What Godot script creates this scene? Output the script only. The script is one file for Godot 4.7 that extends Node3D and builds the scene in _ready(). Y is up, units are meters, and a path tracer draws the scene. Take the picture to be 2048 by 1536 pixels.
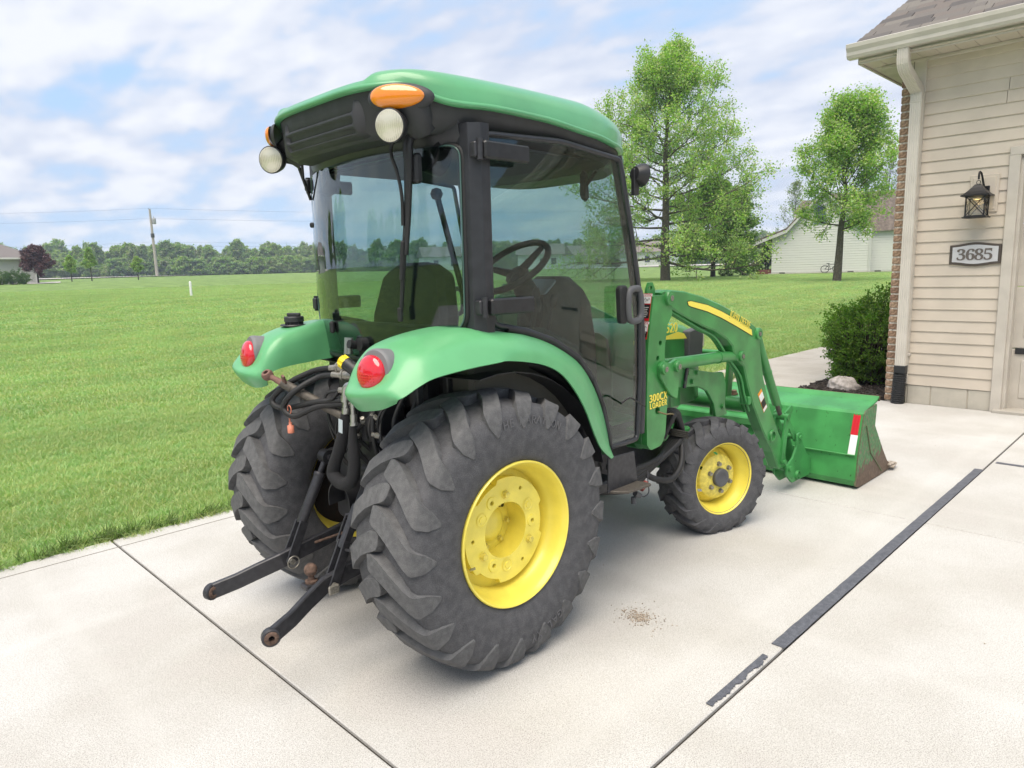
extends Node3D

# ---------------------------------------------------------------- mesh helpers
var XYZ := {}
var RNG := RandomNumberGenerator.new()

class MB:
	var st := SurfaceTool.new()
	var sg := 1
	var n := 0
	func _init():
		st.begin(Mesh.PRIMITIVE_TRIANGLES)
	func grp() -> int:
		sg += 1
		return sg
	func tri(a: Vector3, b: Vector3, c: Vector3, g := -1):
		st.set_smooth_group(g)
		st.add_vertex(a)
		st.add_vertex(b)
		st.add_vertex(c)
		n += 1
	func quad(a: Vector3, b: Vector3, c: Vector3, d: Vector3, g := -1):
		tri(a, b, c, g)
		tri(a, c, d, g)
	func mesh() -> ArrayMesh:
		st.generate_normals()
		st.index()
		return st.commit()

func frame(o: Vector3, y: Vector3, hint := Vector3(0.13, 0.31, 0.94)) -> Transform3D:
	y = y.normalized()
	var x := y.cross(hint)
	if x.length() < 0.05:
		x = y.cross(Vector3.RIGHT)
	x = x.normalized()
	return Transform3D(Basis(x, y, x.cross(y)), o)

func tube(m: MB, pts: Array, r, sides := 10, caps := true):
	var k := pts.size()
	var t: Vector3 = (pts[1] - pts[0]).normalized()
	var nx := frame(Vector3.ZERO, t).basis.x
	var rings := []
	for i in k:
		var tt: Vector3
		if i == 0:
			tt = (pts[1] - pts[0]).normalized()
		elif i == k - 1:
			tt = (pts[k - 1] - pts[k - 2]).normalized()
		else:
			tt = ((pts[i + 1] - pts[i]).normalized() + (pts[i] - pts[i - 1]).normalized()).normalized()
		nx = (nx - tt * nx.dot(tt)).normalized()
		var ny := tt.cross(nx)
		var rr: float = r[i] if r is Array else r
		var ring := []
		for j in sides:
			var a := TAU * j / sides
			ring.append(pts[i] + (nx * cos(a) + ny * sin(a)) * rr)
		rings.append(ring)
	var g := m.grp()
	for i in k - 1:
		for j in sides:
			var j2 := (j + 1) % sides
			m.quad(rings[i][j], rings[i + 1][j], rings[i + 1][j2], rings[i][j2], g)
	if caps:
		for j in range(1, sides - 1):
			m.tri(rings[0][0], rings[0][j], rings[0][j + 1])
			m.tri(rings[k - 1][0], rings[k - 1][j + 1], rings[k - 1][j])

func spline(pts: Array, sub := 6) -> Array:
	var out := []
	var k := pts.size()
	for i in k - 1:
		var p0 = pts[max(i - 1, 0)]
		var p1 = pts[i]
		var p2 = pts[i + 1]
		var p3 = pts[min(i + 2, k - 1)]
		for s in sub:
			var t := float(s) / sub
			out.append(0.5 * ((2.0 * p1) + (p2 - p0) * t + (2.0 * p0 - 5.0 * p1 + 4.0 * p2 - p3) * t * t + (3.0 * p1 - p0 - 3.0 * p2 + p3) * t * t * t))
	out.append(pts[k - 1])
	return out

# profile of (radius, height) turned round local y
func lathe(m: MB, prof: Array, xf: Transform3D, seg := 32, a0 := 0.0, a1 := TAU):
	var k := prof.size()
	var g := m.grp()
	var full := absf(a1 - a0 - TAU) < 1e-4
	for i in k - 1:
		if i > 0:
			var d0: Vector2 = (prof[i] - prof[i - 1]).normalized()
			var d1: Vector2 = (prof[i + 1] - prof[i]).normalized()
			if d0.dot(d1) < 0.8:
				g = m.grp()
		for j in seg:
			var a := a0 + (a1 - a0) * j / seg
			var b := a0 + (a1 - a0) * ((j + 1) % seg if full else j + 1) / seg
			var p: Vector2 = prof[i]
			var q: Vector2 = prof[i + 1]
			var A := xf * Vector3(p.x * cos(a), p.y, p.x * sin(a))
			var B := xf * Vector3(p.x * cos(b), p.y, p.x * sin(b))
			var C := xf * Vector3(q.x * cos(b), q.y, q.x * sin(b))
			var D := xf * Vector3(q.x * cos(a), q.y, q.x * sin(a))
			if p.x > 1e-6:
				m.tri(A, B, C, g)
			if q.x > 1e-6:
				m.tri(A, C, D, g)

func inset(poly: Array, d: float) -> Array:
	var out := []
	var k := poly.size()
	var area := 0.0
	for i in k:
		area += poly[i].cross(poly[(i + 1) % k])
	var s := 1.0 if area > 0 else -1.0
	for i in k:
		var e0: Vector2 = (poly[i] - poly[(i + k - 1) % k]).normalized()
		var e1: Vector2 = (poly[(i + 1) % k] - poly[i]).normalized()
		var n0 := Vector2(-e0.y, e0.x) * s
		var n1 := Vector2(-e1.y, e1.x) * s
		var nn := (n0 + n1)
		var l := nn.length()
		nn = nn / max(l, 1e-4)
		out.append(poly[i] + nn * d / max(nn.dot(n0), 0.4))
	return out

# polygon in local xy, pushed along local z from t0 to t1
func prism(m: MB, poly: Array, t0: float, t1: float, xf := Transform3D.IDENTITY, bev := 0.0, smooth := false):
	var k := poly.size()
	var inn: Array = inset(poly, bev) if bev > 0 else poly
	var tri_i := Geometry2D.triangulate_polygon(PackedVector2Array(inn))
	var g := m.grp() if smooth else -1
	for q in range(0, tri_i.size(), 3):
		var a: Vector2 = inn[tri_i[q]]
		var b: Vector2 = inn[tri_i[q + 1]]
		var c: Vector2 = inn[tri_i[q + 2]]
		m.tri(xf * Vector3(a.x, a.y, t1), xf * Vector3(b.x, b.y, t1), xf * Vector3(c.x, c.y, t1))
		m.tri(xf * Vector3(a.x, a.y, t0), xf * Vector3(c.x, c.y, t0), xf * Vector3(b.x, b.y, t0))
	for i in k:
		var j := (i + 1) % k
		var p: Vector2 = poly[i]
		var q2: Vector2 = poly[j]
		var z0 := t0 + bev
		var z1 := t1 - bev
		m.quad(xf * Vector3(p.x, p.y, z0), xf * Vector3(p.x, p.y, z1), xf * Vector3(q2.x, q2.y, z1), xf * Vector3(q2.x, q2.y, z0), g)
		if bev > 0:
			var pi: Vector2 = inn[i]
			var qi: Vector2 = inn[j]
			m.quad(xf * Vector3(p.x, p.y, z1), xf * Vector3(pi.x, pi.y, t1), xf * Vector3(qi.x, qi.y, t1), xf * Vector3(q2.x, q2.y, z1))
			m.quad(xf * Vector3(pi.x, pi.y, t0), xf * Vector3(p.x, p.y, z0), xf * Vector3(q2.x, q2.y, z0), xf * Vector3(qi.x, qi.y, t0))

func rbox(m: MB, c: Vector3, s: Vector3, bev := 0.0, b := Basis.IDENTITY):
	var h := s / 2
	var poly := [Vector2(-h.x, -h.y), Vector2(h.x, -h.y), Vector2(h.x, h.y), Vector2(-h.x, h.y)]
	if bev > 0:
		poly = round_poly(poly, bev, 1)
	prism(m, poly, -h.z, h.z, Transform3D(b, c), bev)

func round_poly(poly: Array, r, seg := 4) -> Array:
	var out := []
	var k := poly.size()
	for i in k:
		var p: Vector2 = poly[i]
		var a: Vector2 = poly[(i + k - 1) % k]
		var b: Vector2 = poly[(i + 1) % k]
		var rr: float = r[i] if r is Array else r
		if rr <= 0.0:
			out.append(p)
			continue
		var d0 := (a - p).normalized()
		var d1 := (b - p).normalized()
		var ang := acos(clampf(d0.dot(d1), -1, 1))
		var d: float = min(rr / tan(ang / 2), 0.48 * min((a - p).length(), (b - p).length()))
		var s := p + d0 * d
		var e := p + d1 * d
		for q in seg + 1:
			var t := float(q) / seg
			out.append(s * (1 - t) * (1 - t) + p * 2 * t * (1 - t) + e * t * t)
	return out

func circle2(r: float, seg := 24, c := Vector2.ZERO) -> Array:
	var o := []
	for i in seg:
		o.append(c + Vector2(cos(TAU * i / seg), sin(TAU * i / seg)) * r)
	return o

# rows of points; thick > 0 gives it a back and edges
func sheet(m: MB, rows: Array, thick := 0.0, flip := false):
	var h := rows.size()
	var w: int = rows[0].size()
	var g := m.grp()
	var fl := flip
	for i in h - 1:
		for j in w - 1:
			if fl:
				m.quad(rows[i][j], rows[i][j + 1], rows[i + 1][j + 1], rows[i + 1][j], g)
			else:
				m.quad(rows[i][j], rows[i + 1][j], rows[i + 1][j + 1], rows[i][j + 1], g)
	if thick > 0:
		var back := []
		for i in h:
			var r := []
			for j in w:
				var du: Vector3 = rows[i][min(j + 1, w - 1)] - rows[i][max(j - 1, 0)]
				var dv: Vector3 = rows[min(i + 1, h - 1)][j] - rows[max(i - 1, 0)][j]
				var nn := du.cross(dv)
				nn = nn.normalized() if nn.length() > 1e-9 else Vector3.UP
				r.append(rows[i][j] + nn * (thick if fl else -thick))
			back.append(r)
		var g2 := m.grp()
		for i in h - 1:
			for j in w - 1:
				if fl:
					m.quad(back[i][j], back[i + 1][j], back[i + 1][j + 1], back[i][j + 1], g2)
				else:
					m.quad(back[i][j], back[i][j + 1], back[i + 1][j + 1], back[i + 1][j], g2)
		for i in h - 1:
			m.quad(rows[i][0], back[i][0], back[i + 1][0], rows[i + 1][0])
			m.quad(rows[i][w - 1], rows[i + 1][w - 1], back[i + 1][w - 1], back[i][w - 1])
		for j in w - 1:
			m.quad(rows[0][j], rows[0][j + 1], back[0][j + 1], back[0][j])
			m.quad(rows[h - 1][j], back[h - 1][j], back[h - 1][j + 1], rows[h - 1][j + 1])

# closed sections joined one after another
func loft(m: MB, secs: Array, caps := true, g := 0):
	if g == 0:
		g = m.grp()
	var w: int = secs[0].size()
	for i in secs.size() - 1:
		for j in w:
			var j2 := (j + 1) % w
			m.quad(secs[i][j], secs[i + 1][j], secs[i + 1][j2], secs[i][j2], g)
	if caps:
		for s in [secs[0], secs[secs.size() - 1]]:
			var c := Vector3.ZERO
			for p in s:
				c += p
			c /= w
			for j in w:
				m.tri(c, s[j], s[(j + 1) % w])

func bolt(m: MB, at: Vector3, dir: Vector3, r := 0.012, h := 0.01):
	var xf := frame(at, dir)
	lathe(m, [Vector2(r * 1.35, 0), Vector2(r * 1.35, h * 0.25), Vector2(r, h * 0.25), Vector2(r, h), Vector2(0, h)], xf, 6)

# ---------------------------------------------------------------- nodes
var used := {}
func numbered(called: String) -> String:
	if not used.has(called):
		used[called] = 0
		return called
	used[called] += 1
	return "%s_%03d" % [called, used[called]]

func part(called: String, m, mat: Material, parent: Node) -> MeshInstance3D:
	var o := MeshInstance3D.new()
	o.name = called
	o.mesh = m.mesh() if m is MB else m
	o.material_override = mat
	parent.add_child(o, true)
	return o

func thing(called: String, label: String, category: String, at := Vector3.ZERO, group := "", kind := "") -> Node3D:
	var o := Node3D.new()
	o.name = numbered(called)
	o.position = at
	add_child(o)
	tag(o, label, category, group, kind)
	return o

func tag(o: Node, label := "", category := "", group := "", kind := ""):
	if label:
		o.set_meta("label", label)
	if category:
		o.set_meta("category", category)
	if group:
		o.set_meta("group", group)
	if kind:
		o.set_meta("kind", kind)

func structure(called: String, m, mat: Material) -> MeshInstance3D:
	var o := part(numbered(called), m, mat, self)
	o.set_meta("kind", "structure")
	return o

# ---------------------------------------------------------------- materials
func col(r: float, g: float, b: float, a := 1.0) -> Color:
	return Color(r / 255.0, g / 255.0, b / 255.0, a)

func noise_tex(freq: float, lo: Color, hi: Color, seed_ := 1, size := 512, oct := 4, type := FastNoiseLite.TYPE_SIMPLEX_SMOOTH, offs := [0.25, 0.75]) -> NoiseTexture2D:
	var f := FastNoiseLite.new()
	f.seed = seed_
	f.frequency = freq
	f.noise_type = type
	f.fractal_octaves = oct
	var t := NoiseTexture2D.new()
	t.width = size
	t.height = size
	t.seamless = true
	t.noise = f
	t.generate_mipmaps = false
	var gr := Gradient.new()
	gr.offsets = PackedFloat32Array(offs)
	gr.colors = PackedColorArray([lo, hi])
	t.color_ramp = gr
	return t

var T := {}
func mat(c: Color, rough := 0.6, metal := 0.0, opt := {}) -> StandardMaterial3D:
	var m := StandardMaterial3D.new()
	m.albedo_color = c
	m.roughness = rough
	m.metallic = metal
	if opt.has("tex"):
		m.albedo_texture = opt.tex
		m.uv1_triplanar = true
		m.uv1_world_triplanar = opt.get("world", false)
		m.uv1_scale = Vector3.ONE * opt.get("scale", 1.0)
	if opt.has("fine"):
		m.detail_enabled = true
		m.detail_blend_mode = BaseMaterial3D.BLEND_MODE_MUL
		m.detail_albedo = opt.fine
		m.detail_uv_layer = BaseMaterial3D.DETAIL_UV_2
		m.uv2_triplanar = true
		m.uv2_world_triplanar = opt.get("world", false)
		m.uv2_scale = Vector3.ONE * opt.get("fscale", 8.0)
	if opt.has("bump"):
		m.heightmap_enabled = true
		m.heightmap_texture = opt.bump
		m.heightmap_scale = opt.get("bump_cm", 0.1)
		m.uv1_triplanar = true
		m.uv1_world_triplanar = opt.get("world", false)
		m.uv1_scale = Vector3.ONE * opt.get("scale", 1.0)
	if opt.has("rtex"):
		m.roughness_texture = opt.rtex
		m.uv1_triplanar = true
		m.uv1_world_triplanar = opt.get("world", false)
		m.uv1_scale = Vector3.ONE * opt.get("scale", 1.0)
	if opt.has("coat"):
		m.clearcoat_enabled = true
		m.clearcoat = opt.coat
		m.clearcoat_roughness = opt.get("coat_rough", 0.08)
	if opt.has("back"):
		m.backlight_enabled = true
		m.backlight = opt.back
	if opt.has("vcol"):
		m.vertex_color_use_as_albedo = true
	if opt.has("spec"):
		m.metallic_specular = opt.spec
	return m

func glass(c: Color, rough := 0.0) -> StandardMaterial3D:
	var m := StandardMaterial3D.new()
	m.albedo_color = c
	m.transparency = BaseMaterial3D.TRANSPARENCY_ALPHA
	m.roughness = rough
	m.metallic_specular = 0.5
	return m

var M := {}
func make_materials():
	var W := Color(1, 1, 1)
	T.cloudy = noise_tex(0.006, Color(0.86, 0.86, 0.86), W, 3)
	T.pale = noise_tex(0.008, Color(0.95, 0.95, 0.95), W, 4, 512, 5)
	T.patch = noise_tex(0.012, Color(0.72, 0.72, 0.70), W, 5, 512, 5)
	T.grain = noise_tex(0.09, Color(0.80, 0.80, 0.80), W, 7, 512, 3)
	T.speck = noise_tex(0.40, Color(0.70, 0.69, 0.675), W, 11, 1024, 3, FastNoiseLite.TYPE_SIMPLEX, [0.12, 0.52])
	T.fine = noise_tex(0.25, Color(0.0, 0.0, 0.0), W, 13, 512, 3)
	T.soft = noise_tex(0.02, Color(0, 0, 0), W, 17, 512, 4)
	T.concrete = noise_tex(0.005, Color(0.95, 0.945, 0.935), W, 21, 1024, 6, FastNoiseLite.TYPE_SIMPLEX_SMOOTH, [0.25, 0.7])
	T.rust = noise_tex(0.03, Color(0.27, 0.21, 0.18), Color(0.47, 0.38, 0.33), 23, 512, 5)
	T.dust = noise_tex(0.02, Color(0.84, 0.84, 0.85), W, 29, 512, 5)
	T.chips = noise_tex(0.03, Color(0.60, 0.52, 0.42), W, 31, 512, 6, FastNoiseLite.TYPE_SIMPLEX_SMOOTH, [0.10, 0.15])
	M.concrete = mat(col(197, 196, 193), 0.93, 0.0, {"tex": T.concrete, "scale": 0.22, "world": true, "fine": T.speck, "fscale": 0.5})
	M.concrete_old = mat(col(186, 181, 172), 0.95, 0.0, {"tex": T.concrete, "scale": 0.3, "world": true, "fine": T.speck, "fscale": 3.0})
	M.joint = mat(col(50, 46, 41), 0.95)
	# tractor
	M.fender_green = mat(col(96, 168, 114), 0.38, 0.0, {"tex": T.pale, "scale": 1.4, "coat": 0.2, "coat_rough": 0.15})
	M.roof_green = mat(col(90, 160, 110), 0.34, 0.0, {"tex": T.pale, "scale": 1.1, "coat": 0.3, "coat_rough": 0.10})
	M.loader_green = mat(col(62, 142, 72), 0.38, 0.0, {"tex": T.cloudy, "scale": 1.5, "coat": 0.3, "coat_rough": 0.15})
	M.worn_green = mat(col(66, 146, 78), 0.42, 0.0, {"tex": T.cloudy, "scale": 1.2, "fine": T.chips, "fscale": 1.1})
	M.print_black = mat(col(22, 22, 22), 0.5)
	M.yellow = mat(col(242, 224, 92), 0.36, 0.0, {"tex": T.pale, "scale": 2.2, "coat": 0.3, "coat_rough": 0.15})
	M.yellow_dirty = mat(col(234, 216, 100), 0.45, 0.0, {"tex": T.dust, "scale": 3.0})
	M.decal_yellow = mat(col(244, 226, 90), 0.35)
	M.tyre = mat(col(94, 94, 97), 0.78, 0.0, {"tex": T.dust, "scale": 2.0, "fine": T.grain, "fscale": 4.0})
	T.scuff = noise_tex(0.10, Color(0.84, 0.84, 0.84), W, 37, 512, 5)
	M.tread = mat(col(106, 106, 107), 0.85, 0.0, {"tex": T.dust, "scale": 3.0, "fine": T.scuff, "fscale": 5.0})
	M.letter = mat(col(94, 94, 97), 0.7)
	M.black = mat(col(38, 38, 41), 0.45, 0.0, {"tex": T.dust, "scale": 2.0})
	M.black_plastic = mat(col(52, 53, 56), 0.55, 0.0, {"tex": T.cloudy, "scale": 3.0, "bump": T.fine, "bump_cm": 0.03})
	M.frame_black = mat(col(48, 49, 54), 0.38, 0.0, {"tex": T.dust, "scale": 1.5})
	M.rubber = mat(col(30, 30, 31), 0.6)
	M.steel_black = mat(col(62, 62, 66), 0.42, 0.3, {"tex": T.dust, "scale": 3.0})
	M.steel = mat(col(170, 170, 168), 0.3, 0.9)
	M.zinc = mat(col(160, 156, 146), 0.4, 0.7, {"tex": T.dust, "scale": 8.0})
	M.rusty = mat(Color(1, 1, 1), 0.85, 0.1, {"tex": T.rust, "scale": 3.0})
	M.dull_tube = mat(col(96, 90, 82), 0.6, 0.3, {"tex": T.dust, "scale": 5.0})
	M.grey_plastic = mat(col(82, 83, 86), 0.6, 0.0, {"bump": T.fine, "bump_cm": 0.02, "scale": 3.0})
	M.interior = mat(col(80, 78, 72), 0.75)
	M.interior_dark = mat(col(34, 34, 34), 0.7)
	M.red_lens = mat(col(200, 22, 40), 0.12, 0.0, {"coat": 1.0, "coat_rough": 0.03})
	M.amber_lens = mat(col(224, 130, 14), 0.1, 0.0, {"coat": 1.0, "coat_rough": 0.03})
	M.clear_lens = mat(col(212, 208, 190), 0.18, 0.25, {"coat": 1.0, "coat_rough": 0.05})
	M.cab_glass = mat(Color(0.76, 0.84, 0.835, 0.0), 0.0)
	M.cab_glass.refraction_enabled = true
	M.cab_glass.refraction_scale = 0.05
	M.rear_glass = M.cab_glass
	M.white = mat(col(228, 228, 226), 0.5)
	M.red = mat(col(196, 30, 44), 0.4)
	M.orange = mat(col(196, 120, 96), 0.6)
	M.mud = mat(col(110, 88, 70), 0.92, 0.0, {"tex": T.patch, "scale": 3.0})
	# house
	M.siding = mat(col(199, 188, 173), 0.5, 0.0, {"tex": T.pale, "scale": 0.5, "world": true})
	M.trim = mat(col(194, 187, 176), 0.5, 0.0, {"tex": T.pale, "scale": 0.8, "world": true})
	M.gutter = mat(col(200, 194, 184), 0.38, 0.0, {"tex": T.pale, "scale": 0.9, "world": true})
	M.soffit = mat(col(196, 187, 172), 0.6)
	M.block = mat(col(196, 190, 177), 0.93, 0.0, {"tex": T.pale, "scale": 1.3, "world": true, "fine": T.speck, "fscale": 3.0})
	M.lamp_black = mat(col(28, 28, 31), 0.42, 0.3)
	M.corrugated = mat(col(34, 35, 37), 0.5)

# ---------------------------------------------------------------- the place
const CAM := Vector3(2.3886, 1.4325, 1.6797)
const YAW := 0.8002
const PITCH := 0.1584
const ROLL := -0.0273
const FOC := 1408.06
const PSI := 0.0123

func cam_basis() -> Basis:
	var f := Vector3(-sin(YAW) * cos(PITCH), -sin(PITCH), -cos(YAW) * cos(PITCH))
	var r := Vector3(cos(YAW), 0, -sin(YAW))
	var u := r.cross(f)
	var r2 := r * cos(ROLL) + u * sin(ROLL)
	var u2 := -r * sin(ROLL) + u * cos(ROLL)
	return Basis(r2, u2, -f)

# house-and-driveway axes, turned a little from the tractor's
func H(x: float, y: float, z: float) -> Vector3:
	return Vector3(x + PSI * z, y, z - PSI * x)

func to_h(p: Vector3) -> Vector3:
	return Vector3(p.x - PSI * p.z, p.y, p.z + PSI * p.x)

func ramp(x: float, xs: Array, ys: Array) -> float:
	if x <= xs[0]:
		return ys[0]
	for i in xs.size() - 1:
		if x < xs[i + 1]:
			var t: float = (x - xs[i]) / (xs[i + 1] - xs[i])
			t = t * t * (3 - 2 * t) * 0.5 + t * 0.5
			return lerpf(ys[i], ys[i + 1], t)
	return ys[ys.size() - 1]

# bearing: radians to the right of the photograph's middle
func bearing_of(p: Vector3) -> float:
	var d := p - CAM
	var f := Vector2(-sin(YAW), -cos(YAW))
	var r := Vector2(cos(YAW), -sin(YAW))
	return atan2(Vector2(d.x, d.z).dot(r), Vector2(d.x, d.z).dot(f))

func ground(p: Vector3) -> float:
	var d := Vector2(p.x - CAM.x, p.z - CAM.z).length()
	var b := bearing_of(p)
	var l := ramp(d, [12.0, 30.0, 75.0, 88.0, 102.0, 120.0, 300.0], [0.0, 0.84, 1.55, 1.66, 2.06, 2.12, 2.3])
	var r := ramp(d, [12.0, 32.0, 52.0, 85.0, 102.0, 150.0], [0.0, 0.72, 0.80, 1.30, 1.64, 1.75])
	var w := smoothstep(-0.30, 0.22, b)
	if absf(b) > 1.6:
		w = 0.5
	return lerpf(l, r, w) - 0.02

# a point on the lawn at a bearing given by the photo's column, so many metres off
func spot(px: float, dist: float) -> Vector3:
	var b := atan((px - 1024.0) / (FOC * 1.012))
	var f := Vector3(-sin(YAW), 0, -cos(YAW))
	var r := Vector3(cos(YAW), 0, -sin(YAW))
	var p := CAM + (f * cos(b) + r * sin(b)) * dist
	p.y = ground(p)
	return p

func make_sky() -> PanoramaSkyMaterial:
	var w := 2048
	var h := 1024
	var a := FastNoiseLite.new()
	a.seed = 41
	a.frequency = 1.0
	a.fractal_octaves = 6
	a.fractal_gain = 0.58
	var b := FastNoiseLite.new()
	b.seed = 8
	b.frequency = 0.17
	b.fractal_octaves = 3
	var a2 := FastNoiseLite.new()
	a2.seed = 77
	a2.frequency = 4.2
	a2.fractal_octaves = 3
	var img := Image.create(w, h, false, Image.FORMAT_RGBF)
	var zen := Color(0.105, 0.195, 0.33)
	var low := Color(0.207, 0.262, 0.326)
	for y in h / 2 + 2:
		var el := PI / 2 - PI * (y + 0.5) / h
		var se: float = max(sin(el), 0.0)
		var ce := cos(el)
		var k := 1.0 / (se + 0.13)
		var blue := low.lerp(zen, pow(se, 0.5))
		for x in w:
			var az := TAU * (x + 0.5) / w
			var dx := sin(az) * ce
			var dz := cos(az) * ce
			var n := a.get_noise_3d(dx * k * 1.1, dz * k * 2.0, se * 1.5)
			var m := a2.get_noise_3d(dx * k * 0.8, dz * k * 1.6, se)
			var c := b.get_noise_3d(dx * k, dz * k, 3.0)
			var cov := clampf((n * 0.9 + c * 0.9 + m * 0.16 + 0.42) * 2.3, 0.0, 1.0)
			cov = lerpf(cov, 0.68, clampf(1.0 - se * 7.0, 0.0, 1.0) * 0.55)
			var lit := clampf(0.5 + n * 1.4 - c * 0.4 + m * 0.45, 0.0, 1.0)
			var cl := Color(0.214, 0.236, 0.286).lerp(Color(0.300, 0.309, 0.332), lit)
			img.set_pixel(x, y, blue.lerp(cl, cov))
	img.fill_rect(Rect2i(0, h / 2 + 2, w, h / 2 - 2), Color(0.17, 0.18, 0.155))
	var m := PanoramaSkyMaterial.new()
	m.panorama = ImageTexture.create_from_image(img)
	return m

func make_view():
	var cam := Camera3D.new()
	cam.name = "camera"
	add_child(cam)
	cam.transform = Transform3D(cam_basis(), CAM)
	cam.fov = rad_to_deg(2.0 * atan(768.0 / FOC))
	cam.near = 0.05
	cam.far = 3000.0
	cam.current = true
	var env := Environment.new()
	env.background_mode = Environment.BG_SKY
	var sky := Sky.new()
	sky.sky_material = make_sky()
	env.sky = sky
	env.background_energy_multiplier = 1.0
	env.tonemap_mode = Environment.TONE_MAPPER_LINEAR
	env.tonemap_exposure = 3.2
	env.fog_enabled = true
	env.fog_density = 0.0009
	env.fog_light_color = Color(0.86, 0.92, 1.0)
	env.sdfgi_enabled = true
	env.ssao_enabled = true
	env.ssil_enabled = true
	var we := WorldEnvironment.new()
	we.name = "environment"
	we.environment = env
	add_child(we)
	var sun := DirectionalLight3D.new()
	sun.name = "sun"
	sun.light_energy = 0.5
	sun.light_color = Color(1.0, 0.955, 0.89)
	sun.light_angular_distance = 52.0
	sun.shadow_enabled = true
	add_child(sun)
	sun.look_at_from_position(Vector3.ZERO, -Vector3(0.16, 0.92, 0.34))

# ---------------------------------------------------------------- ground
func drape(m: MB, px0: float, px1: float, d0: Array, d1: Array, lift: float, cols := 40):
	var rows := []
	for k in 7:
		rows.append([])
	for i in cols + 1:
		var t := float(i) / cols
		var px := lerpf(px0, px1, t)
		for k in 7:
			rows[k].append(spot(px, lerpf(lerpf(d0[0], d0[1], t), lerpf(d1[0], d1[1], t), k / 6.0)) + Vector3.UP * lift)
	sheet(m, rows)

func is_lawn(p: Vector3) -> bool:
	var h := to_h(p)
	if h.z > -6.9:
		return h.x < -1.895
	if h.z > -14.0:
		return h.x < -2.43
	return h.x < 0.0 or h.z < -19.0

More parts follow.
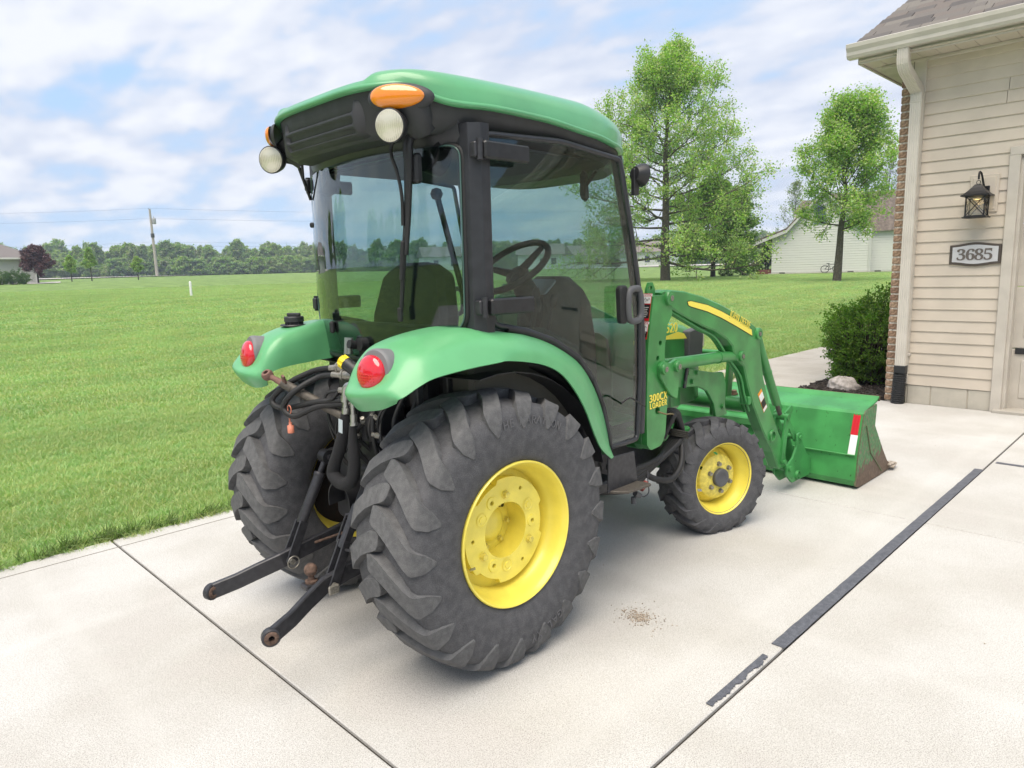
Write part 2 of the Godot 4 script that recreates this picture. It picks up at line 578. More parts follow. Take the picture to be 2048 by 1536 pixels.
func make_ground():
	M.lawn = mat(col(142, 168, 94), 0.95, 0.0, {"tex": noise_tex(0.012, Color(0.80, 0.84, 0.74), Color(1, 1, 1), 61, 1024, 5), "scale": 0.05, "world": true, "fine": noise_tex(0.12, Color(0.66, 0.70, 0.58), Color(1, 1, 1), 62, 1024, 4), "fscale": 0.9})
	var m := MB.new()
	var radii := [0.0, 1.5, 3.0, 4.5, 6.0, 8.0, 10.0, 12.0]
	var r := 12.0
	while r < 1400.0:
		r *= 1.045
		radii.append(r)
	var seg := 220
	var rows := []
	for q in radii:
		var row := []
		for i in seg + 1:
			var a := TAU * (i % seg) / seg
			var p := Vector3(CAM.x + cos(a) * q, 0, CAM.z + sin(a) * q)
			p.y = ground(p)
			# the ground dips under the paving
			if q < 12.0:
				var h := to_h(p)
				if h.x > -1.6 and h.z > -15.0:
					p.y = -0.22
			row.append(p)
		rows.append(row)
	sheet(m, rows, 0.0, true)
	structure("lawn_ground", m, M.lawn)
	# driveway slabs, each its own piece
	var d := thing("driveway", "", "", Vector3.ZERO, "", "structure")
	d.rotation.y = PSI
	var xs := [-1.92, 1.327, 4.50, 7.6, 10.7]
	var zs := [-6.12, -2.51, 0.654, 3.85, 7.1, 10.4, 13.6, 16.8]
	var base := MB.new()
	rbox(base, Vector3(4.4, -0.044, 5.3), Vector3(12.6, 0.06, 22.8))
	part("joint_bed", base, M.joint, d)
	for i in xs.size() - 1:
		for j in zs.size() - 1:
			var s := MB.new()
			var g0 := 0.005 if j == 0 or j == 1 else 0.006
			var x0: float = xs[i] + (0.006 if i > 0 else 0.0)
			var x1: float = xs[i + 1] - 0.006
			var z0: float = zs[j] + (0.0045 if j == 1 else 0.006)
			var z1: float = zs[j + 1] - (0.0045 if j == 0 else 0.006)
			rbox(s, Vector3((x0 + x1) / 2, -0.065, (z0 + z1) / 2), Vector3(x1 - x0, 0.13, z1 - z0), 0.004)
			part("slab", s, M.concrete, d)
	# hairline of the edging trowel along the lawn side
	var e := MB.new()
	rbox(e, Vector3(-1.775, 0.0012, 3.0), Vector3(0.0045, 0.002, 18.0))
	part("trowel_line", e, mat(col(140, 136, 128), 0.95), d)
	# front walk
	var w := thing("front_walk", "", "", Vector3.ZERO, "", "structure")
	w.rotation.y = PSI
	var wz := [-6.135, -7.45, -8.95, -10.45, -11.95, -13.5]
	for j in wz.size() - 1:
		var s := MB.new()
		rbox(s, Vector3(-1.69, -0.055, (wz[j] + wz[j + 1]) / 2), Vector3(1.46, 0.12, absf(wz[j + 1] - wz[j]) - 0.008), 0.005)
		part("slab", s, M.concrete_old, w)
	# mulch bed
	var mb := MB.new()
	rbox(mb, H(-0.49, -0.02, -9.4), Vector3(0.93, 0.06, 6.5), 0.01, Basis(Vector3.UP, PSI))
	structure("mulch_bed", mb, mat(col(44, 36, 33), 0.95, 0.0, {"tex": T.patch, "scale": 4.0, "world": true}))
	var chip := MB.new()
	rbox(chip, Vector3.ZERO, Vector3(0.045, 0.008, 0.014), 0.002)
	var mm := MultiMesh.new()
	mm.transform_format = MultiMesh.TRANSFORM_3D
	mm.use_colors = true
	mm.mesh = chip.mesh()
	var k := 5200
	mm.instance_count = k
	RNG.seed = 77
	for i in k:
		var p := H(RNG.randf_range(-0.94, -0.03), 0.012 + RNG.randf() * 0.03, -6.17 - 3.2 * pow(RNG.randf(), 1.3))
		var b := Basis.from_euler(Vector3(RNG.randf_range(-0.5, 0.5), RNG.randf() * TAU, RNG.randf_range(-0.5, 0.5))).scaled(Vector3.ONE * RNG.randf_range(0.6, 1.5))
		mm.set_instance_transform(i, Transform3D(b, p))
		var v := RNG.randf_range(0.35, 1.6)
		mm.set_instance_color(i, Color(0.03, 0.022, 0.018) * v)
	var ch := MultiMeshInstance3D.new()
	ch.name = "mulch_chips"
	ch.multimesh = mm
	ch.material_override = mat(Color.WHITE, 0.9, 0.0, {"vcol": true})
	add_child(ch)
	tag(ch, "dark brown wood mulch chips in the bed under the round shrub", "mulch", "", "stuff")
	# sealing tape on the joint
	M.tape = mat(col(106, 109, 118), 0.62, 0.0, {"tex": T.dust, "scale": 2.4, "world": true, "fine": T.grain, "fscale": 3.0})
	tape([Vector2(1.304, -0.735), Vector2(1.305, -2.2), Vector2(1.307, -3.86)], 0.052, 0, "dark_tape", "long strip of dark grey tape along the driveway joint")
	tape([Vector2(1.303, -0.23), Vector2(1.303, -0.64)], 0.03, 1, "dark_tape", "short torn strip of dark tape beside the driveway joint")
	tape([Vector2(1.355, -4.12), Vector2(1.65, -4.12)], 0.045, 0, "dark_tape", "strip of dark tape lying crosswise on the slab toward the garage door")
	# dirt and crumbs on the slab
	RNG.seed = 5
	var crumb := MB.new()
	rbox(crumb, Vector3.ZERO, Vector3(0.006, 0.003, 0.004), 0.001)
	var cm := MultiMesh.new()
	cm.transform_format = MultiMesh.TRANSFORM_3D
	cm.use_colors = true
	cm.mesh = crumb.mesh()
	cm.instance_count = 380
	for i in 380:
		var g := Vector2(RNG.randfn(0.0, 0.032), RNG.randfn(0.0, 0.026))
		var p := Vector3(0.772 + g.x, 0.003, -0.585 + g.y)
		if i > 260:
			p = Vector3(0.78 + RNG.randfn(0, 0.07), 0.003, -0.60 + RNG.randfn(0, 0.05))
		if i > 340:
			p = H(RNG.randf_range(-1.8, 3.0), 0.003, RNG.randf_range(-5.5, 1.2))
		cm.set_instance_transform(i, Transform3D(Basis(Vector3.UP, RNG.randf() * TAU).scaled(Vector3.ONE * RNG.randf_range(0.5, 1.1)), p))
		cm.set_instance_color(i, Color(0.40, 0.33, 0.26) * RNG.randf_range(0.6, 1.3))
	var ci := MultiMeshInstance3D.new()
	ci.name = "dirt_crumbs"
	ci.multimesh = cm
	ci.material_override = mat(Color.WHITE, 0.95, 0.0, {"vcol": true})
	add_child(ci)
	tag(ci, "small heap of tan dirt crumbs on the concrete by the rear wheel", "dirt", "", "stuff")
	# far road
	var rd := MB.new()
	drape(rd, -700, 660, [88, 104], [98, 117], 0.10, 90)
	drape(rd, 660, 1560, [104, 92], [117, 103], 0.10, 60)
	structure("far_road", rd, mat(col(188, 184, 178), 0.95))
	var rd2 := MB.new()
	drape(rd2, 60, 128, [68, 70], [80, 84], 0.05, 6)
	structure("far_footpath", rd2, mat(col(196, 192, 184), 0.95))

func tape(line: Array, wdt: float, torn: int, called: String, label: String):
	var n := 60
	var rows := [[], []]
	RNG.seed = 31 + int(wdt * 1000) + torn
	for i in n + 1:
		var t := float(i) / n * (line.size() - 1)
		var k: int = min(int(t), line.size() - 2)
		var p: Vector2 = line[k].lerp(line[k + 1], t - k)
		var dir: Vector2 = (line[k + 1] - line[k]).normalized()
		var nrm := Vector2(-dir.y, dir.x)
		var j := RNG.randf_range(-0.0012, 0.0012)
		var j2 := j
		if torn:
			j2 = -RNG.randf() * 0.011 - 0.004 * sin(i * 0.35)
		var a := p + nrm * (wdt / 2 + j)
		var b := p - nrm * (wdt / 2 + j)
		if torn:
			a = p - nrm * (wdt / 2)
			b = p + nrm * (wdt / 2 + j2)
		rows[0].append(H(a.x, 0.0035, a.y))
		rows[1].append(H(b.x, 0.0035, b.y))
	var m := MB.new()
	sheet(m, rows, 0.002)
	var o := part(numbered(called), m, M.tape, self)
	tag(o, label, "tape")

# ---------------------------------------------------------------- grass
func tuft(blades: int, spread: float, hgt: float, wid: float, seed_: int) -> ArrayMesh:
	var r := RandomNumberGenerator.new()
	r.seed = seed_
	var m := MB.new()
	for i in blades:
		var a := r.randf() * TAU
		var o := Vector3(cos(a), 0, sin(a)) * spread * sqrt(r.randf())
		var lean := Vector3(r.randfn(0, 0.5), 1.0, r.randfn(0, 0.5)).normalized()
		var h := hgt * r.randf_range(0.55, 1.15)
		var side := lean.cross(Vector3(cos(a * 3.7), 0, sin(a * 3.7))).normalized() * wid * r.randf_range(0.7, 1.2) * 0.5
		var bend := Vector3(lean.x, 0, lean.z) * h * 0.35
		var mid := o + lean * h * 0.55
		var tip := o + lean * h + bend
		var c := Color(1, 1, 1) * r.randf_range(0.75, 1.25)
		c = Color(c.r * r.randf_range(0.9, 1.15), c.g, c.b * r.randf_range(0.7, 1.2))
		m.st.set_color(c)
		m.tri(o - side, mid - side * 0.8, mid + side * 0.8)
		m.tri(o - side, mid + side * 0.8, o + side)
		m.tri(mid - side * 0.8, tip, mid + side * 0.8)
	return m.mesh()

func make_grass():
	M.grass = mat(Color.WHITE, 0.55, 0.0, {"vcol": true, "back": Color(0.55, 0.75, 0.22)})
	var fn := FastNoiseLite.new()
	fn.seed = 9
	fn.frequency = 0.35
	var fb := FastNoiseLite.new()
	fb.seed = 19
	fb.frequency = 0.06
	var sets := [
		[40, 0.055, 0.05, 0.0032, 2.2, 9.0, 480.0],
		[30, 0.09, 0.056, 0.0065, 9.0, 19.0, 125.0],
		[30, 0.15, 0.055, 0.010, 19.0, 46.0, 42.0],
	]
	RNG.seed = 1234
	var turf := thing("lawn_grass", "short bright green mown grass of the lawn", "grass", Vector3.ZERO, "", "stuff")
	for s in sets:
		var mesh := tuft(s[0], s[1], s[2], s[3], 7)
		var xf := []
		var cc := []
		# bearings in view with a little to spare
		var b0 := -0.72
		var b1 := 0.72
		var area: float = (b1 - b0) * 0.5 * (s[5] * s[5] - s[4] * s[4])
		for i in int(area * s[6]):
			var b := RNG.randf_range(b0, b1)
			var d := sqrt(RNG.randf_range(s[4] * s[4], s[5] * s[5]))
			var f := Vector3(-sin(YAW), 0, -cos(YAW))
			var r := Vector3(cos(YAW), 0, -sin(YAW))
			var p := CAM + (f * cos(b) + r * sin(b)) * d
			var sc := RNG.randf_range(0.75, 1.2)
			var hue := RNG.randf_range(0.8, 1.2)
			var yaw := RNG.randf() * TAU
			if not is_lawn(p):
				continue
			p.y = ground(p) + 0.002
			var hh := to_h(p)
			var nn := fn.get_noise_2d(p.x, p.z)
			var nb := fb.get_noise_2d(p.x, p.z)
			sc *= 1.0 + 0.25 * nn
			if hh.z > -6.9 and hh.x > -2.02:
				sc *= 1.25
			xf.append(Transform3D(Basis(Vector3.UP, yaw).scaled(Vector3(1.0, sc, 1.0)), p))
			var v := (1.0 + 0.12 * nn + 0.12 * nb) * (1.04 if fposmod(hh.x + 0.05 * sin(hh.z), 2.2) < 1.1 else 0.96)
			var dry := clampf(nn * 0.5 + 0.1, 0.0, 0.4)
			cc.append(Color(0.475 * v * hue + 0.03 * dry, 0.595 * v, 0.265 * v + 0.03 * dry))
		var mm := MultiMesh.new()
		mm.transform_format = MultiMesh.TRANSFORM_3D
		mm.use_colors = true
		mm.mesh = mesh
		mm.instance_count = xf.size()
		for i in xf.size():
			mm.set_instance_transform(i, xf[i])
			mm.set_instance_color(i, cc[i])
		var o := MultiMeshInstance3D.new()
		o.name = "grass_blades"
		o.multimesh = mm
		o.material_override = M.grass
		turf.add_child(o, true)
		o.set_meta("kind", "stuff")
	# long untrimmed blades that hang over the paving
	var mesh2 := tuft(9, 0.03, 0.10, 0.005, 21)
	var mm2 := MultiMesh.new()
	mm2.transform_format = MultiMesh.TRANSFORM_3D
	mm2.use_colors = true
	mm2.mesh = mesh2
	mm2.instance_count = 900
	for i in 900:
		var z := RNG.randf_range(-6.8, 3.0)
		var p := H(-1.93 - 0.05 * RNG.randf() + 0.02 * sin(z * 7.0), 0.0, z)
		var b := Basis(Vector3(0, 0, 1), -RNG.randf_range(0.2, 1.15)) * Basis(Vector3.UP, RNG.randf() * TAU)
		b = b.scaled(Vector3.ONE * RNG.randf_range(0.6, 1.15))
		mm2.set_instance_transform(i, Transform3D(b, p))
		mm2.set_instance_color(i, Color(0.22, 0.31, 0.10) * RNG.randf_range(0.6, 1.15))
	var o2 := MultiMeshInstance3D.new()
	o2.name = "edge_grass"
	o2.multimesh = mm2
	o2.material_override = M.grass
	turf.add_child(o2, true)
	o2.set_meta("kind", "stuff")

# ---------------------------------------------------------------- garage at the right
func rect_sweep(m: MB, pts: Array, hw: float, hd: float, xdir: Vector3):
	var secs := []
	var prof := []
	var flutes := 5
	for i in flutes * 4 + 1:
		var t := float(i) / (flutes * 4)
		prof.append(Vector2(lerpf(-hw, hw, t) * 0.92, hd + 0.0022 * cos(t * flutes * TAU) - 0.002))
	var poly: Array = prof.duplicate()
	poly.append_array([Vector2(hw, hd * 0.8), Vector2(hw, -hd), Vector2(-hw, -hd), Vector2(-hw, hd * 0.8)])
	for i in pts.size():
		var t: Vector3 = (pts[min(i + 1, pts.size() - 1)] - pts[max(i - 1, 0)]).normalized()
		var n := xdir.cross(t).normalized()
		if n.z < 0:
			n = -n
		var s := []
		for q in poly:
			s.append(pts[i] + xdir * q.x + n * q.y)
		secs.append(s)
	for i in secs.size() - 1:
		for j in poly.size():
			var j2 := (j + 1) % poly.size()
			m.quad(secs[i][j], secs[i + 1][j], secs[i + 1][j2], secs[i][j2], -1)

func make_garage():
	var o := thing("garage", "beige lap-sided garage with brown shingle roof and white gutter", "garage", Vector3.ZERO)
	o.rotation.y = PSI
	var zw := -6.13
	# core behind the cladding
	var core := MB.new()
	rbox(core, Vector3(0.50, 1.70, zw - 0.16), Vector3(0.96, 3.3, 0.24))
	rbox(core, Vector3(5.7, 2.83, zw - 0.16), Vector3(9.4, 1.04, 0.24))
	rbox(core, Vector3(4.85, 1.15, zw - 0.16), Vector3(1.1, 2.3, 0.24))
	rbox(core, Vector3(9.9, 1.15, zw - 0.16), Vector3(1.0, 2.3, 0.24))
	part("wall_core", core, M.siding, o)
	# lap siding: one mesh a board
	var ex := 0.10885
	var k := 0
	var y := 0.19
	while y < 3.32:
		var runs := [[0.203, 0.918]]
		if y > 2.36:
			runs = [[0.203, 10.4]]
			if k in [24, 25]:
				runs = [[0.203, 0.86 + 0.01 * (k - 24)], [0.864 + 0.01 * (k - 24), 10.4]]
		else:
			runs.append_array([[4.32, 5.38], [9.42, 10.4]])
		for r in runs:
			var b := MB.new()
			var prof := [Vector2(-0.02, 0.0), Vector2(0.012, 0.0), Vector2(0.0135, 0.004), Vector2(0.0015, ex + 0.004), Vector2(-0.02, ex + 0.004)]
			prism(b, prof, r[0], r[1], Transform3D(Basis(Vector3(0, 0, 1), Vector3(0, 1, 0), Vector3(1, 0, 0)), Vector3(0, y, zw)))
			part("siding_board", b, M.siding, o)
		y += ex
		k += 1
	# starter strip at top under the soffit
	var fr := MB.new()
	rbox(fr, Vector3(5.1, 3.315, zw + 0.012), Vector3(10.6, 0.03, 0.03), 0.004)
	part("frieze_strip", fr, M.trim, o)
	# foundation blocks
	for r in [[0.203, 0.409], [0.417, 0.727], [0.735, 0.93]]:
		var b := MB.new()
		rbox(b, Vector3((r[0] + r[1]) / 2, 0.09, zw - 0.045), Vector3(r[1] - r[0], 0.195, 0.10), 0.004)
		part("foundation_block", b, M.block, o)
	var mo := MB.new()
	rbox(mo, Vector3(0.56, 0.09, zw - 0.06), Vector3(0.75, 0.19, 0.11))
	part("mortar", mo, mat(col(196, 188, 172), 0.95), o)
	# brick veneer end: first bricks one by one, the rest of the front face joined
	RNG.seed = 17
	var tones := []
	for c in [col(194, 162, 136), col(182, 150, 124), col(198, 168, 142), col(168, 136, 114), col(188, 156, 130)]:
		tones.append(mat(c, 0.9, 0.0, {"tex": T.patch, "scale": 5.0, "fine": T.grain, "fscale": 8.0}))
	var back := MB.new()
	rbox(back, Vector3(0.034, 1.63, zw - 1.94), Vector3(0.080, 3.26, 3.864))
	part("brick_mortar", back, mat(col(214, 206, 196), 0.95, 0.0, {"tex": T.patch, "scale": 4.0}), o)
	var bricks := MB.new()
	rbox(bricks, Vector3.ZERO, Vector3(0.086, 0.0585, 0.198), 0.004)
	var half := MB.new()
	rbox(half, Vector3.ZERO, Vector3(0.086, 0.0585, 0.094), 0.004)
	var bm := bricks.mesh()
	var hm := half.mesh()
	var rest := MB.new()
	for i in 44:
		var cy := 0.036 + i * 0.0735
		var zz := zw - 0.004
		for q in 19:
			var is_half := q == 0 and i % 2 == 1
			var ln := 0.094 if is_half else 0.198
			var at := Vector3(0.030 + RNG.randf_range(-0.002, 0.002), cy, zz - ln / 2)
			zz -= ln + 0.01
			if q < 3:
				var p := part("brick", hm if is_half else bm, tones[RNG.randi() % 5], o)
				p.position = at
			else:
				rbox(rest, at, Vector3(0.086, 0.061, ln))
	var rp := part("brickwork", rest, tones[0], o)
	rp.set_meta("kind", "stuff")
	# corner post
	var cp := MB.new()
	rbox(cp, Vector3(0.138, 1.76, zw + 0.0), Vector3(0.128, 3.12, 0.05), 0.004)
	part("corner_post", cp, M.trim, o)
	var grv := MB.new()
	rbox(grv, Vector3(0.096, 1.76, zw + 0.026), Vector3(0.006, 3.1, 0.004))
	part("corner_groove", grv, mat(col(120, 114, 106), 0.8), o)
	# downspout
	var ds := MB.new()
	var zd := zw + 0.075
	var path := [Vector3(0.100, 3.40, -5.755), Vector3(0.100, 3.27, -5.757), Vector3(0.101, 3.235, -5.763), Vector3(0.104, 3.205, -5.78), Vector3(0.108, 3.18, -5.803), Vector3(0.142, 3.03, zd - 0.055 + 0.045), Vector3(0.148, 3.005, zd - 0.02 + 0.008), Vector3(0.150, 2.975, zd), Vector3(0.150, 2.94, zd), Vector3(0.150, 0.385, zd)]
	rect_sweep(ds, path, 0.0505, 0.038, Vector3.RIGHT)
	var dsp := part("downspout", ds, M.gutter, o)
	var band := MB.new()
	rbox(band, Vector3(0.150, 2.925, zd), Vector3(0.106, 0.012, 0.082), 0.002)
	rbox(band, Vector3(0.206, 0.50, zw + 0.03), Vector3(0.02, 0.03, 0.05), 0.003)
	part("strap", band, M.gutter, dsp)
	var ad := MB.new()
	prism(ad, [Vector2(-0.052, 0), Vector2(0.052, 0), Vector2(0.054, 0.085), Vector2(-0.054, 0.085)], -0.042, 0.044, Transform3D(Basis.IDENTITY, Vector3(0.150, 0.305, zd)), 0.006)
	var cpipe := part("drain_adapter", ad, M.corrugated, o)
	var pr := []
	var n := 15
	for i in n * 4 + 1:
		var t := float(i) / (n * 4)
		pr.append(Vector2(0.058 + 0.006 * (1.0 if fmod(i, 4.0) < 2 else -0.3), 0.32 * t))
	var cor := MB.new()
	lathe(cor, pr, Transform3D(Basis(Vector3(0, 0, 1), -0.03), Vector3(0.138, -0.012, zd + 0.005)), 28)
	part("corrugated_pipe", cor, M.corrugated, cpipe)
	# eaves: soffit panels, fascia, gutter
	var x := -0.30
	var sw := 0.155
	while x < 10.4:
		var s := MB.new()
		var wd := sw if x < 3.0 else 0.62
		rbox(s, Vector3(x + wd / 2, 3.338, (zw - 5.80) / 2 + 0.02), Vector3(wd - 0.004, 0.012, 0.36), 0.002)
		part("soffit_panel", s, M.soffit, o)
		x += wd
	var fa := MB.new()
	rbox(fa, Vector3(5.05, 3.395, -5.800), Vector3(10.72, 0.16, 0.024), 0.003)
	rbox(fa, Vector3(-0.305, 3.395, -6.7), Vector3(0.024, 0.16, 1.8), 0.003)
	rbox(fa, Vector3(-0.15, 3.335, -6.75), Vector3(0.30, 0.012, 1.24), 0.002)
	part("fascia", fa, M.trim, o)
	var gu := MB.new()
	var gp := [Vector2(0, 0), Vector2(0.0, -0.005), Vector2(0.075, -0.005), Vector2(0.095, 0.02), Vector2(0.095, 0.05), Vector2(0.118, 0.085), Vector2(0.122, 0.118), Vector2(0.112, 0.124), Vector2(0.110, 0.116), Vector2(0.113, 0.112), Vector2(0.108, 0.088), Vector2(0.086, 0.052), Vector2(0.086, 0.022), Vector2(0.072, 0.002), Vector2(0.006, 0.002), Vector2(0.006, 0.124), Vector2(0.0, 0.124)]
	prism(gu, gp, -0.385, 10.5, Transform3D(Basis(Vector3(0, 0, 1), Vector3(0, 1, 0), Vector3(1, 0, 0)), Vector3(0, 3.368, -5.787)))
	var capm := [Vector2(0, -0.005), Vector2(0.075, -0.005), Vector2(0.095, 0.02), Vector2(0.095, 0.05), Vector2(0.118, 0.085), Vector2(0.122, 0.118), Vector2(0.0, 0.122)]
	prism(gu, capm, -0.388, -0.3855, Transform3D(Basis(Vector3(0, 0, 1), Vector3(0, 1, 0), Vector3(1, 0, 0)), Vector3(0, 3.368, -5.787)))
	part("gutter", gu, M.gutter, o)
	# roof deck and shingles
	var up := Vector3(0, 0.494, -1.0).normalized()
	var nr := Vector3(0, 1.0, 0.494).normalized()
	var rb := Basis(Vector3.RIGHT, nr, -up)
	var e0 := Vector3(0, 3.492, -5.80)
	var dk := MB.new()
	rbox(dk, e0 + Vector3(5.05, 0, 0) + up * 3.4 - nr * 0.03, Vector3(10.8, 0.04, 6.8), 0.0, rb)
	part("roof_deck", dk, mat(col(112, 107, 104), 0.95), o)
	var stones := []
	for c in [col(124, 119, 115), col(110, 106, 104), col(134, 129, 123), col(102, 98, 97), col(126, 118, 113)]:
		stones.append(mat(c, 0.95, 0.0, {"tex": T.grain, "scale": 3.0, "fine": T.speck, "fscale": 6.0}))
	var e := 0.168
	for row in 16:
		var xx := -0.365 - 0.14 * (row % 2) * 0.7
		var q := 0
		while xx < 2.4:
			var wd := 0.17 + 0.16 * RNG.randf()
			var xa: float = max(xx, -0.365)
			var xb: float = min(xx + wd, 2.4)
			xx += wd
			if xb - xa < 0.02 or row * 20 + q > 319:
				continue
			q += 1
			var lift := 0.003 + 0.006 * RNG.randf()
			var s := MB.new()
			var tilt := Basis(Vector3.RIGHT, 0.06) 
			rbox(s, e0 + Vector3((xa + xb) / 2, 0, 0) + up * (row * e + 0.11 - 0.03) + nr * (0.004 + lift), Vector3(xb - xa - 0.004, 0.017, 0.215), 0.002, rb * tilt)
			part("shingle", s, stones[RNG.randi() % 5], o)
	var more := MB.new()
	for row in 40:
		for q in 26:
			if row < 16 and q < 0:
				continue
			var s0 := e0 + Vector3(2.4 + q * 0.31 + 0.155, 0, 0)
			rbox(more, s0 + up * (row * e + 0.08) + nr * (0.004 + 0.004 * ((row * 7 + q * 3) % 3)), Vector3(0.306, 0.008, 0.215), 0.0, rb * Basis(Vector3.RIGHT, 0.035))
	for row in range(16, 40):
		for q in 9:
			rbox(more, e0 + Vector3(-0.21 + q * 0.31, 0, 0) + up * (row * e + 0.08) + nr * (0.004 + 0.004 * ((row * 7 + q * 3) % 3)), Vector3(0.306, 0.008, 0.215), 0.0, rb * Basis(Vector3.RIGHT, 0.035))
	part("shingle_field", more, stones[1], o).set_meta("kind", "stuff")
	# garage doors
	for gd in [[1.0, 4.30], [5.40, 9.40]]:
		var x0: float = gd[0]
		var x1: float = gd[1]
		var tr := MB.new()
		for sx in [x0 - 0.036, x1 + 0.036]:
			rbox(tr, Vector3(sx, 1.17, zw + 0.008), Vector3(0.085, 2.34, 0.05), 0.004)
			rbox(tr, Vector3(sx + (0.055 if sx < x0 else -0.055), 1.165, zw - 0.07), Vector3(0.03, 2.33, 0.14), 0.003)
		rbox(tr, Vector3((x0 + x1) / 2, 2.375, zw + 0.0085), Vector3(x1 - x0 + 0.155, 0.075, 0.052), 0.004)
		rbox(tr, Vector3((x0 + x1) / 2, 2.32, zw - 0.07), Vector3(x1 - x0, 0.03, 0.14), 0.003)
		part("door_trim", tr, M.trim, o)
		var dr := MB.new()
		for i in 4:
			rbox(dr, Vector3((x0 + x1) / 2, 0.02 + 0.575 * i + 0.286, zw - 0.15), Vector3(x1 - x0 - 0.03, 0.569, 0.05), 0.006)
			var np := 6
			for q in np:
				var pw := (x1 - x0 - 0.06) / np
				rbox(dr, Vector3(x0 + 0.03 + pw * (q + 0.5), 0.02 + 0.575 * i + 0.286, zw - 0.124), Vector3(pw - 0.16, 0.36, 0.012), 0.005)
		var dp := part("garage_door", dr, M.trim, o)
		var sill := MB.new()
		rbox(sill, Vector3((x0 + x1) / 2, 0.012, zw - 0.06), Vector3(x1 - x0 + 0.10, 0.035, 0.30), 0.006)
		part("sill", sill, M.concrete_old, dp)
		var sk := MB.new()
		rbox(sk, Vector3(x0 + 0.06 + 0.35, 0.57, zw - 0.116), Vector3(0.70, 0.055, 0.012), 0.003)
		part("black_strip", sk, M.black, dp)
	# address plaque
	var sg := thing("address_plaque", "arched grey address plaque with bronze frame reading 3685", "sign", H(0.708, 1.475, zw + 0.016))
	sg.rotation.y = PSI
	var outl := func(w: float, h: float, a: float) -> Array:
		var p := []
		for i in 13:
			var t := -1.0 + i / 6.0
			p.append(Vector2(t * w, -h - a * (0.5 + 0.5 * cos(t * PI))))
		for i in 13:
			var t := 1.0 - i / 6.0
			p.append(Vector2(t * w, h + a * (0.5 + 0.5 * cos(t * PI))))
		return p
	var sm := MB.new()
	prism(sm, outl.call(0.208, 0.089, 0.022), -0.004, 0.010, Transform3D.IDENTITY, 0.004)
	part("frame", sm, mat(col(84, 76, 70), 0.5, 0.4), sg)
	var sm2 := MB.new()
	prism(sm2, outl.call(0.184, 0.069, 0.020), 0.004, 0.0125, Transform3D.IDENTITY, 0.001)
	part("plate", sm2, mat(col(188, 188, 190), 0.55), sg)
	var dst := SurfaceTool.new()
	for i in 4:
		dst.append_from(text_mesh("3685"[i], 0.108, 0.004, "Droid Serif", true), 0, Transform3D(Basis.IDENTITY, Vector3(-0.108 + 0.072 * i, 0, 0)))
	var tx := dst.commit()
	var num := part("digits", tx, mat(col(104, 96, 90), 0.5, 0.2), sg)
	num.position = Vector3(0, -0.002, 0.0145)
	# lantern
	make_lantern(zw)

func text_mesh(s: String, hgt: float, depth: float, font_name := "Droid Sans", bold := false) -> TextMesh:
	var f := SystemFont.new()
	f.font_names = PackedStringArray([font_name])
	if bold:
		f.font_weight = 700
	var t := TextMesh.new()
	t.font = f
	t.text = s
	t.font_size = 48
	t.pixel_size = hgt / 35.0
	t.depth = depth
	t.curve_step = 2.0
	return t

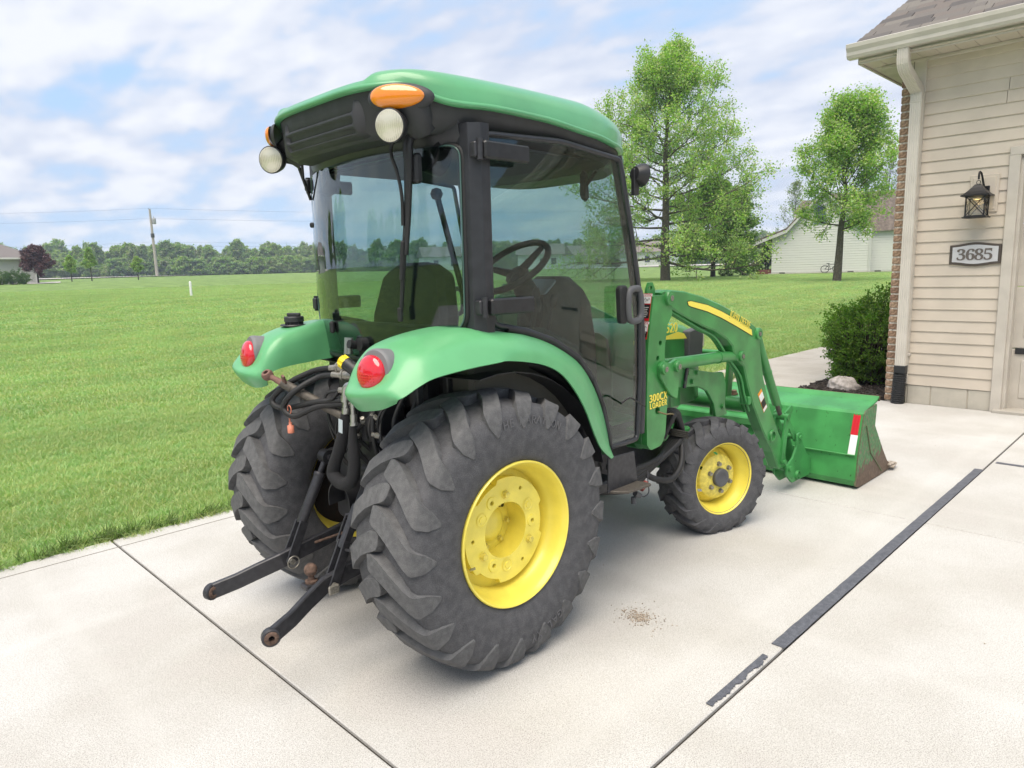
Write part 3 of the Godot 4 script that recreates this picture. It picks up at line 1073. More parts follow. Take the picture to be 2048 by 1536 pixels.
func make_lantern(zw: float):
	var o := thing("wall_lantern", "black metal wall lantern with crossed bars on the beige siding", "lantern", H(0.722, 1.80, zw + 0.15))
	o.rotation.y = PSI
	var pl := MB.new()
	prism(pl, [Vector2(-0.092, 0.055), Vector2(0.135, 0.055), Vector2(0.135, 0.395), Vector2(-0.092, 0.395)], -0.138, -0.122, Transform3D.IDENTITY, 0.004)
	prism(pl, [Vector2(-0.068, 0.08), Vector2(0.111, 0.08), Vector2(0.111, 0.37), Vector2(-0.068, 0.37)], -0.13, -0.116, Transform3D.IDENTITY, 0.003)
	part("mounting_block", pl, M.siding, o)
	var bp := MB.new()
	rbox(bp, Vector3(0.03, 0.205, -0.108), Vector3(0.075, 0.17, 0.018), 0.004)
	tube(bp, spline([Vector3(0.03, 0.25, -0.10), Vector3(0.015, 0.34, -0.085), Vector3(0.006, 0.40, -0.055), Vector3(0.0, 0.412, -0.02), Vector3(0, 0.392, 0.0), Vector3(0, 0.345, 0.002)], 5), 0.0085, 8)
	part("arm", bp, M.lamp_black, o)
	var ring := MB.new()
	var rp := []
	for i in 17:
		rp.append(Vector3(cos(TAU * i / 16) * 0.016, 0.318 + sin(TAU * i / 16) * 0.018, 0))
	tube(ring, rp, 0.003, 6, false)
	part("ring", ring, M.lamp_black, o)
	var rf := MB.new()
	var secs := []
	for q in [[0.022, 0.30], [0.030, 0.292], [0.045, 0.27], [0.075, 0.235], [0.098, 0.213], [0.112, 0.206], [0.112, 0.195]]:
		var w: float = q[0]
		secs.append([Vector3(-w, q[1], -w), Vector3(w, q[1], -w), Vector3(w, q[1], w), Vector3(-w, q[1], w)])
	for i in secs.size() - 1:
		for j in 4:
			rf.quad(secs[i][j], secs[i][(j + 1) % 4], secs[i + 1][(j + 1) % 4], secs[i + 1][j])
	rf.quad(secs[0][3], secs[0][2], secs[0][1], secs[0][0])
	rf.quad(secs[6][0], secs[6][1], secs[6][2], secs[6][3])
	part("roof", rf, M.lamp_black, o)
	var bs := MB.new()
	rbox(bs, Vector3(0, 0.008, 0), Vector3(0.19, 0.012, 0.19), 0.003)
	rbox(bs, Vector3(0, 0.018, 0), Vector3(0.165, 0.014, 0.165), 0.003)
	part("base", bs, M.lamp_black, o)
	var cage := MB.new()
	for sx in [-1, 1]:
		for sz in [-1, 1]:
			rbox(cage, Vector3(sx * 0.073, 0.108, sz * 0.073), Vector3(0.011, 0.18, 0.011), 0.002)
	rbox(cage, Vector3(0, 0.195, 0), Vector3(0.165, 0.012, 0.165), 0.002)
	for a in 4:
		var bb := Basis(Vector3.UP, a * PI / 2)
		for s in [-1, 1]:
			var p0 := bb * Vector3(-0.07 * s, 0.025, 0.073)
			var p1 := bb * Vector3(0.07 * s, 0.19, 0.073 + 0.004 * s)
			tube(cage, [p0, p1], 0.004, 4)
	part("cage", cage, M.lamp_black, o)
	for a in 4:
		var bb := Basis(Vector3.UP, a * PI / 2)
		var g := MB.new()
		g.quad(bb * Vector3(-0.07, 0.025, 0.066), bb * Vector3(-0.07, 0.19, 0.066), bb * Vector3(0.07, 0.19, 0.066), bb * Vector3(0.07, 0.025, 0.066))
		part("pane", g, glass(Color(0.8, 0.8, 0.78, 0.10)), o)
	var bulb := MB.new()
	lathe(bulb, [Vector2(0, -0.012), Vector2(0.03, -0.012), Vector2(0.034, 0), Vector2(0.0, 0.006)], Transform3D(Basis.IDENTITY, Vector3(0, 0.178, 0)), 20)
	var bm := mat(col(255, 236, 190), 0.4)
	bm.emission_enabled = true
	bm.emission = Color(1.0, 0.86, 0.6)
	bm.emission_energy_multiplier = 0.06
	part("lamp_bulb", bulb, bm, o)
	var l := OmniLight3D.new()
	l.name = "lantern_light"
	l.position = Vector3(0, 0.15, 0)
	l.light_color = Color(1.0, 0.86, 0.6)
	l.light_energy = 0.002
	l.light_size = 0.03
	l.omni_range = 12.0
	l.omni_attenuation = 2.0
	l.shadow_enabled = true
	o.add_child(l)

# ---------------------------------------------------------------- plants
class Leaves:
	var v := PackedVector3Array()
	var n := PackedVector3Array()
	var c := PackedColorArray()
	func leaf(p: Vector3, dir: Vector3, nrm: Vector3, l: float, w: float, k: Color):
		var s := dir.cross(nrm)
		if s.length() < 1e-3:
			return
		s = s.normalized()
		var u := s.cross(dir).normalized()
		var a := p
		var b := p + dir * l * 0.5 + s * w * 0.5 + u * l * 0.08
		var d := p + dir * l * 0.5 - s * w * 0.5 + u * l * 0.08
		var e := p + dir * l
		var n1 := (b - a).cross(e - a).normalized()
		var n2 := (e - a).cross(d - a).normalized()
		v.append_array([a, e, b, a, d, e])
		n.append_array([n1, n1, n1, n2, n2, n2])
		c.append_array([k, k, k, k, k, k])
	func mesh() -> ArrayMesh:
		var arr := []
		arr.resize(Mesh.ARRAY_MAX)
		arr[Mesh.ARRAY_VERTEX] = v
		arr[Mesh.ARRAY_NORMAL] = n
		arr[Mesh.ARRAY_COLOR] = c
		var am := ArrayMesh.new()
		am.add_surface_from_arrays(Mesh.PRIMITIVE_TRIANGLES, arr)
		return am

func rdir(r: RandomNumberGenerator) -> Vector3:
	return Vector3(r.randfn(), r.randfn(), r.randfn()).normalized()

# limbs: list of polylines with radii; leaves hang in clusters along the outer limbs
func limb(wood: MB, lv: Leaves, r: RandomNumberGenerator, p0: Vector3, d0: Vector3, length: float, rad: float, depth: int, cfg: Dictionary):
	var n: int = 4 if depth > 0 else 3
	var pts := [p0]
	var rr := [rad]
	var d := d0
	for i in n:
		d = (d + rdir(r) * cfg.wobble + Vector3.UP * cfg.lift).normalized()
		pts.append(pts[i] + d * length / n)
		rr.append(rad * (1.0 - 0.78 * float(i + 1) / n))
	tube(wood, pts, rr, 5 if depth > 0 else 3, false)
	if depth > 0:
		var kids: int = cfg.kids[depth - 1]
		for k in kids:
			var t := r.randf_range(0.25, 1.0)
			var f := t * n
			var i := mini(int(f), n - 1)
			var p: Vector3 = pts[i].lerp(pts[i + 1], f - i)
			var dd: Vector3 = (pts[i + 1] - pts[i]).normalized()
			var sd: Vector3 = (dd * 0.75 + rdir(r) * 0.85 + Vector3.UP * cfg.get("kid_up", 0.1)).normalized()
			limb(wood, lv, r, p, sd, length * r.randf_range(0.3, 0.55) * (1.15 - 0.4 * t), rad * 0.45 * (1.1 - 0.6 * t), depth - 1, cfg)
	var cl: int = cfg.leaves[depth]
	for k in cl:
		var t := r.randf_range(0.35 if depth > 0 else 0.1, 1.05)
		var f := clampf(t, 0, 0.999) * n
		var i := int(f)
		var p: Vector3 = pts[i].lerp(pts[i + 1], f - i) + rdir(r) * cfg.puff * r.randf()
		var dir: Vector3 = (rdir(r) + Vector3.DOWN * cfg.get("droop", 0.3)).normalized()
		var s: float = cfg.leaf * r.randf_range(0.65, 1.3)
		var v := r.randf_range(0.75, 1.25)
		var k2: Color = cfg.color * v
		k2 = Color(k2.r * r.randf_range(0.85, 1.2), k2.g, k2.b * r.randf_range(0.7, 1.2))
		lv.leaf(p, dir, (Vector3.UP + rdir(r) * 0.9).normalized(), s, s * cfg.get("wide", 0.6), k2)

func bark(c: Color) -> StandardMaterial3D:
	return mat(c, 0.95, 0.0, {"tex": T.patch, "scale": 1.5, "fine": T.grain, "fscale": 6.0})

func tree(called: String, label: String, at: Vector3, cfg: Dictionary, group := "") -> Node3D:
	var r := RandomNumberGenerator.new()
	r.seed = cfg.seed
	var o := thing(called, label, "tree" if not cfg.has("cat") else cfg.cat, at, group)
	var wood := MB.new()
	var lv := Leaves.new()
	var hh: float = cfg.height
	var tr: float = cfg.trunk
	var top := []
	var rad := []
	var lean: Vector3 = cfg.get("lean", Vector3.ZERO)
	for i in 9:
		var t := i / 8.0
		top.append(Vector3(lean.x * t, hh * 0.96 * t, lean.z * t) + Vector3(r.randfn(), 0, r.randfn()) * tr * 0.5 * t)
		rad.append(tr * (1.0 - 0.93 * t) * (1.35 if i == 0 else 1.0))
	top[0].y = -0.15
	top.insert(1, top[0].lerp(top[1], 0.16) + Vector3(0, 0.05, 0))
	rad.insert(1, tr * 1.02)
	tube(wood, spline(top, 3), 0.1 if false else spline_f(rad, 3), 10, false)
	var nb: int = cfg.limbs
	for i in nb:
		var t: float = lerpf(cfg.from, 0.97, pow((i + 0.5) / nb, cfg.get("bias", 0.9)))
		var f := t * 8.0
		var q: int = mini(int(f), 7)
		var p := Vector3(lean.x * t, hh * 0.96 * t, lean.z * t)
		var a := i * 2.399963 + r.randf_range(-0.4, 0.4)
		var el: float = ramp(t, [cfg.from, 0.5, 1.0], cfg.rise)
		var d := Vector3(cos(a) * cos(el), sin(el), sin(a) * cos(el))
		var ln: float = ramp(t, [0.0, cfg.from, 0.35, 0.6, 0.85, 1.0], cfg.reach) * r.randf_range(0.78, 1.12)
		limb(wood, lv, r, p, d, ln, tr * 0.30 * (1.05 - t * 0.8), 2, cfg)
	part("trunk", wood, cfg.bark, o)
	part("crown", lv.mesh(), cfg.mat, o)
	return o

func spline_f(a: Array, sub: int) -> Array:
	var out := []
	for i in a.size() - 1:
		for s in sub:
			out.append(lerpf(a[i], a[i + 1], float(s) / sub))
	out.append(a[a.size() - 1])
	return out

func bush(called: String, label: String, at: Vector3, rad: Vector3, leaf: float, count: int, c: Color, seed_: int, group := "", wide := 0.6) -> Node3D:
	var r := RandomNumberGenerator.new()
	r.seed = seed_
	var o := thing(called, label, "shrub", at, group)
	var wood := MB.new()
	var lv := Leaves.new()
	var bumps := []
	for i in 30:
		var d := rdir(r)
		bumps.append([Vector3(d.x, absf(d.y) * 0.95, d.z), r.randf_range(0.05, 0.17)])
	var stems := int(count / 16.0)
	for i in stems:
		var d := rdir(r)
		if d.y < -0.5:
			var hz := Vector2(d.x, d.z).normalized() * r.randf_range(0.74, 0.88)
			d = Vector3(hz.x, r.randf_range(-0.93, -0.5), hz.y)
		var ext := 0.88
		for b in bumps:
			ext += b[1] * smoothstep(0.80, 1.0, d.dot(b[0]))
		ext += r.randf_range(-0.12, 0.07)
		var dep := r.randf_range(0.72, 1.0)
		var tip := Vector3(d.x * rad.x, d.y * rad.y, d.z * rad.z) * ext * dep + Vector3(0, rad.y * 0.95, 0)
		tip.y = max(tip.y, 0.04)
		var base := Vector3(d.x * rad.x * 0.15, 0.0, d.z * rad.z * 0.15)
		if i % 5 == 0:
			tube(wood, [base, base.lerp(tip, 0.55) + Vector3(0, -rad.y * 0.12, 0), tip], [0.012, 0.007, 0.002], 4, false)
		var out := Vector3(d.x, d.y * 0.7 + 0.35, d.z).normalized()
		for k in 16:
			var p := tip + out * leaf * r.randf_range(-1.6, 1.6) + rdir(r) * leaf * 0.8
			var v := r.randf_range(0.7, 1.3)
			lv.leaf(p, (out * 0.7 + rdir(r)).normalized(), rdir(r), leaf * r.randf_range(0.7, 1.2), leaf * wide, Color(c.r * v * r.randf_range(0.9, 1.25), c.g * v, c.b * v))
	part("stems", wood, bark(col(84, 70, 56)), o)
	part("foliage", lv.mesh(), M.leaf, o)
	return o

func make_plants():
	M.leaf = mat(Color.WHITE, 0.5, 0.0, {"vcol": true, "back": Color(0.75, 1.0, 0.32)})
	M.leaf_gloss = mat(Color.WHITE, 0.36, 0.0, {"vcol": true, "back": Color(0.2, 0.25, 0.05)})
	var oak := {"seed": 11, "height": 11.0, "trunk": 0.26, "limbs": 56, "from": 0.085, "bias": 0.92, "rise": [-0.28, 0.35, 1.1], "reach": [4.4, 4.8, 4.7, 3.6, 2.3, 1.1],
		"wobble": 0.16, "lift": 0.05, "kids": [7, 10], "leaves": [19, 9, 3], "puff": 0.38, "leaf": 0.115, "wide": 0.62, "color": Color(0.48, 0.56, 0.24), "bark": bark(col(118, 108, 96)), "mat": M.leaf, "droop": 0.15}
	tree("pin_oak", "tall pyramidal light green tree with bare lower trunk on the lawn", spot(1337, 38.0), oak)
	var maple := {"seed": 5, "height": 6.1, "trunk": 0.17, "limbs": 38, "from": 0.33, "bias": 0.85, "rise": [0.15, 0.6, 1.2], "reach": [1.0, 1.2, 1.7, 2.2, 1.9, 1.0],
		"wobble": 0.22, "lift": 0.08, "kids": [7, 9], "leaves": [16, 8, 3], "puff": 0.38, "leaf": 0.09, "wide": 0.72, "color": Color(0.45, 0.54, 0.22), "bark": bark(col(112, 104, 92)), "mat": M.leaf, "lean": Vector3(0.25, 0, -0.15)}
	tree("shade_tree", "slender leafy shade tree standing before the white gabled house", spot(1681, 31.5), maple)
	var crab := {"seed": 23, "height": 5.2, "trunk": 0.16, "limbs": 34, "from": 0.16, "bias": 0.9, "rise": [0.05, 0.5, 1.1], "reach": [2.0, 2.6, 3.1, 2.4, 1.4, 0.5],
		"wobble": 0.25, "lift": 0.02, "kids": [7, 9], "leaves": [26, 10, 5], "puff": 0.32, "leaf": 0.15, "wide": 0.6, "color": Color(0.19, 0.28, 0.08), "bark": bark(col(90, 80, 70)), "mat": M.leaf, "droop": 0.5}
	tree("low_tree", "low spreading darker green tree beside the pin oak", spot(1432, 45.0), crab)
	bush("upright_shrub", "fine twiggy green shrub beside the porch of the white house", spot(1496, 50.0), Vector3(0.95, 0.85, 0.9), 0.12, 3600, Color(0.13, 0.20, 0.05), 31)
	for q in [[1452, 46.5, 0.24], [1466, 46.5, 0.22]]:
		bush("clipped_shrub", "larger clipped round shrub beside the low tree trunk" if q[2] > 0.23 else "smaller clipped round shrub toward the porch shrub", spot(q[0], q[1]), Vector3(q[2], q[2], q[2]), 0.05, 900, Color(0.05, 0.085, 0.03), 41, "clipped shrubs under the low tree")
	var plum := {"seed": 8, "height": 2.75, "trunk": 0.07, "limbs": 30, "from": 0.27, "bias": 0.85, "rise": [0.25, 0.7, 1.2], "reach": [0.9, 1.05, 1.2, 1.1, 0.8, 0.4],
		"wobble": 0.2, "lift": 0.08, "kids": [6, 8], "leaves": [36, 12, 4], "puff": 0.2, "leaf": 0.12, "wide": 0.6, "color": Color(0.105, 0.045, 0.05), "bark": bark(col(70, 60, 54)), "mat": M.leaf_gloss}
	tree("purple_tree", "small round purple-leaved tree near the low grey-roofed house", spot(84, 72.0), plum)
	var young := {"seed": 3, "height": 4.6, "trunk": 0.06, "limbs": 22, "from": 0.34, "bias": 0.9, "rise": [0.5, 0.9, 1.3], "reach": [0.6, 0.75, 0.75, 0.6, 0.4, 0.2],
		"wobble": 0.2, "lift": 0.1, "kids": [4, 6], "leaves": [22, 8, 3], "puff": 0.2, "leaf": 0.12, "wide": 0.6, "color": Color(0.36, 0.46, 0.16), "bark": bark(col(96, 88, 78)), "mat": M.leaf}
	for q in [[151, 86.0, 2.4, 3], [191, 86.0, 3.3, 4], [284, 86.0, 2.3, 5]]:
		var y2 := young.duplicate()
		y2.height = q[2]
		y2.seed = q[3]
		tree("young_tree", ["thin young tree with sparse pale green leaves along the far road", "fuller young tree with pale green leaves along the far road", "smallest young tree by the far road beside the utility pole"][q[3] - 3], spot(q[0], q[1]), y2, "young trees along the far road")
	var bare := {"seed": 14, "height": 7.4, "trunk": 0.10, "limbs": 26, "from": 0.25, "bias": 0.9, "rise": [0.5, 0.9, 1.3], "reach": [1.6, 2.0, 2.2, 1.8, 1.2, 0.6],
		"wobble": 0.2, "lift": 0.12, "kids": [6, 8], "leaves": [2, 1, 0], "puff": 0.2, "leaf": 0.12, "wide": 0.6, "color": Color(0.30, 0.33, 0.18), "bark": bark(col(120, 112, 106)), "mat": M.leaf}
	tree("bare_tree", "nearly leafless tree rising behind the porch roof of the white house", spot(1592, 68.0), bare)
	var bare2 := bare.duplicate()
	bare2.seed = 15
	bare2.height = 9.6
	tree("bare_tree", "nearly leafless taller tree behind the shade tree beside the brick corner", spot(1775, 62.0), bare2)
	# woods as one mass: a few crowns placed many times
	var protos := []
	for i in 4:
		var r := RandomNumberGenerator.new()
		r.seed = 100 + i
		var wood := MB.new()
		var lv := Leaves.new()
		var cfg := {"wobble": 0.25, "lift": 0.06, "kids": [3, 5], "leaves": [16, 8, 5], "puff": 0.75, "leaf": 0.62, "wide": 0.75, "color": [Color(0.34, 0.41, 0.20), Color(0.39, 0.45, 0.21), Color(0.31, 0.38, 0.20), Color(0.40, 0.43, 0.26)][i]}
		for k in 22:
			var t := lerpf(0.16, 0.95, k / 21.0)
			var a := k * 2.4
			var el := lerpf(0.2, 1.1, t)
			limb(wood, lv, r, Vector3(0, 10.5 * t, 0), Vector3(cos(a) * cos(el), sin(el), sin(a) * cos(el)), ramp(t, [0.0, 0.4, 0.8, 1.0], [2.6, 3.4, 2.6, 1.2]) * r.randf_range(0.7, 1.2), 0.06, 2, cfg)
		protos.append([lv.mesh(), wood])
		tube(wood, [Vector3(0, -0.5, 0), Vector3(0.1, 5, 0), Vector3(0, 10.5, 0)], [0.22, 0.15, 0.03], 6, false)
	var woods := thing("far_woods", "long hazy line of woodland trees beyond the far road", "woods", Vector3.ZERO, "", "stuff")
	RNG.seed = 202
	var places := [[], [], [], []]
	for i in 700:
		var px := RNG.randf_range(-560.0, 1900.0)
		var d := RNG.randf_range(205.0, 265.0)
		var s := RNG.randf_range(0.52, 0.80)
		if px > 180 and px < 560:
			s *= 1.04
		if px > 95 and px < 170 and i % 3 == 0:
			s *= 1.3
		var p := spot(px, d)
		places[i % 4].append(Transform3D(Basis(Vector3.UP, RNG.randf() * TAU).scaled(Vector3(s * RNG.randf_range(0.9, 1.25), s, s)), p))
	for i in 480:
		var px := RNG.randf_range(-560.0, 1900.0)
		var s := RNG.randf_range(0.30, 0.5)
		places[i % 4].append(Transform3D(Basis(Vector3.UP, RNG.randf() * TAU).scaled(Vector3(s * 1.6, s, s * 1.6)), spot(px, RNG.randf_range(196.0, 206.0)) - Vector3(0, 0.8, 0)))
	# the same woods close the view behind the camera
	for i in 150:
		var a := RNG.randf_range(0.95, TAU - 0.95)
		var d := RNG.randf_range(70.0, 110.0)
		var f := Vector3(-sin(YAW), 0, -cos(YAW))
		var rr := Vector3(cos(YAW), 0, -sin(YAW))
		var p := CAM + (f * cos(a) + rr * sin(a)) * d
		if to_h(p).x > -3 and to_h(p).z < 3 and to_h(p).z > -60:
			continue
		p.y = ground(p)
		places[i % 4].append(Transform3D(Basis(Vector3.UP, RNG.randf() * TAU).scaled(Vector3.ONE * RNG.randf_range(0.7, 1.1)), p))
	for i in 4:
		for w in 2:
			var mm := MultiMesh.new()
			mm.transform_format = MultiMesh.TRANSFORM_3D
			mm.mesh = protos[i][0] if w == 0 else protos[i][1].mesh()
			mm.instance_count = places[i].size()
			for k in places[i].size():
				mm.set_instance_transform(k, places[i][k])
			var o := MultiMeshInstance3D.new()
			o.name = "woods_crowns" if w == 0 else "woods_trunks"
			o.multimesh = mm
			o.material_override = M.leaf if w == 0 else bark(col(96, 88, 80))
			woods.add_child(o, true)
			o.set_meta("kind", "stuff")
	# round shrub in the mulch bed
	bush("boxwood_shrub", "round glossy green shrub in the mulch bed beside the garage corner", H(-0.52, 0.0, -7.05), Vector3(0.46, 0.50, 0.46), 0.034, 26000, Color(0.13, 0.24, 0.03), 55, "", 0.55)
	# pale stone
	var st := MB.new()
	var rows := []
	var fn := FastNoiseLite.new()
	fn.seed = 4
	fn.frequency = 2.2
	for i in 15:
		var row := []
		var el := lerpf(-0.5, PI / 2, i / 14.0)
		for j in 25:
			var a := TAU * (j % 24) / 24
			var d := Vector3(cos(a) * cos(el), sin(el), sin(a) * cos(el))
			var k := 1.0 + 0.28 * fn.get_noise_3dv(d * 0.8) + 0.05 * fn.get_noise_3dv(d * 3.0)
			row.append(d * k * Vector3(0.175, 0.13, 0.125))
		rows.append(row)
	sheet(st, rows)
	var so := part("boulder", st, mat(col(196, 188, 184), 0.9, 0.0, {"tex": T.patch, "scale": 3.0, "fine": T.speck, "fscale": 5.0}), self)
	so.position = H(-0.53, 0.04, -6.42)
	tag(so, "pale pinkish boulder lying on the dark mulch below the shrub", "stone")

# ---------------------------------------------------------------- far buildings and poles
func lapped(m: MB, poly: Array, xf: Transform3D, ex: float, y0: float, y1: float):
	# boards clipped to a wall outline given in its own plane
	var y := y0
	while y < y1:
		var strip := PackedVector2Array([Vector2(-60, y), Vector2(60, y), Vector2(60, y + ex), Vector2(-60, y + ex)])
		for c in Geometry2D.intersect_polygons(PackedVector2Array(poly), strip):
			var tr := Geometry2D.triangulate_polygon(c)
			for q in range(0, tr.size(), 3):
				var a := []
				for s in 3:
					var p: Vector2 = c[tr[q + s]]
					var k: float = clampf((p.y - y) / ex, 0, 1)
					a.append(xf * Vector3(p.x, p.y, 0.028 * (1.0 - k)))
				m.tri(a[0], a[1], a[2])
			for s in c.size():
				var p: Vector2 = c[s]
				var p2: Vector2 = c[(s + 1) % c.size()]
				if absf(p.y - y) < 1e-3 and absf(p2.y - y) < 1e-3:
					m.quad(xf * Vector3(p.x, y, 0.0), xf * Vector3(p2.x, y, 0.0), xf * Vector3(p2.x, y, 0.028), xf * Vector3(p.x, y, 0.028))
		y += ex

func make_far():
	var white := mat(col(206, 206, 202), 0.6)
	var roof_b := mat(col(128, 116, 107), 0.95, 0.0, {"tex": T.patch, "scale": 0.6, "fine": T.grain, "fscale": 1.0})
	var grey_trim := mat(col(150, 148, 146), 0.7)
	# white gabled house: 0.0369 m a pixel at 52 m
	var at := spot(1600, 52.0)
	var u := 52.0 / 1408.0
	var view := (at - CAM)
	view.y = 0
	view = view.normalized()
	var rt := Vector3(-view.z, 0, view.x)
	var bx := Basis(rt, Vector3.UP, -view).rotated(Vector3.UP, -0.06)
	var h := thing("white_house", "white lap-sided house with steep gable and brown shingle roof", "house", at)
	h.basis = bx
	var P := func(x: float, y: float) -> Vector2: return Vector2((x - 1600.0) * u, (545.0 - y) * u)
	var wall := MB.new()
	var gable := [P.call(1556, 546), P.call(1718, 546), P.call(1718, 470), P.call(1700, 458), P.call(1642, 398), P.call(1581, 465), P.call(1556, 476)]
	lapped(wall, gable, Transform3D.IDENTITY, 0.16, -0.2, 6.2)
	prism(wall, gable, -9.0, -0.02)
	var wing := [P.call(1718, 546), P.call(1860, 546), P.call(1860, 470), P.call(1718, 470)]
	lapped(wall, wing, Transform3D(Basis.IDENTITY, Vector3(0, 0, -0.8)), 0.16, -0.2, 3.0)
	prism(wall, wing, -8.0, -0.82)
	part("wall", wall, white, h)
	var rf := MB.new()
	var th := 0.14
	for seg in [[P.call(1646, 392), P.call(1580, 463)], [P.call(1580, 463), P.call(1511, 489)], [P.call(1639, 392), P.call(1705, 462)]]:
		var a: Vector2 = seg[0]
		var b: Vector2 = seg[1]
		prism(rf, [a, b, b + Vector2(0, -th), a + Vector2(0, -th)], -9.3, 0.35)
	var ra: Vector2 = P.call(1700, 474)
	var rb2: Vector2 = P.call(1870, 474)
	# wing roof slope, facing the viewer
	rf.quad(Vector3(ra.x - 2.2, ra.y, -0.5), Vector3(ra.x - 2.2, ra.y + 2.9, -4.6), Vector3(rb2.x, rb2.y + 2.9, -4.6), Vector3(rb2.x, rb2.y, -0.5))
	rf.quad(Vector3(ra.x - 2.2, ra.y + 2.9, -4.6), Vector3(ra.x - 2.2, ra.y, -8.6), Vector3(rb2.x, rb2.y, -8.6), Vector3(rb2.x, rb2.y + 2.9, -4.6))
	# dormer peeping over the left slope
	var dz := MB.new()
	var dl: Vector2 = P.call(1584, 432)
	rf.quad(Vector3(dl.x, dl.y, -3.0), Vector3(dl.x + 0.5, dl.y + 1.0, -5.0), Vector3(dl.x + 2.2, dl.y + 1.0, -5.0), Vector3(dl.x + 2.2, dl.y, -3.0))
	var rp := part("roof", rf, roof_b, h)
	rbox(dz, Vector3(dl.x + 1.1, dl.y - 0.5, -4.0), Vector3(2.0, 1.0, 1.9))
	part("dormer", dz, white, rp)
	var rk := MB.new()
	for seg in [[P.call(1642, 398), P.call(1581, 466)], [P.call(1581, 466), P.call(1512, 492)], [P.call(1642, 398), P.call(1704, 466)]]:
		var a: Vector2 = seg[0]
		var b: Vector2 = seg[1]
		prism(rk, [a, b, b + Vector2(0, -0.2), a + Vector2(0, -0.2)], 0.30, 0.37)
	rbox(rk, Vector3(P.call(1718, 508).x, P.call(1718, 508).y, 0.02), Vector3(0.14, 2.8, 0.1))
	part("rake_board", rk, mat(col(190, 190, 188), 0.6), h)
	var wn := MB.new()
	var wc: Vector2 = P.call(1635, 442)
	rbox(wn, Vector3(wc.x, wc.y, 0.04), Vector3(0.70, 1.18, 0.06))
	var wi := part("window", wn, mat(col(96, 112, 126), 0.5), h)
	var pn := MB.new()
	for s in [-1, 1]:
		rbox(pn, Vector3(wc.x, wc.y + s * 0.27, 0.075), Vector3(0.54, 0.46, 0.012))
	part("pane", pn, mat(col(48, 62, 74), 0.05), wi)
	var po := MB.new()
	var pp: Vector2 = P.call(1524, 516)
	rbox(po, Vector3(pp.x, pp.y, -0.3), Vector3(0.16, 2.1, 0.16))
	rbox(po, Vector3(P.call(1540, 490).x, P.call(1540, 490).y, -0.3), Vector3(1.2, 0.16, 0.14))
	part("porch_post", po, grey_trim, h)
	var sk := MB.new()
	rbox(sk, Vector3(P.call(1541, 541).x, 0.12, -0.4), Vector3(1.1, 0.36, 0.1))
	part("porch_skirt", sk, mat(col(120, 74, 66), 0.9), h)
	var fd := MB.new()
	rbox(fd, Vector3(P.call(1700, 546).x, -0.06, 0.05), Vector3(11.0, 0.22, 0.12))
	part("foundation", fd, mat(col(176, 172, 164), 0.95), h)
	for q in [1575, 1689, 1732]:
		var v := MB.new()
		rbox(v, Vector3(P.call(q, 545).x, 0.02, 0.115 if q < 1718 else 0.13), Vector3(0.36, 0.14, 0.02))
		part("foundation_vent", v, mat(col(96, 94, 92), 0.8), h)
	# bicycle leaning at the wall
	var bc := thing("bicycle", "small dark bicycle standing against the white house wall", "bicycle", spot(1668, 51.4))
	bc.basis = bx
	for w in [-0.36, 0.36]:
		var rg := []
		for i in 21:
			rg.append(Vector3(w + cos(TAU * i / 20) * 0.24, 0.25 + sin(TAU * i / 20) * 0.24, 0))
		var wm := MB.new()
		tube(wm, rg, 0.022, 5, false)
		for i in 6:
			tube(wm, [Vector3(w, 0.25, 0), Vector3(w + cos(TAU * i / 6) * 0.23, 0.25 + sin(TAU * i / 6) * 0.23, 0)], 0.003, 3)
		part("wheel", wm, M.rubber, bc)
	var fm := MB.new()
	for q in [[-0.36, 0.25, -0.14, 0.52], [-0.36, 0.25, 0.0, 0.22], [0.0, 0.22, -0.16, 0.60], [-0.14, 0.52, 0.24, 0.55], [0.0, 0.22, 0.25, 0.50], [0.36, 0.25, 0.22, 0.68]]:
		tube(fm, [Vector3(q[0], q[1], 0), Vector3(q[2], q[3], 0)], 0.018, 6)
	tube(fm, [Vector3(0.20, 0.68, -0.2), Vector3(0.22, 0.68, 0.2)], 0.015, 6)
	part("frame", fm, M.black, bc)
	var sd := MB.new()
	rbox(sd, Vector3(-0.17, 0.62, 0), Vector3(0.2, 0.05, 0.12), 0.02)
	part("saddle", sd, M.rubber, bc)
	# small spruce in the porch gap
	var sp := {"seed": 77, "height": 2.2, "trunk": 0.05, "limbs": 40, "from": 0.06, "rise": [-0.1, 0.1, 0.6], "reach": [0.75, 0.75, 0.55, 0.35, 0.16, 0.05], "wobble": 0.1, "lift": 0.0, "kids": [3, 5], "leaves": [14, 8, 4], "puff": 0.07, "leaf": 0.09, "wide": 0.3, "color": Color(0.035, 0.07, 0.03), "bark": bark(col(80, 70, 60)), "mat": M.leaf}
	tree("small_spruce", "small dark conical spruce seen past the porch post", spot(1537, 56.0), sp)
	# low house at the far left
	var lh := thing("low_house", "low grey-roofed house with pale lap siding behind round shrubs", "house", spot(-30, 74.0))
	var lv := spot(-30, 74.0) - CAM
	lv.y = 0
	lv = lv.normalized()
	lh.basis = Basis(Vector3(-lv.z, 0, lv.x), Vector3.UP, -lv)
	var lw := MB.new()
	lapped(lw, [Vector2(-12, -0.3), Vector2(3.8, -0.3), Vector2(3.8, 2.15), Vector2(-12, 2.15)], Transform3D.IDENTITY, 0.17, -0.3, 2.2)
	prism(lw, [Vector2(-12, -0.3), Vector2(3.8, -0.3), Vector2(3.8, 2.15), Vector2(-12, 2.15)], -8.0, -0.02)
	part("wall", lw, mat(col(196, 194, 190), 0.65), lh)
	var lr := MB.new()
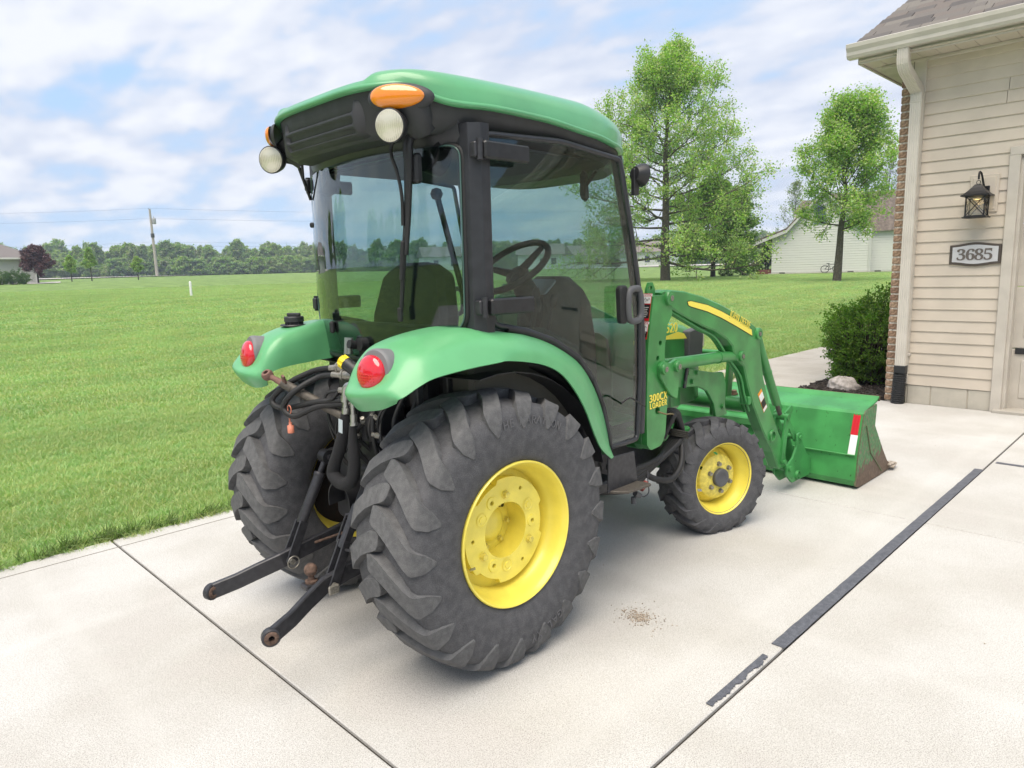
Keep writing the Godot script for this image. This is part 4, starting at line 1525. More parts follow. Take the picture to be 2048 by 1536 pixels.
	var e := [Vector3(-12.6, 2.16, 0.5), Vector3(4.4, 2.16, 0.5), Vector3(4.4, 2.16, -8.5), Vector3(-12.6, 2.16, -8.5)]
	var rg := [Vector3(-9.0, 4.0, -4.0), Vector3(0.6, 4.0, -4.0)]
	lr.quad(e[0], rg[0], rg[1], e[1])
	lr.tri(e[1], rg[1], e[2])
	lr.quad(e[2], rg[1], rg[0], e[3])
	lr.tri(e[3], rg[0], e[0])
	lr.quad(e[0], e[1], e[2], e[3])
	part("roof", lr, mat(col(112, 106, 104), 0.95), lh)
	var lg := MB.new()
	rbox(lg, Vector3(-4.1, 2.14, 0.52), Vector3(17.0, 0.14, 0.1))
	rbox(lg, Vector3(3.85, 1.0, 0.03), Vector3(0.12, 2.2, 0.1))
	part("gutter", lg, mat(col(214, 212, 208), 0.5), lh)
	bush("round_shrub", "yellow-green round shrub before the low house", spot(10, 70.0), Vector3(0.62, 0.52, 0.6), 0.10, 2400, Color(0.13, 0.20, 0.04), 61)
	bush("low_shrub", "broad dark green shrub in front of the low house wall", spot(36, 69.0), Vector3(0.95, 0.55, 0.8), 0.10, 2600, Color(0.07, 0.13, 0.04), 62)
	bush("corner_shrub", "small green shrub at the corner of the low house", spot(54, 71.0), Vector3(0.45, 0.42, 0.45), 0.09, 1500, Color(0.09, 0.16, 0.045), 63)
	# white marker post on the lawn
	var mp := MB.new()
	var pts := [Vector2(0.045, -0.1), Vector2(0.045, 0.52), Vector2(0.04, 0.55), Vector2(0.02, 0.575), Vector2(0, 0.58)]
	lathe(mp, pts, Transform3D.IDENTITY, 16)
	var mpo := part("marker_post", mp, M.white, self)
	mpo.position = spot(386, 30.0)
	tag(mpo, "short white marker post standing alone on the lawn", "post")
	# utility pole with transformer and wires
	var up := thing("utility_pole", "grey wooden utility pole with a transformer beside the far road", "pole", spot(322, 101.0))
	var pl := MB.new()
	tube(pl, [Vector3(0, -0.5, 0), Vector3(-0.12, 4.2, 0), Vector3(-0.25, 8.35, 0)], [0.19, 0.155, 0.12], 10)
	part("pole", pl, mat(col(164, 158, 150), 0.95), up)
	var tf := MB.new()
	var side := Vector3(cos(YAW), 0, -sin(YAW))
	lathe(tf, [Vector2(0, 0), Vector2(0.2, 0), Vector2(0.22, 0.05), Vector2(0.22, 0.62), Vector2(0.18, 0.72), Vector2(0.05, 0.78), Vector2(0.05, 0.95), Vector2(0, 0.95)], Transform3D(Basis.IDENTITY, Vector3(-0.2, 6.5, 0) + side * 0.40), 14)
	part("transformer", tf, mat(col(150, 152, 154), 0.5), up)
	var bk := MB.new()
	tube(bk, [Vector3(-0.2, 6.9, 0), Vector3(-0.2, 6.9, 0) + side * 0.4], 0.04, 6)
	for hgt in [8.2, 7.6]:
		tube(bk, [Vector3(-0.24, hgt, 0), Vector3(-0.24, hgt + 0.28, 0) - side * 0.14], 0.03, 5)
	rbox(bk, Vector3(-0.13, 5.1, 0), Vector3(0.36, 0.5, 0.36), 0.02)
	part("bracket", bk, mat(col(70, 70, 72), 0.6), up)
	var base: Vector3 = up.position
	for w in [[8.45, 0.9], [7.2, 0.8], [4.3, 0.7], [3.85, 0.7]]:
		var wm := MB.new()
		for q in [[-900.0, 128.0], [1500.0, 118.0]]:
			var far := spot(q[0], q[1]) + Vector3(0, w[0] + 0.6, 0)
			var near: Vector3 = base + Vector3(-0.02 * w[0], w[0], 0)
			var line := []
			for i in 15:
				var t := i / 14.0
				line.append(near.lerp(far, t) - Vector3(0, 4.0 * t * (1 - t) * w[1], 0))
			tube(wm, line, 0.010, 4, false)
		var wo := part(numbered("overhead_wire"), wm, mat(col(90, 92, 98), 0.6), self)
		tag(wo, {8.45: "topmost thin overhead wire running from the utility pole", 7.2: "overhead wire meeting the pole at the transformer", 4.3: "upper of the two low overhead wires on the pole", 3.85: "lowest overhead wire running from the utility pole"}[w[0]], "wire")
	# houses across the far road, seen past the cab and through its glass
	var k := 0
	for q in [[1296.0, 128.0, 9.0, 0], [1330.0, 134.0, 7.0, 1], [1090.0, 126.0, 8.0, 2], [905.0, 132.0, 10.0, 3], [1188.0, 138.0, 6.0, 4]]:
		var fh := thing("far_house", ["white far house showing between the cab and the pin oak", "smaller white far house beside the trunk of the pin oak", "white far house seen through the cab door glass", "white far house seen through the rear window glass", "little white far house seen through the front of the cab"][q[3]], "house", spot(q[0], q[1]), "houses across the far road")
		var fv: Vector3 = fh.position - CAM
		fv.y = 0
		fv = fv.normalized()
		fh.basis = Basis(Vector3(-fv.z, 0, fv.x), Vector3.UP, -fv).rotated(Vector3.UP, 0.2 * (k - 2))
		k += 1
		var wd: float = q[2] / 2
		var fw := MB.new()
		rbox(fw, Vector3(0, 1.2, -3), Vector3(wd * 2, 2.8, 6))
		part("wall", fw, white, fh)
		var fr := MB.new()
		prism(fr, [Vector2(-3.6, 2.5), Vector2(3.6, 2.5), Vector2(0, 4.4)], -wd - 0.4, wd + 0.4, Transform3D(Basis(Vector3(0, 0, 1), Vector3(0, 1, 0), Vector3(-1, 0, 0)), Vector3(0, 0, -3)))
		part("roof", fr, mat(col(120, 112, 108), 0.95), fh)
		for s in [-0.55, 0.1, 0.6]:
			var fwn := MB.new()
			rbox(fwn, Vector3(wd * s, 1.3, 0.03), Vector3(0.9, 1.1, 0.06))
			part("window", fwn, mat(col(60, 68, 78), 0.2), fh)

# ---------------------------------------------------------------- tractor
const ZY := Basis(Vector3(0, 0, 1), Vector3(0, 1, 0), Vector3(1, 0, 0))   # polygon (z, y), pushed along x
const XZ := Basis(Vector3(1, 0, 0), Vector3(0, 0, 1), Vector3(0, 1, 0))   # polygon (x, z), pushed along y

func mirror(a: Array, s: float) -> Array:
	var o := []
	for p in a:
		o.append(Vector3(p.x * s, p.y, p.z))
	return o

# curved sheet cut to an outline; f turns (u, v) into a point, paint gives a colour
func cut_sheet(m: MB, outline: Array, cell: float, f: Callable, paint = null, flip := false):
	var lo := Vector2(1e9, 1e9)
	var hi := -lo
	for p in outline:
		lo = Vector2(min(lo.x, p.x), min(lo.y, p.y))
		hi = Vector2(max(hi.x, p.x), max(hi.y, p.y))
	var g := m.grp()
	var poly := PackedVector2Array(outline)
	var y := lo.y
	while y < hi.y:
		var x := lo.x
		while x < hi.x:
			var sq := PackedVector2Array([Vector2(x, y), Vector2(x + cell, y), Vector2(x + cell, y + cell), Vector2(x, y + cell)])
			for c in Geometry2D.intersect_polygons(poly, sq):
				var tr := Geometry2D.triangulate_polygon(c)
				for q in range(0, tr.size(), 3):
					if paint != null:
						m.st.set_smooth_group(g)
						for s in 3:
							m.st.set_color(paint.call(c[tr[q + s]]))
							m.st.set_smooth_group(g)
							m.st.add_vertex(f.call(c[tr[q + s]]))
					else:
						if flip:
							m.tri(f.call(c[tr[q]]), f.call(c[tr[q + 2]]), f.call(c[tr[q + 1]]), g)
						else:
							m.tri(f.call(c[tr[q]]), f.call(c[tr[q + 1]]), f.call(c[tr[q + 2]]), g)
			x += cell
		y += cell

# a pane with two faces and an edge; n points out of the cab
func slab_pane(m: MB, outline: Array, cell: float, f: Callable, back: Vector3, out_flip: bool):
	cut_sheet(m, outline, cell, f, null, out_flip)
	cut_sheet(m, outline, cell, func(q: Vector2) -> Vector3: return f.call(q) + back, null, not out_flip)
	var k := outline.size()
	for i in k:
		var a: Vector3 = f.call(outline[i])
		var b: Vector3 = f.call(outline[(i + 1) % k])
		if out_flip:
			m.quad(a, b, b + back, a + back)
		else:
			m.quad(a, a + back, b + back, b)

func tyre_mesh(R: float, hw: float, rim: float, lugs: int, lh: float, dirf: float, axle: float, bars: MB) -> ArrayMesh:
	var m := MB.new()
	var s := R / 0.52
	var b := R - lh
	var wx := hw / 0.187
	var fl := func(p: Vector3) -> Vector3:
		if p.y < -axle + 0.002:
			var over: float = (-axle + 0.002) - p.y
			p.y = -axle + 0.002
			p.x *= 1.0 + over * 1.5
		return p
	var prof := []
	for q in [[rim - 0.008, 0.150], [rim + 0.006, 0.166], [lerpf(rim, b, 0.16), 0.178], [lerpf(rim, b, 0.36), 0.186], [lerpf(rim, b, 0.60), 0.187], [lerpf(rim, b, 0.80), 0.181], [lerpf(rim, b, 0.92), 0.170], [b - 0.006 * s, 0.150], [b - 0.003 * s, 0.10], [b, 0.0]]:
		prof.append(Vector2(q[0], q[1] * wx))
	var full := prof.duplicate()
	for i in range(prof.size() - 2, -1, -1):
		full.append(Vector2(prof[i].x, -prof[i].y))
	var seg := 96
	var g := m.grp()
	for i in full.size() - 1:
		for j in seg:
			var a := TAU * j / seg
			var c := TAU * ((j + 1) % seg) / seg
			var p0 := Vector3(full[i].y, full[i].x * cos(a), full[i].x * sin(a))
			var p1 := Vector3(full[i].y, full[i].x * cos(c), full[i].x * sin(c))
			var p2 := Vector3(full[i + 1].y, full[i + 1].x * cos(c), full[i + 1].x * sin(c))
			var p3 := Vector3(full[i + 1].y, full[i + 1].x * cos(a), full[i + 1].x * sin(a))
			m.quad(fl.call(p0), fl.call(p1), fl.call(p2), fl.call(p3), g)
	# bars: across, angle, half width, drop below the crown
	var k := 24.0 / lugs
	var spec := [[-0.030, -0.010, 0.014, 0.003], [-0.025, -0.005, 0.026, 0.0005], [-0.008, 0.0, 0.032, 0.0], [0.03, 0.020, 0.034, 0.0], [0.07, 0.054, 0.034, 0.0], [0.11, 0.100, 0.035, 0.001], [0.145, 0.150, 0.037, 0.003], [0.166, 0.178, 0.039, 0.006], [0.176, 0.190, 0.039, 0.014], [0.187, 0.202, 0.033, 0.055], [0.191, 0.210, 0.007, 0.098]]
	for side in [-1.0, 1.0]:
		for i in lugs:
			var phi0: float = TAU * (i + (0.0 if side > 0 else 0.5)) / lugs
			var rings := []
			for q in spec:
				var x: float = q[0] * wx * side
				var rt: float = R - 0.019 * s * pow(absf(q[0]) / 0.17, 2.0) - q[3] * s
				var rb: float = min(rt, b - 0.004 * s)
				if absf(q[0]) > 0.15:
					rb = rt - lh * (1.0 if absf(q[0]) < 0.17 else 0.75)
				var xin: float = x if absf(q[0]) < 0.15 else x - side * 0.02 * wx
				var ph: float = phi0 + dirf * q[1] * k * 1.05
				var hwid: float = q[2] / 0.52 * k
				var ring := []
				for e in [[-1.14, rb, xin], [-0.90, rt, x], [0.90, rt, x], [1.14, rb, xin]]:
					var an: float = ph + e[0] * hwid * dirf
					ring.append(fl.call(Vector3(e[2], e[1] * cos(an), e[1] * sin(an))))
				rings.append(ring)
			var gs := [bars.grp(), bars.grp(), bars.grp()]
			for r in rings.size() - 1:
				for e in 3:
					bars.quad(rings[r][e], rings[r + 1][e], rings[r + 1][e + 1], rings[r][e + 1], gs[e])
			bars.quad(rings[0][0], rings[0][1], rings[0][2], rings[0][3])
			var z := rings.size() - 1
			bars.quad(rings[z][0], rings[z][3], rings[z][2], rings[z][1])
			# thin moulded ribs in the trough
			for q in [[0.085, 0.105], [0.125, 0.155]]:
				var ph: float = phi0 + dirf * (q[1] - TAU / lugs * 0.48) * 1.0
				var pa := Vector3(q[0] * wx * side, 0, 0)
				var line := []
				for e in 3:
					var an: float = ph + dirf * 0.035 * (e - 1)
					var xx: float = (q[0] - 0.012 + 0.012 * e) * wx * side
					var rr: float = b - 0.004 * s
					line.append(fl.call(Vector3(xx, rr * cos(an), rr * sin(an))))
				if lugs > 22:
					tube(m, line, 0.0032, 4, false)
	return m.mesh()

func arc_text(s: String, r: float, hgt: float, mid: float, x: float, flip: bool, gap := 1.0) -> ArrayMesh:
	var st := SurfaceTool.new()
	var adv := hgt * 0.86 * gap / r
	var n := s.length()
	for i in n:
		if s[i] == " ":
			continue
		var t := text_mesh(s[i], hgt, 0.0022, "Droid Sans", false)
		var a := mid + (i - (n - 1) / 2.0) * adv * (-1.0 if not flip else 1.0)
		# angle from the top toward +z; outward-facing lettering on the +x side
		var up := Vector3(0, cos(a), sin(a)) * (1.0 if not flip else -1.0)
		var right := up.cross(Vector3.RIGHT)
		var bs := Basis(right, up, Vector3.RIGHT)
		st.append_from(t, 0, Transform3D(bs, Vector3(x, r * cos(a), r * sin(a))))
	return st.commit()

func rear_wheel(tr: Node3D, side: float):
	var w := Node3D.new()
	w.name = "rear_wheel"
	w.position = Vector3(0.505 * side, 0.505, 0)
	if side < 0:
		w.rotation.y = PI
	tr.add_child(w, true)
	var bars := MB.new()
	part("tyre", tyre_mesh(0.511, 0.185, 0.262, 20, 0.034, side, 0.505, bars), M.tyre, w)
	part("tread_bars", bars, M.tread, w)
	var rim := MB.new()
	var xf := Transform3D(Basis(Vector3(0, 1, 0), Vector3(1, 0, 0), Vector3(0, 0, -1)), Vector3.ZERO)
	lathe(rim, [Vector2(0.258, 0.150), Vector2(0.266, 0.160), Vector2(0.2665, 0.170), Vector2(0.263, 0.1745), Vector2(0.258, 0.172), Vector2(0.252, 0.158), Vector2(0.246, 0.146), Vector2(0.243, 0.125), Vector2(0.232, 0.105), Vector2(0.222, 0.085), Vector2(0.219, 0.02), Vector2(0.222, -0.06), Vector2(0.243, -0.09), Vector2(0.246, -0.14), Vector2(0.262, -0.165)], xf, 72)
	part("rim", rim, M.yellow, w)
	# cast centre
	var c := MB.new()
	plate_with_holes(c)
	part("wheel_centre", c, M.yellow, w)
	var bl := MB.new()
	for i in 3:
		for q in [[0.0, 0.134], [0.0, 0.0]]:
			if q[1] > 0:
				var a := deg_to_rad(120.0 * i)
				bolt(bl, Vector3(0.101, cos(a) * q[1], sin(a) * q[1]), Vector3.RIGHT, 0.0125, 0.016)
	for i in 8:
		var a := deg_to_rad(-67.0 - 51.5 * i + 25)
		bolt(bl, Vector3(0.012, cos(a) * 0.084, sin(a) * 0.084), Vector3.RIGHT, 0.009, 0.014)
	part("bolts", bl, M.yellow_dirty, w)
	var bs := MB.new()
	for i in 3:
		var a := deg_to_rad(120.0 * i + 30.0)
		lathe(bs, [Vector2(0.0085, -0.030), Vector2(0.0085, 0.004), Vector2(0.022, 0.004), Vector2(0.024, 0.0)], Transform3D(frame(Vector3.ZERO, Vector3.RIGHT).basis, Vector3(0.1008, cos(a) * 0.135, sin(a) * 0.135)), 20)
		var a2 := deg_to_rad(120.0 * i + 60.0)
		lathe(bs, [Vector2(0.0245, 0.003), Vector2(0.0215, 0.003), Vector2(0.020, 0.0008), Vector2(0.0, 0.0008)], Transform3D(frame(Vector3.ZERO, Vector3.RIGHT).basis, Vector3(0.1008, cos(a2) * 0.134, sin(a2) * 0.134)), 20)
		lathe(bs, [Vector2(0.012, 0.0008), Vector2(0.011, 0.004), Vector2(0.0, 0.004)], Transform3D(frame(Vector3.ZERO, Vector3.RIGHT).basis, Vector3(0.1008, cos(a2) * 0.134, sin(a2) * 0.134)), 16)
	part("bosses", bs, M.yellow, w)
	var hub := MB.new()
	lathe(hub, [Vector2(0.112, -0.02), Vector2(0.112, 0.004), Vector2(0.098, 0.012), Vector2(0.068, 0.012), Vector2(0.062, 0.022), Vector2(0.045, 0.030), Vector2(0.02, 0.034), Vector2(0, 0.034)], xf, 40)
	part("hub", hub, M.yellow, w)
	var bp := MB.new()
	lathe(bp, [Vector2(.0, -.075), Vector2(.10, -.075), Vector2(.12, -.060), Vector2(.226, -.060)], xf, 40)
	part("wheel_back", bp, mat(col(74, 58, 46), .9, .1, {"tex": T.rust, "scale": 3.0}), w)
	var vs := MB.new()
	var va := deg_to_rad(118.0)
	tube(vs, [Vector3(0.105, cos(va) * 0.205, sin(va) * 0.205), Vector3(0.118, cos(va) * 0.190, sin(va) * 0.190)], 0.005, 8)
	part("valve_stem", vs, M.steel, w)
	if side > 0:
		part("lettering", arc_text("THE MARATHON", 0.415, 0.030, deg_to_rad(-8.0), 0.1852, false, 1.06), M.letter, w)
		part("lettering", arc_text("GALAXY", 0.415, 0.032, deg_to_rad(197.0), 0.1852, false, 1.1), M.letter, w)

# an outline with round holes, each joined to it by a hair-thin cut
func holed(outline: Array, holes: Array) -> Array:
	var out: Array = outline.duplicate()
	for h in holes:
		var c: Vector2 = h[0]
		var r: float = h[1]
		var best := 0
		for i in out.size():
			if out[i].distance_to(c) < out[best].distance_to(c) - 1e-6:
				best = i
		var v: Vector2 = out[best]
		var dir := (v - c).normalized()
		var side := Vector2(-dir.y, dir.x) * 0.00008
		var loop := []
		var n := 18
		var a0 := dir.angle()
		var area := 0.0
		for i in out.size():
			area += out[i].cross(out[(i + 1) % out.size()])
		var sg := -1.0 if area > 0 else 1.0
		for i in n + 1:
			loop.append(c + Vector2.from_angle(a0 + sg * (0.0004 + (TAU - 0.0008) * i / n)) * r)
		var pre := out.slice(0, best)
		var post := out.slice(best + 1)
		var s1 := v - side * sg * -1.0
		var s2 := v + side * sg * -1.0
		if (s1 - loop[0]).length() > (s2 - loop[0]).length():
			var tmp := s1
			s1 = s2
			s2 = tmp
		out = pre + [s1] + loop + [s2] + post
	return out

func plate_with_holes(c: MB):
	var outl := []
	var seg := 120
	for j in seg:
		var a := TAU * (j + 0.5) / seg
		var d := fposmod(rad_to_deg(a) + 90.0 + 18.0, 120.0)
		outl.append(Vector2(sin(a), cos(a)) * (0.181 if d < 36.0 else 0.196))
	var holes := []
	for i in 3:
		for q in [[-30.0, 0.160, 0.0075], [30.0, 0.135, 0.0085]]:
			var a: float = deg_to_rad(120.0 * i + q[0] + 0.6)
			holes.append([Vector2(sin(a), cos(a)) * q[1], q[2]])
	outl = holed(outl, holes)
	# bored middle
	var mid := []
	for i in 61:
		var a := TAU * i / 60
		mid.append(Vector2(sin(a), cos(a)) * 0.103)
	outl = holed_loop(outl, 0.103)
	prism(c, outl, 0.070, 0.101, Transform3D(ZY, Vector3.ZERO))
	# collar round the bore and the flange to the rim
	lathe(c, [Vector2(0.1028, 0.0), Vector2(0.1028, 0.09)], Transform3D(Basis(Vector3(0, 1, 0), Vector3(1, 0, 0), Vector3(0, 0, -1)), Vector3.ZERO), 60)
	lathe(c, [Vector2(0.176, 0.071), Vector2(0.222, 0.058), Vector2(0.224, 0.03)], Transform3D(Basis(Vector3(0, 1, 0), Vector3(1, 0, 0), Vector3(0, 0, -1)), Vector3.ZERO), 60)

func holed_loop(outline: Array, r: float) -> Array:
	return holed_big(outline, Vector2.ZERO, r, 60)

func holed_big(outline: Array, c: Vector2, r: float, n: int) -> Array:
	# cut at an angle clear of the small holes
	var best := 0
	var want := deg_to_rad(75.0)
	for i in outline.size():
		var v: Vector2 = outline[i]
		if v.length() > 0.175 and absf(angle_difference(atan2(v.x, v.y), want)) < absf(angle_difference(atan2(outline[best].x, outline[best].y), want)) - 1e-6:
			best = i
	var v: Vector2 = outline[best]
	var area := 0.0
	for i in outline.size():
		area += outline[i].cross(outline[(i + 1) % outline.size()])
	var sg := -1.0 if area > 0 else 1.0
	var a0 := v.angle()
	var loop := []
	for i in n + 1:
		loop.append(Vector2.from_angle(a0 + sg * (0.0004 + (TAU - 0.0008) * i / n)) * r)
	var side := Vector2(-v.y, v.x).normalized() * 0.00008
	var s1 := v + side
	var s2 := v - side
	if (s1 - loop[0]).length() > (s2 - loop[0]).length():
		s1 = v - side
		s2 = v + side
	return outline.slice(0, best) + [s1] + loop + [s2] + outline.slice(best + 1)

func front_wheel(tr: Node3D, side: float):
	var w := Node3D.new()
	w.name = "front_wheel"
	w.position = Vector3(0.455 * side, 0.298, -1.712) + (Vector3.ZERO)
	w.rotation.y = -0.300 + (PI if side < 0 else 0.0)
	tr.add_child(w, true)
	var bars := MB.new()
	part("tyre", tyre_mesh(0.320, 0.112, 0.196, 17, 0.026, side, 0.298, bars), M.tyre, w)
	part("tread_bars", bars, M.tyre, w)
	var xf := Transform3D(Basis(Vector3(0, 1, 0), Vector3(1, 0, 0), Vector3(0, 0, -1)), Vector3.ZERO)
	var rim := MB.new()
	lathe(rim, [Vector2(0.194, 0.084), Vector2(0.200, 0.090), Vector2(0.200, 0.096), Vector2(0.196, 0.098), Vector2(0.191, 0.094), Vector2(0.187, 0.082), Vector2(0.184, 0.066), Vector2(0.170, 0.048), Vector2(0.160, 0.02), Vector2(0.157, -0.03), Vector2(0.184, -0.06), Vector2(0.2, -0.1)], xf, 64)
	part("rim", rim, M.yellow, w)
	var d := MB.new()
	lathe(d, [Vector2(0.158, -0.02), Vector2(0.146, 0.0), Vector2(0.132, 0.018)], xf, 60)
	lathe(d, [Vector2(0.122, 0.040), Vector2(0.104, 0.054), Vector2(0.085, 0.060), Vector2(0.050, 0.060)], xf, 60)
	for i in 6:
		lathe(d, [Vector2(0.132, 0.018), Vector2(0.122, 0.040)], xf, 9, TAU * (i / 6.0 + 0.012), TAU * ((i + 1) / 6.0 - 0.012))
	part("wheel_disc", d, M.yellow_dirty, w)
	var cap := MB.new()
	lathe(cap, [Vector2(0.050, 0.056), Vector2(0.0505, 0.078), Vector2(0.046, 0.083), Vector2(0.03, 0.085), Vector2(0.026, 0.083), Vector2(0, 0.083)], xf, 36)
	part("hub_cap", cap, M.grey_plastic, w)
	var bl := MB.new()
	for i in 6:
		var a := TAU * (i + 0.1) / 6
		bolt(bl, Vector3(0.059, cos(a) * 0.077, sin(a) * 0.077), Vector3.RIGHT, 0.0105, 0.017)
	part("wheel_nuts", bl, M.zinc, w)

func fender_rows(s: float) -> Array:
	var R := [
		[Vector3(.33, 1.003, .42), Vector3(.35, .995, .437), Vector3(.40, .990, .447), Vector3(.46, .998, .450), Vector3(.53, 1.012, .447), Vector3(.585, 1.035, .432)],
		[Vector3(.315, 1.025, .43), Vector3(.335, 1.040, .465), Vector3(.395, 1.050, .487), Vector3(.47, 1.056, .486), Vector3(.55, 1.062, .470), Vector3(.607, 1.050, .440)],
		[Vector3(.31, 1.05, .42), Vector3(.33, 1.078, .447), Vector3(.39, 1.086, .448), Vector3(.47, 1.090, .440), Vector3(.565, 1.10, .44), Vector3(.620, 1.062, .420)],
		[Vector3(.305, 1.065, .39), Vector3(.325, 1.140, .408), Vector3(.39, 1.168, .398), Vector3(.47, 1.172, .388), Vector3(.575, 1.145, .385), Vector3(.632, 1.085, .380)],
		[Vector3(.305, 1.075, .33), Vector3(.322, 1.185, .345), Vector3(.40, 1.212, .325), Vector3(.48, 1.212, .318), Vector3(.585, 1.175, .320), Vector3(.642, 1.107, .320)],
		[Vector3(.31, 1.085, .2), Vector3(.335, 1.220, .2), Vector3(.42, 1.235, .2), Vector3(.50, 1.232, .195), Vector3(.592, 1.195, .19), Vector3(.652, 1.122, .19)],
		[Vector3(.33, 1.10, .08), Vector3(.40, 1.235, .08), Vector3(.46, 1.242, .075), Vector3(.53, 1.238, .07), Vector3(.60, 1.203, .06), Vector3(.655, 1.128, .06)],
	]
	var u := [[-.052, 1.219], [-.179, 1.196], [-.316, 1.150], [-.462, 1.072], [-.555, .973], [-.62, .857], [-.663, .730], [-.679, .649]]
	var l := [[.003, 1.128], [-.147, 1.101], [-.254, 1.057], [-.338, .983], [-.411, .890], [-.471, .789], [-.535, .705], [-.625, .640]]
	for i in u.size():
		var a := Vector3(.552, u[i][1], u[i][0])
		var b := Vector3(.655 - 0.05 * pow(i / 7.0, 3.0), l[i][1], l[i][0])
		var out := Vector3(0.3, (a.y - .505), a.z).normalized() * 0.022 * (1.0 - 0.7 * i / 7.0)
		R.append([a + Vector3(-0.05, -0.02, 0.02), a, a.lerp(b, 0.22) + out * 0.8, a.lerp(b, 0.48) + out + Vector3(.008, 0, 0), a.lerp(b, 0.76) + out * 0.8 + Vector3(.008, 0, 0), b])
	# smooth along the length, then across
	var cols := []
	for j in 6:
		var line := []
		for r in R:
			line.append(Vector3(r[j].x * s, r[j].y, r[j].z))
		cols.append(spline(line, 4))
	var rows := []
	for i in cols[0].size():
		var line := []
		for j in 6:
			line.append(cols[j][i])
		rows.append(spline(line, 3))
	return rows

func lens(m: MB, xf: Transform3D, r: float, h: float, seg := 28):
	lathe(m, [Vector2(r, 0), Vector2(r, h * 0.5), Vector2(r * 0.94, h * 0.8), Vector2(r * 0.7, h * 0.97), Vector2(0, h * 1.06)], xf, seg)

func make_tractor():
	var t := thing("compact_tractor", "green and yellow cab tractor with front loader bucket on the concrete driveway", "tractor")
	for s in [1.0, -1.0]:
		rear_wheel(t, s)
		front_wheel(t, s)
	make_chassis(t)
	make_cab(t)
	make_fenders(t)
	make_hitch(t)
	make_loader(t)

func make_fenders(t: Node3D):
	for s in [1.0, -1.0]:
		var m := MB.new()
		sheet(m, fender_rows(s), 0.006, s < 0)
		var f := part("fender", m, M.fender_green, t)
		# seal between fender and cab
		var tl := part_light(t, s)
		# liner under the arch
		var ln := MB.new()
		var rows := []
		for i in 13:
			var a := lerpf(-1.50, .36, i / 12.0)
			rows.append([Vector3(.33 * s, .505 + cos(a) * .565, -.02 + sin(a) * .565), Vector3(.60 * s, .505 + cos(a) * .575, -.02 + sin(a) * .575)])
		rows.reverse()
		var cut := []
		for r in rows:
			cut.append([r[0] + Vector3(0, 0, 0), r[1]])
		sheet(ln, cut.slice(1, 12), 0.004)
		part("fender_liner", ln, M.black, t)
	# fuel filler on the left fender
	var fc := MB.new()
	var at := Vector3(-.430, 1.228, .235)
	lathe(fc, [Vector2(.034, -.01), Vector2(.034, .018), Vector2(.041, .018), Vector2(.041, .036), Vector2(.038, .040), Vector2(0, .041)], Transform3D(Basis.IDENTITY, at), 28)
	rbox(fc, at + Vector3(0, .047, 0), Vector3(.066, .016, .018), .004, Basis(Vector3.UP, .4))
	for i in 14:
		var a := TAU * i / 14
		rbox(fc, at + Vector3(cos(a) * .036, .009, sin(a) * .036), Vector3(.005, .014, .006), .001, Basis(Vector3.UP, -a))
	part("fuel_cap", fc, M.black_plastic, t)
	var fr := MB.new()
	lathe(fr, [Vector2(.060, .002), Vector2(.056, .007), Vector2(.036, .003)], Transform3D(Basis.IDENTITY, at), 28)
	part("filler_seal", fr, M.black, t)

func part_light(t: Node3D, s: float) -> Node3D:
	var b := MB.new()
	lathe(b, [Vector2(.0725, -.06), Vector2(.073, -.012), Vector2(.071, -.003), Vector2(.066, .002), Vector2(.0, .005)], frame(Vector3(.462 * s, 1.128, .428), Vector3(.16 * s, .12, 1).normalized()), 40)
	var bz := part("tail_light", b, mat(col(112, 113, 115), .6), t)
	var l := MB.new()
	lathe(l, [Vector2(.061, -.01), Vector2(.0615, .006), Vector2(.059, .012), Vector2(.051, .019), Vector2(.038, .025), Vector2(.02, .0285), Vector2(0, .0295)], frame(Vector3(.455 * s, 1.118, .434), Vector3(.12 * s, .10, 1).normalized()), 40)
	part("lens", l, M.red_lens, bz)
	var rb := MB.new()
	for i in 5:
		for j in 8:
			var x := -.035 + .010 * j
			var y := -.004 - .009 * i
			if Vector2(x, y).length() > .046:
				continue
			var lx := frame(Vector3(.455 * s, 1.118, .434), Vector3(.12 * s, .10, 1).normalized())
			var px := lx.basis.x
			var rt := Vector3(1, 0, -.12 * s).normalized()
			var up2 := lx.basis.y.cross(rt)
			rbox(rb, lx.origin + rt * x + up2 * y + lx.basis.y * (.0290 - 4.3 * Vector2(x, y).length_squared()), Vector3(.008, .0062, .003), .001, Basis(rt, up2, lx.basis.y))
	part("lens_prisms", rb, mat(col(176, 14, 30), .15), bz)
	return bz

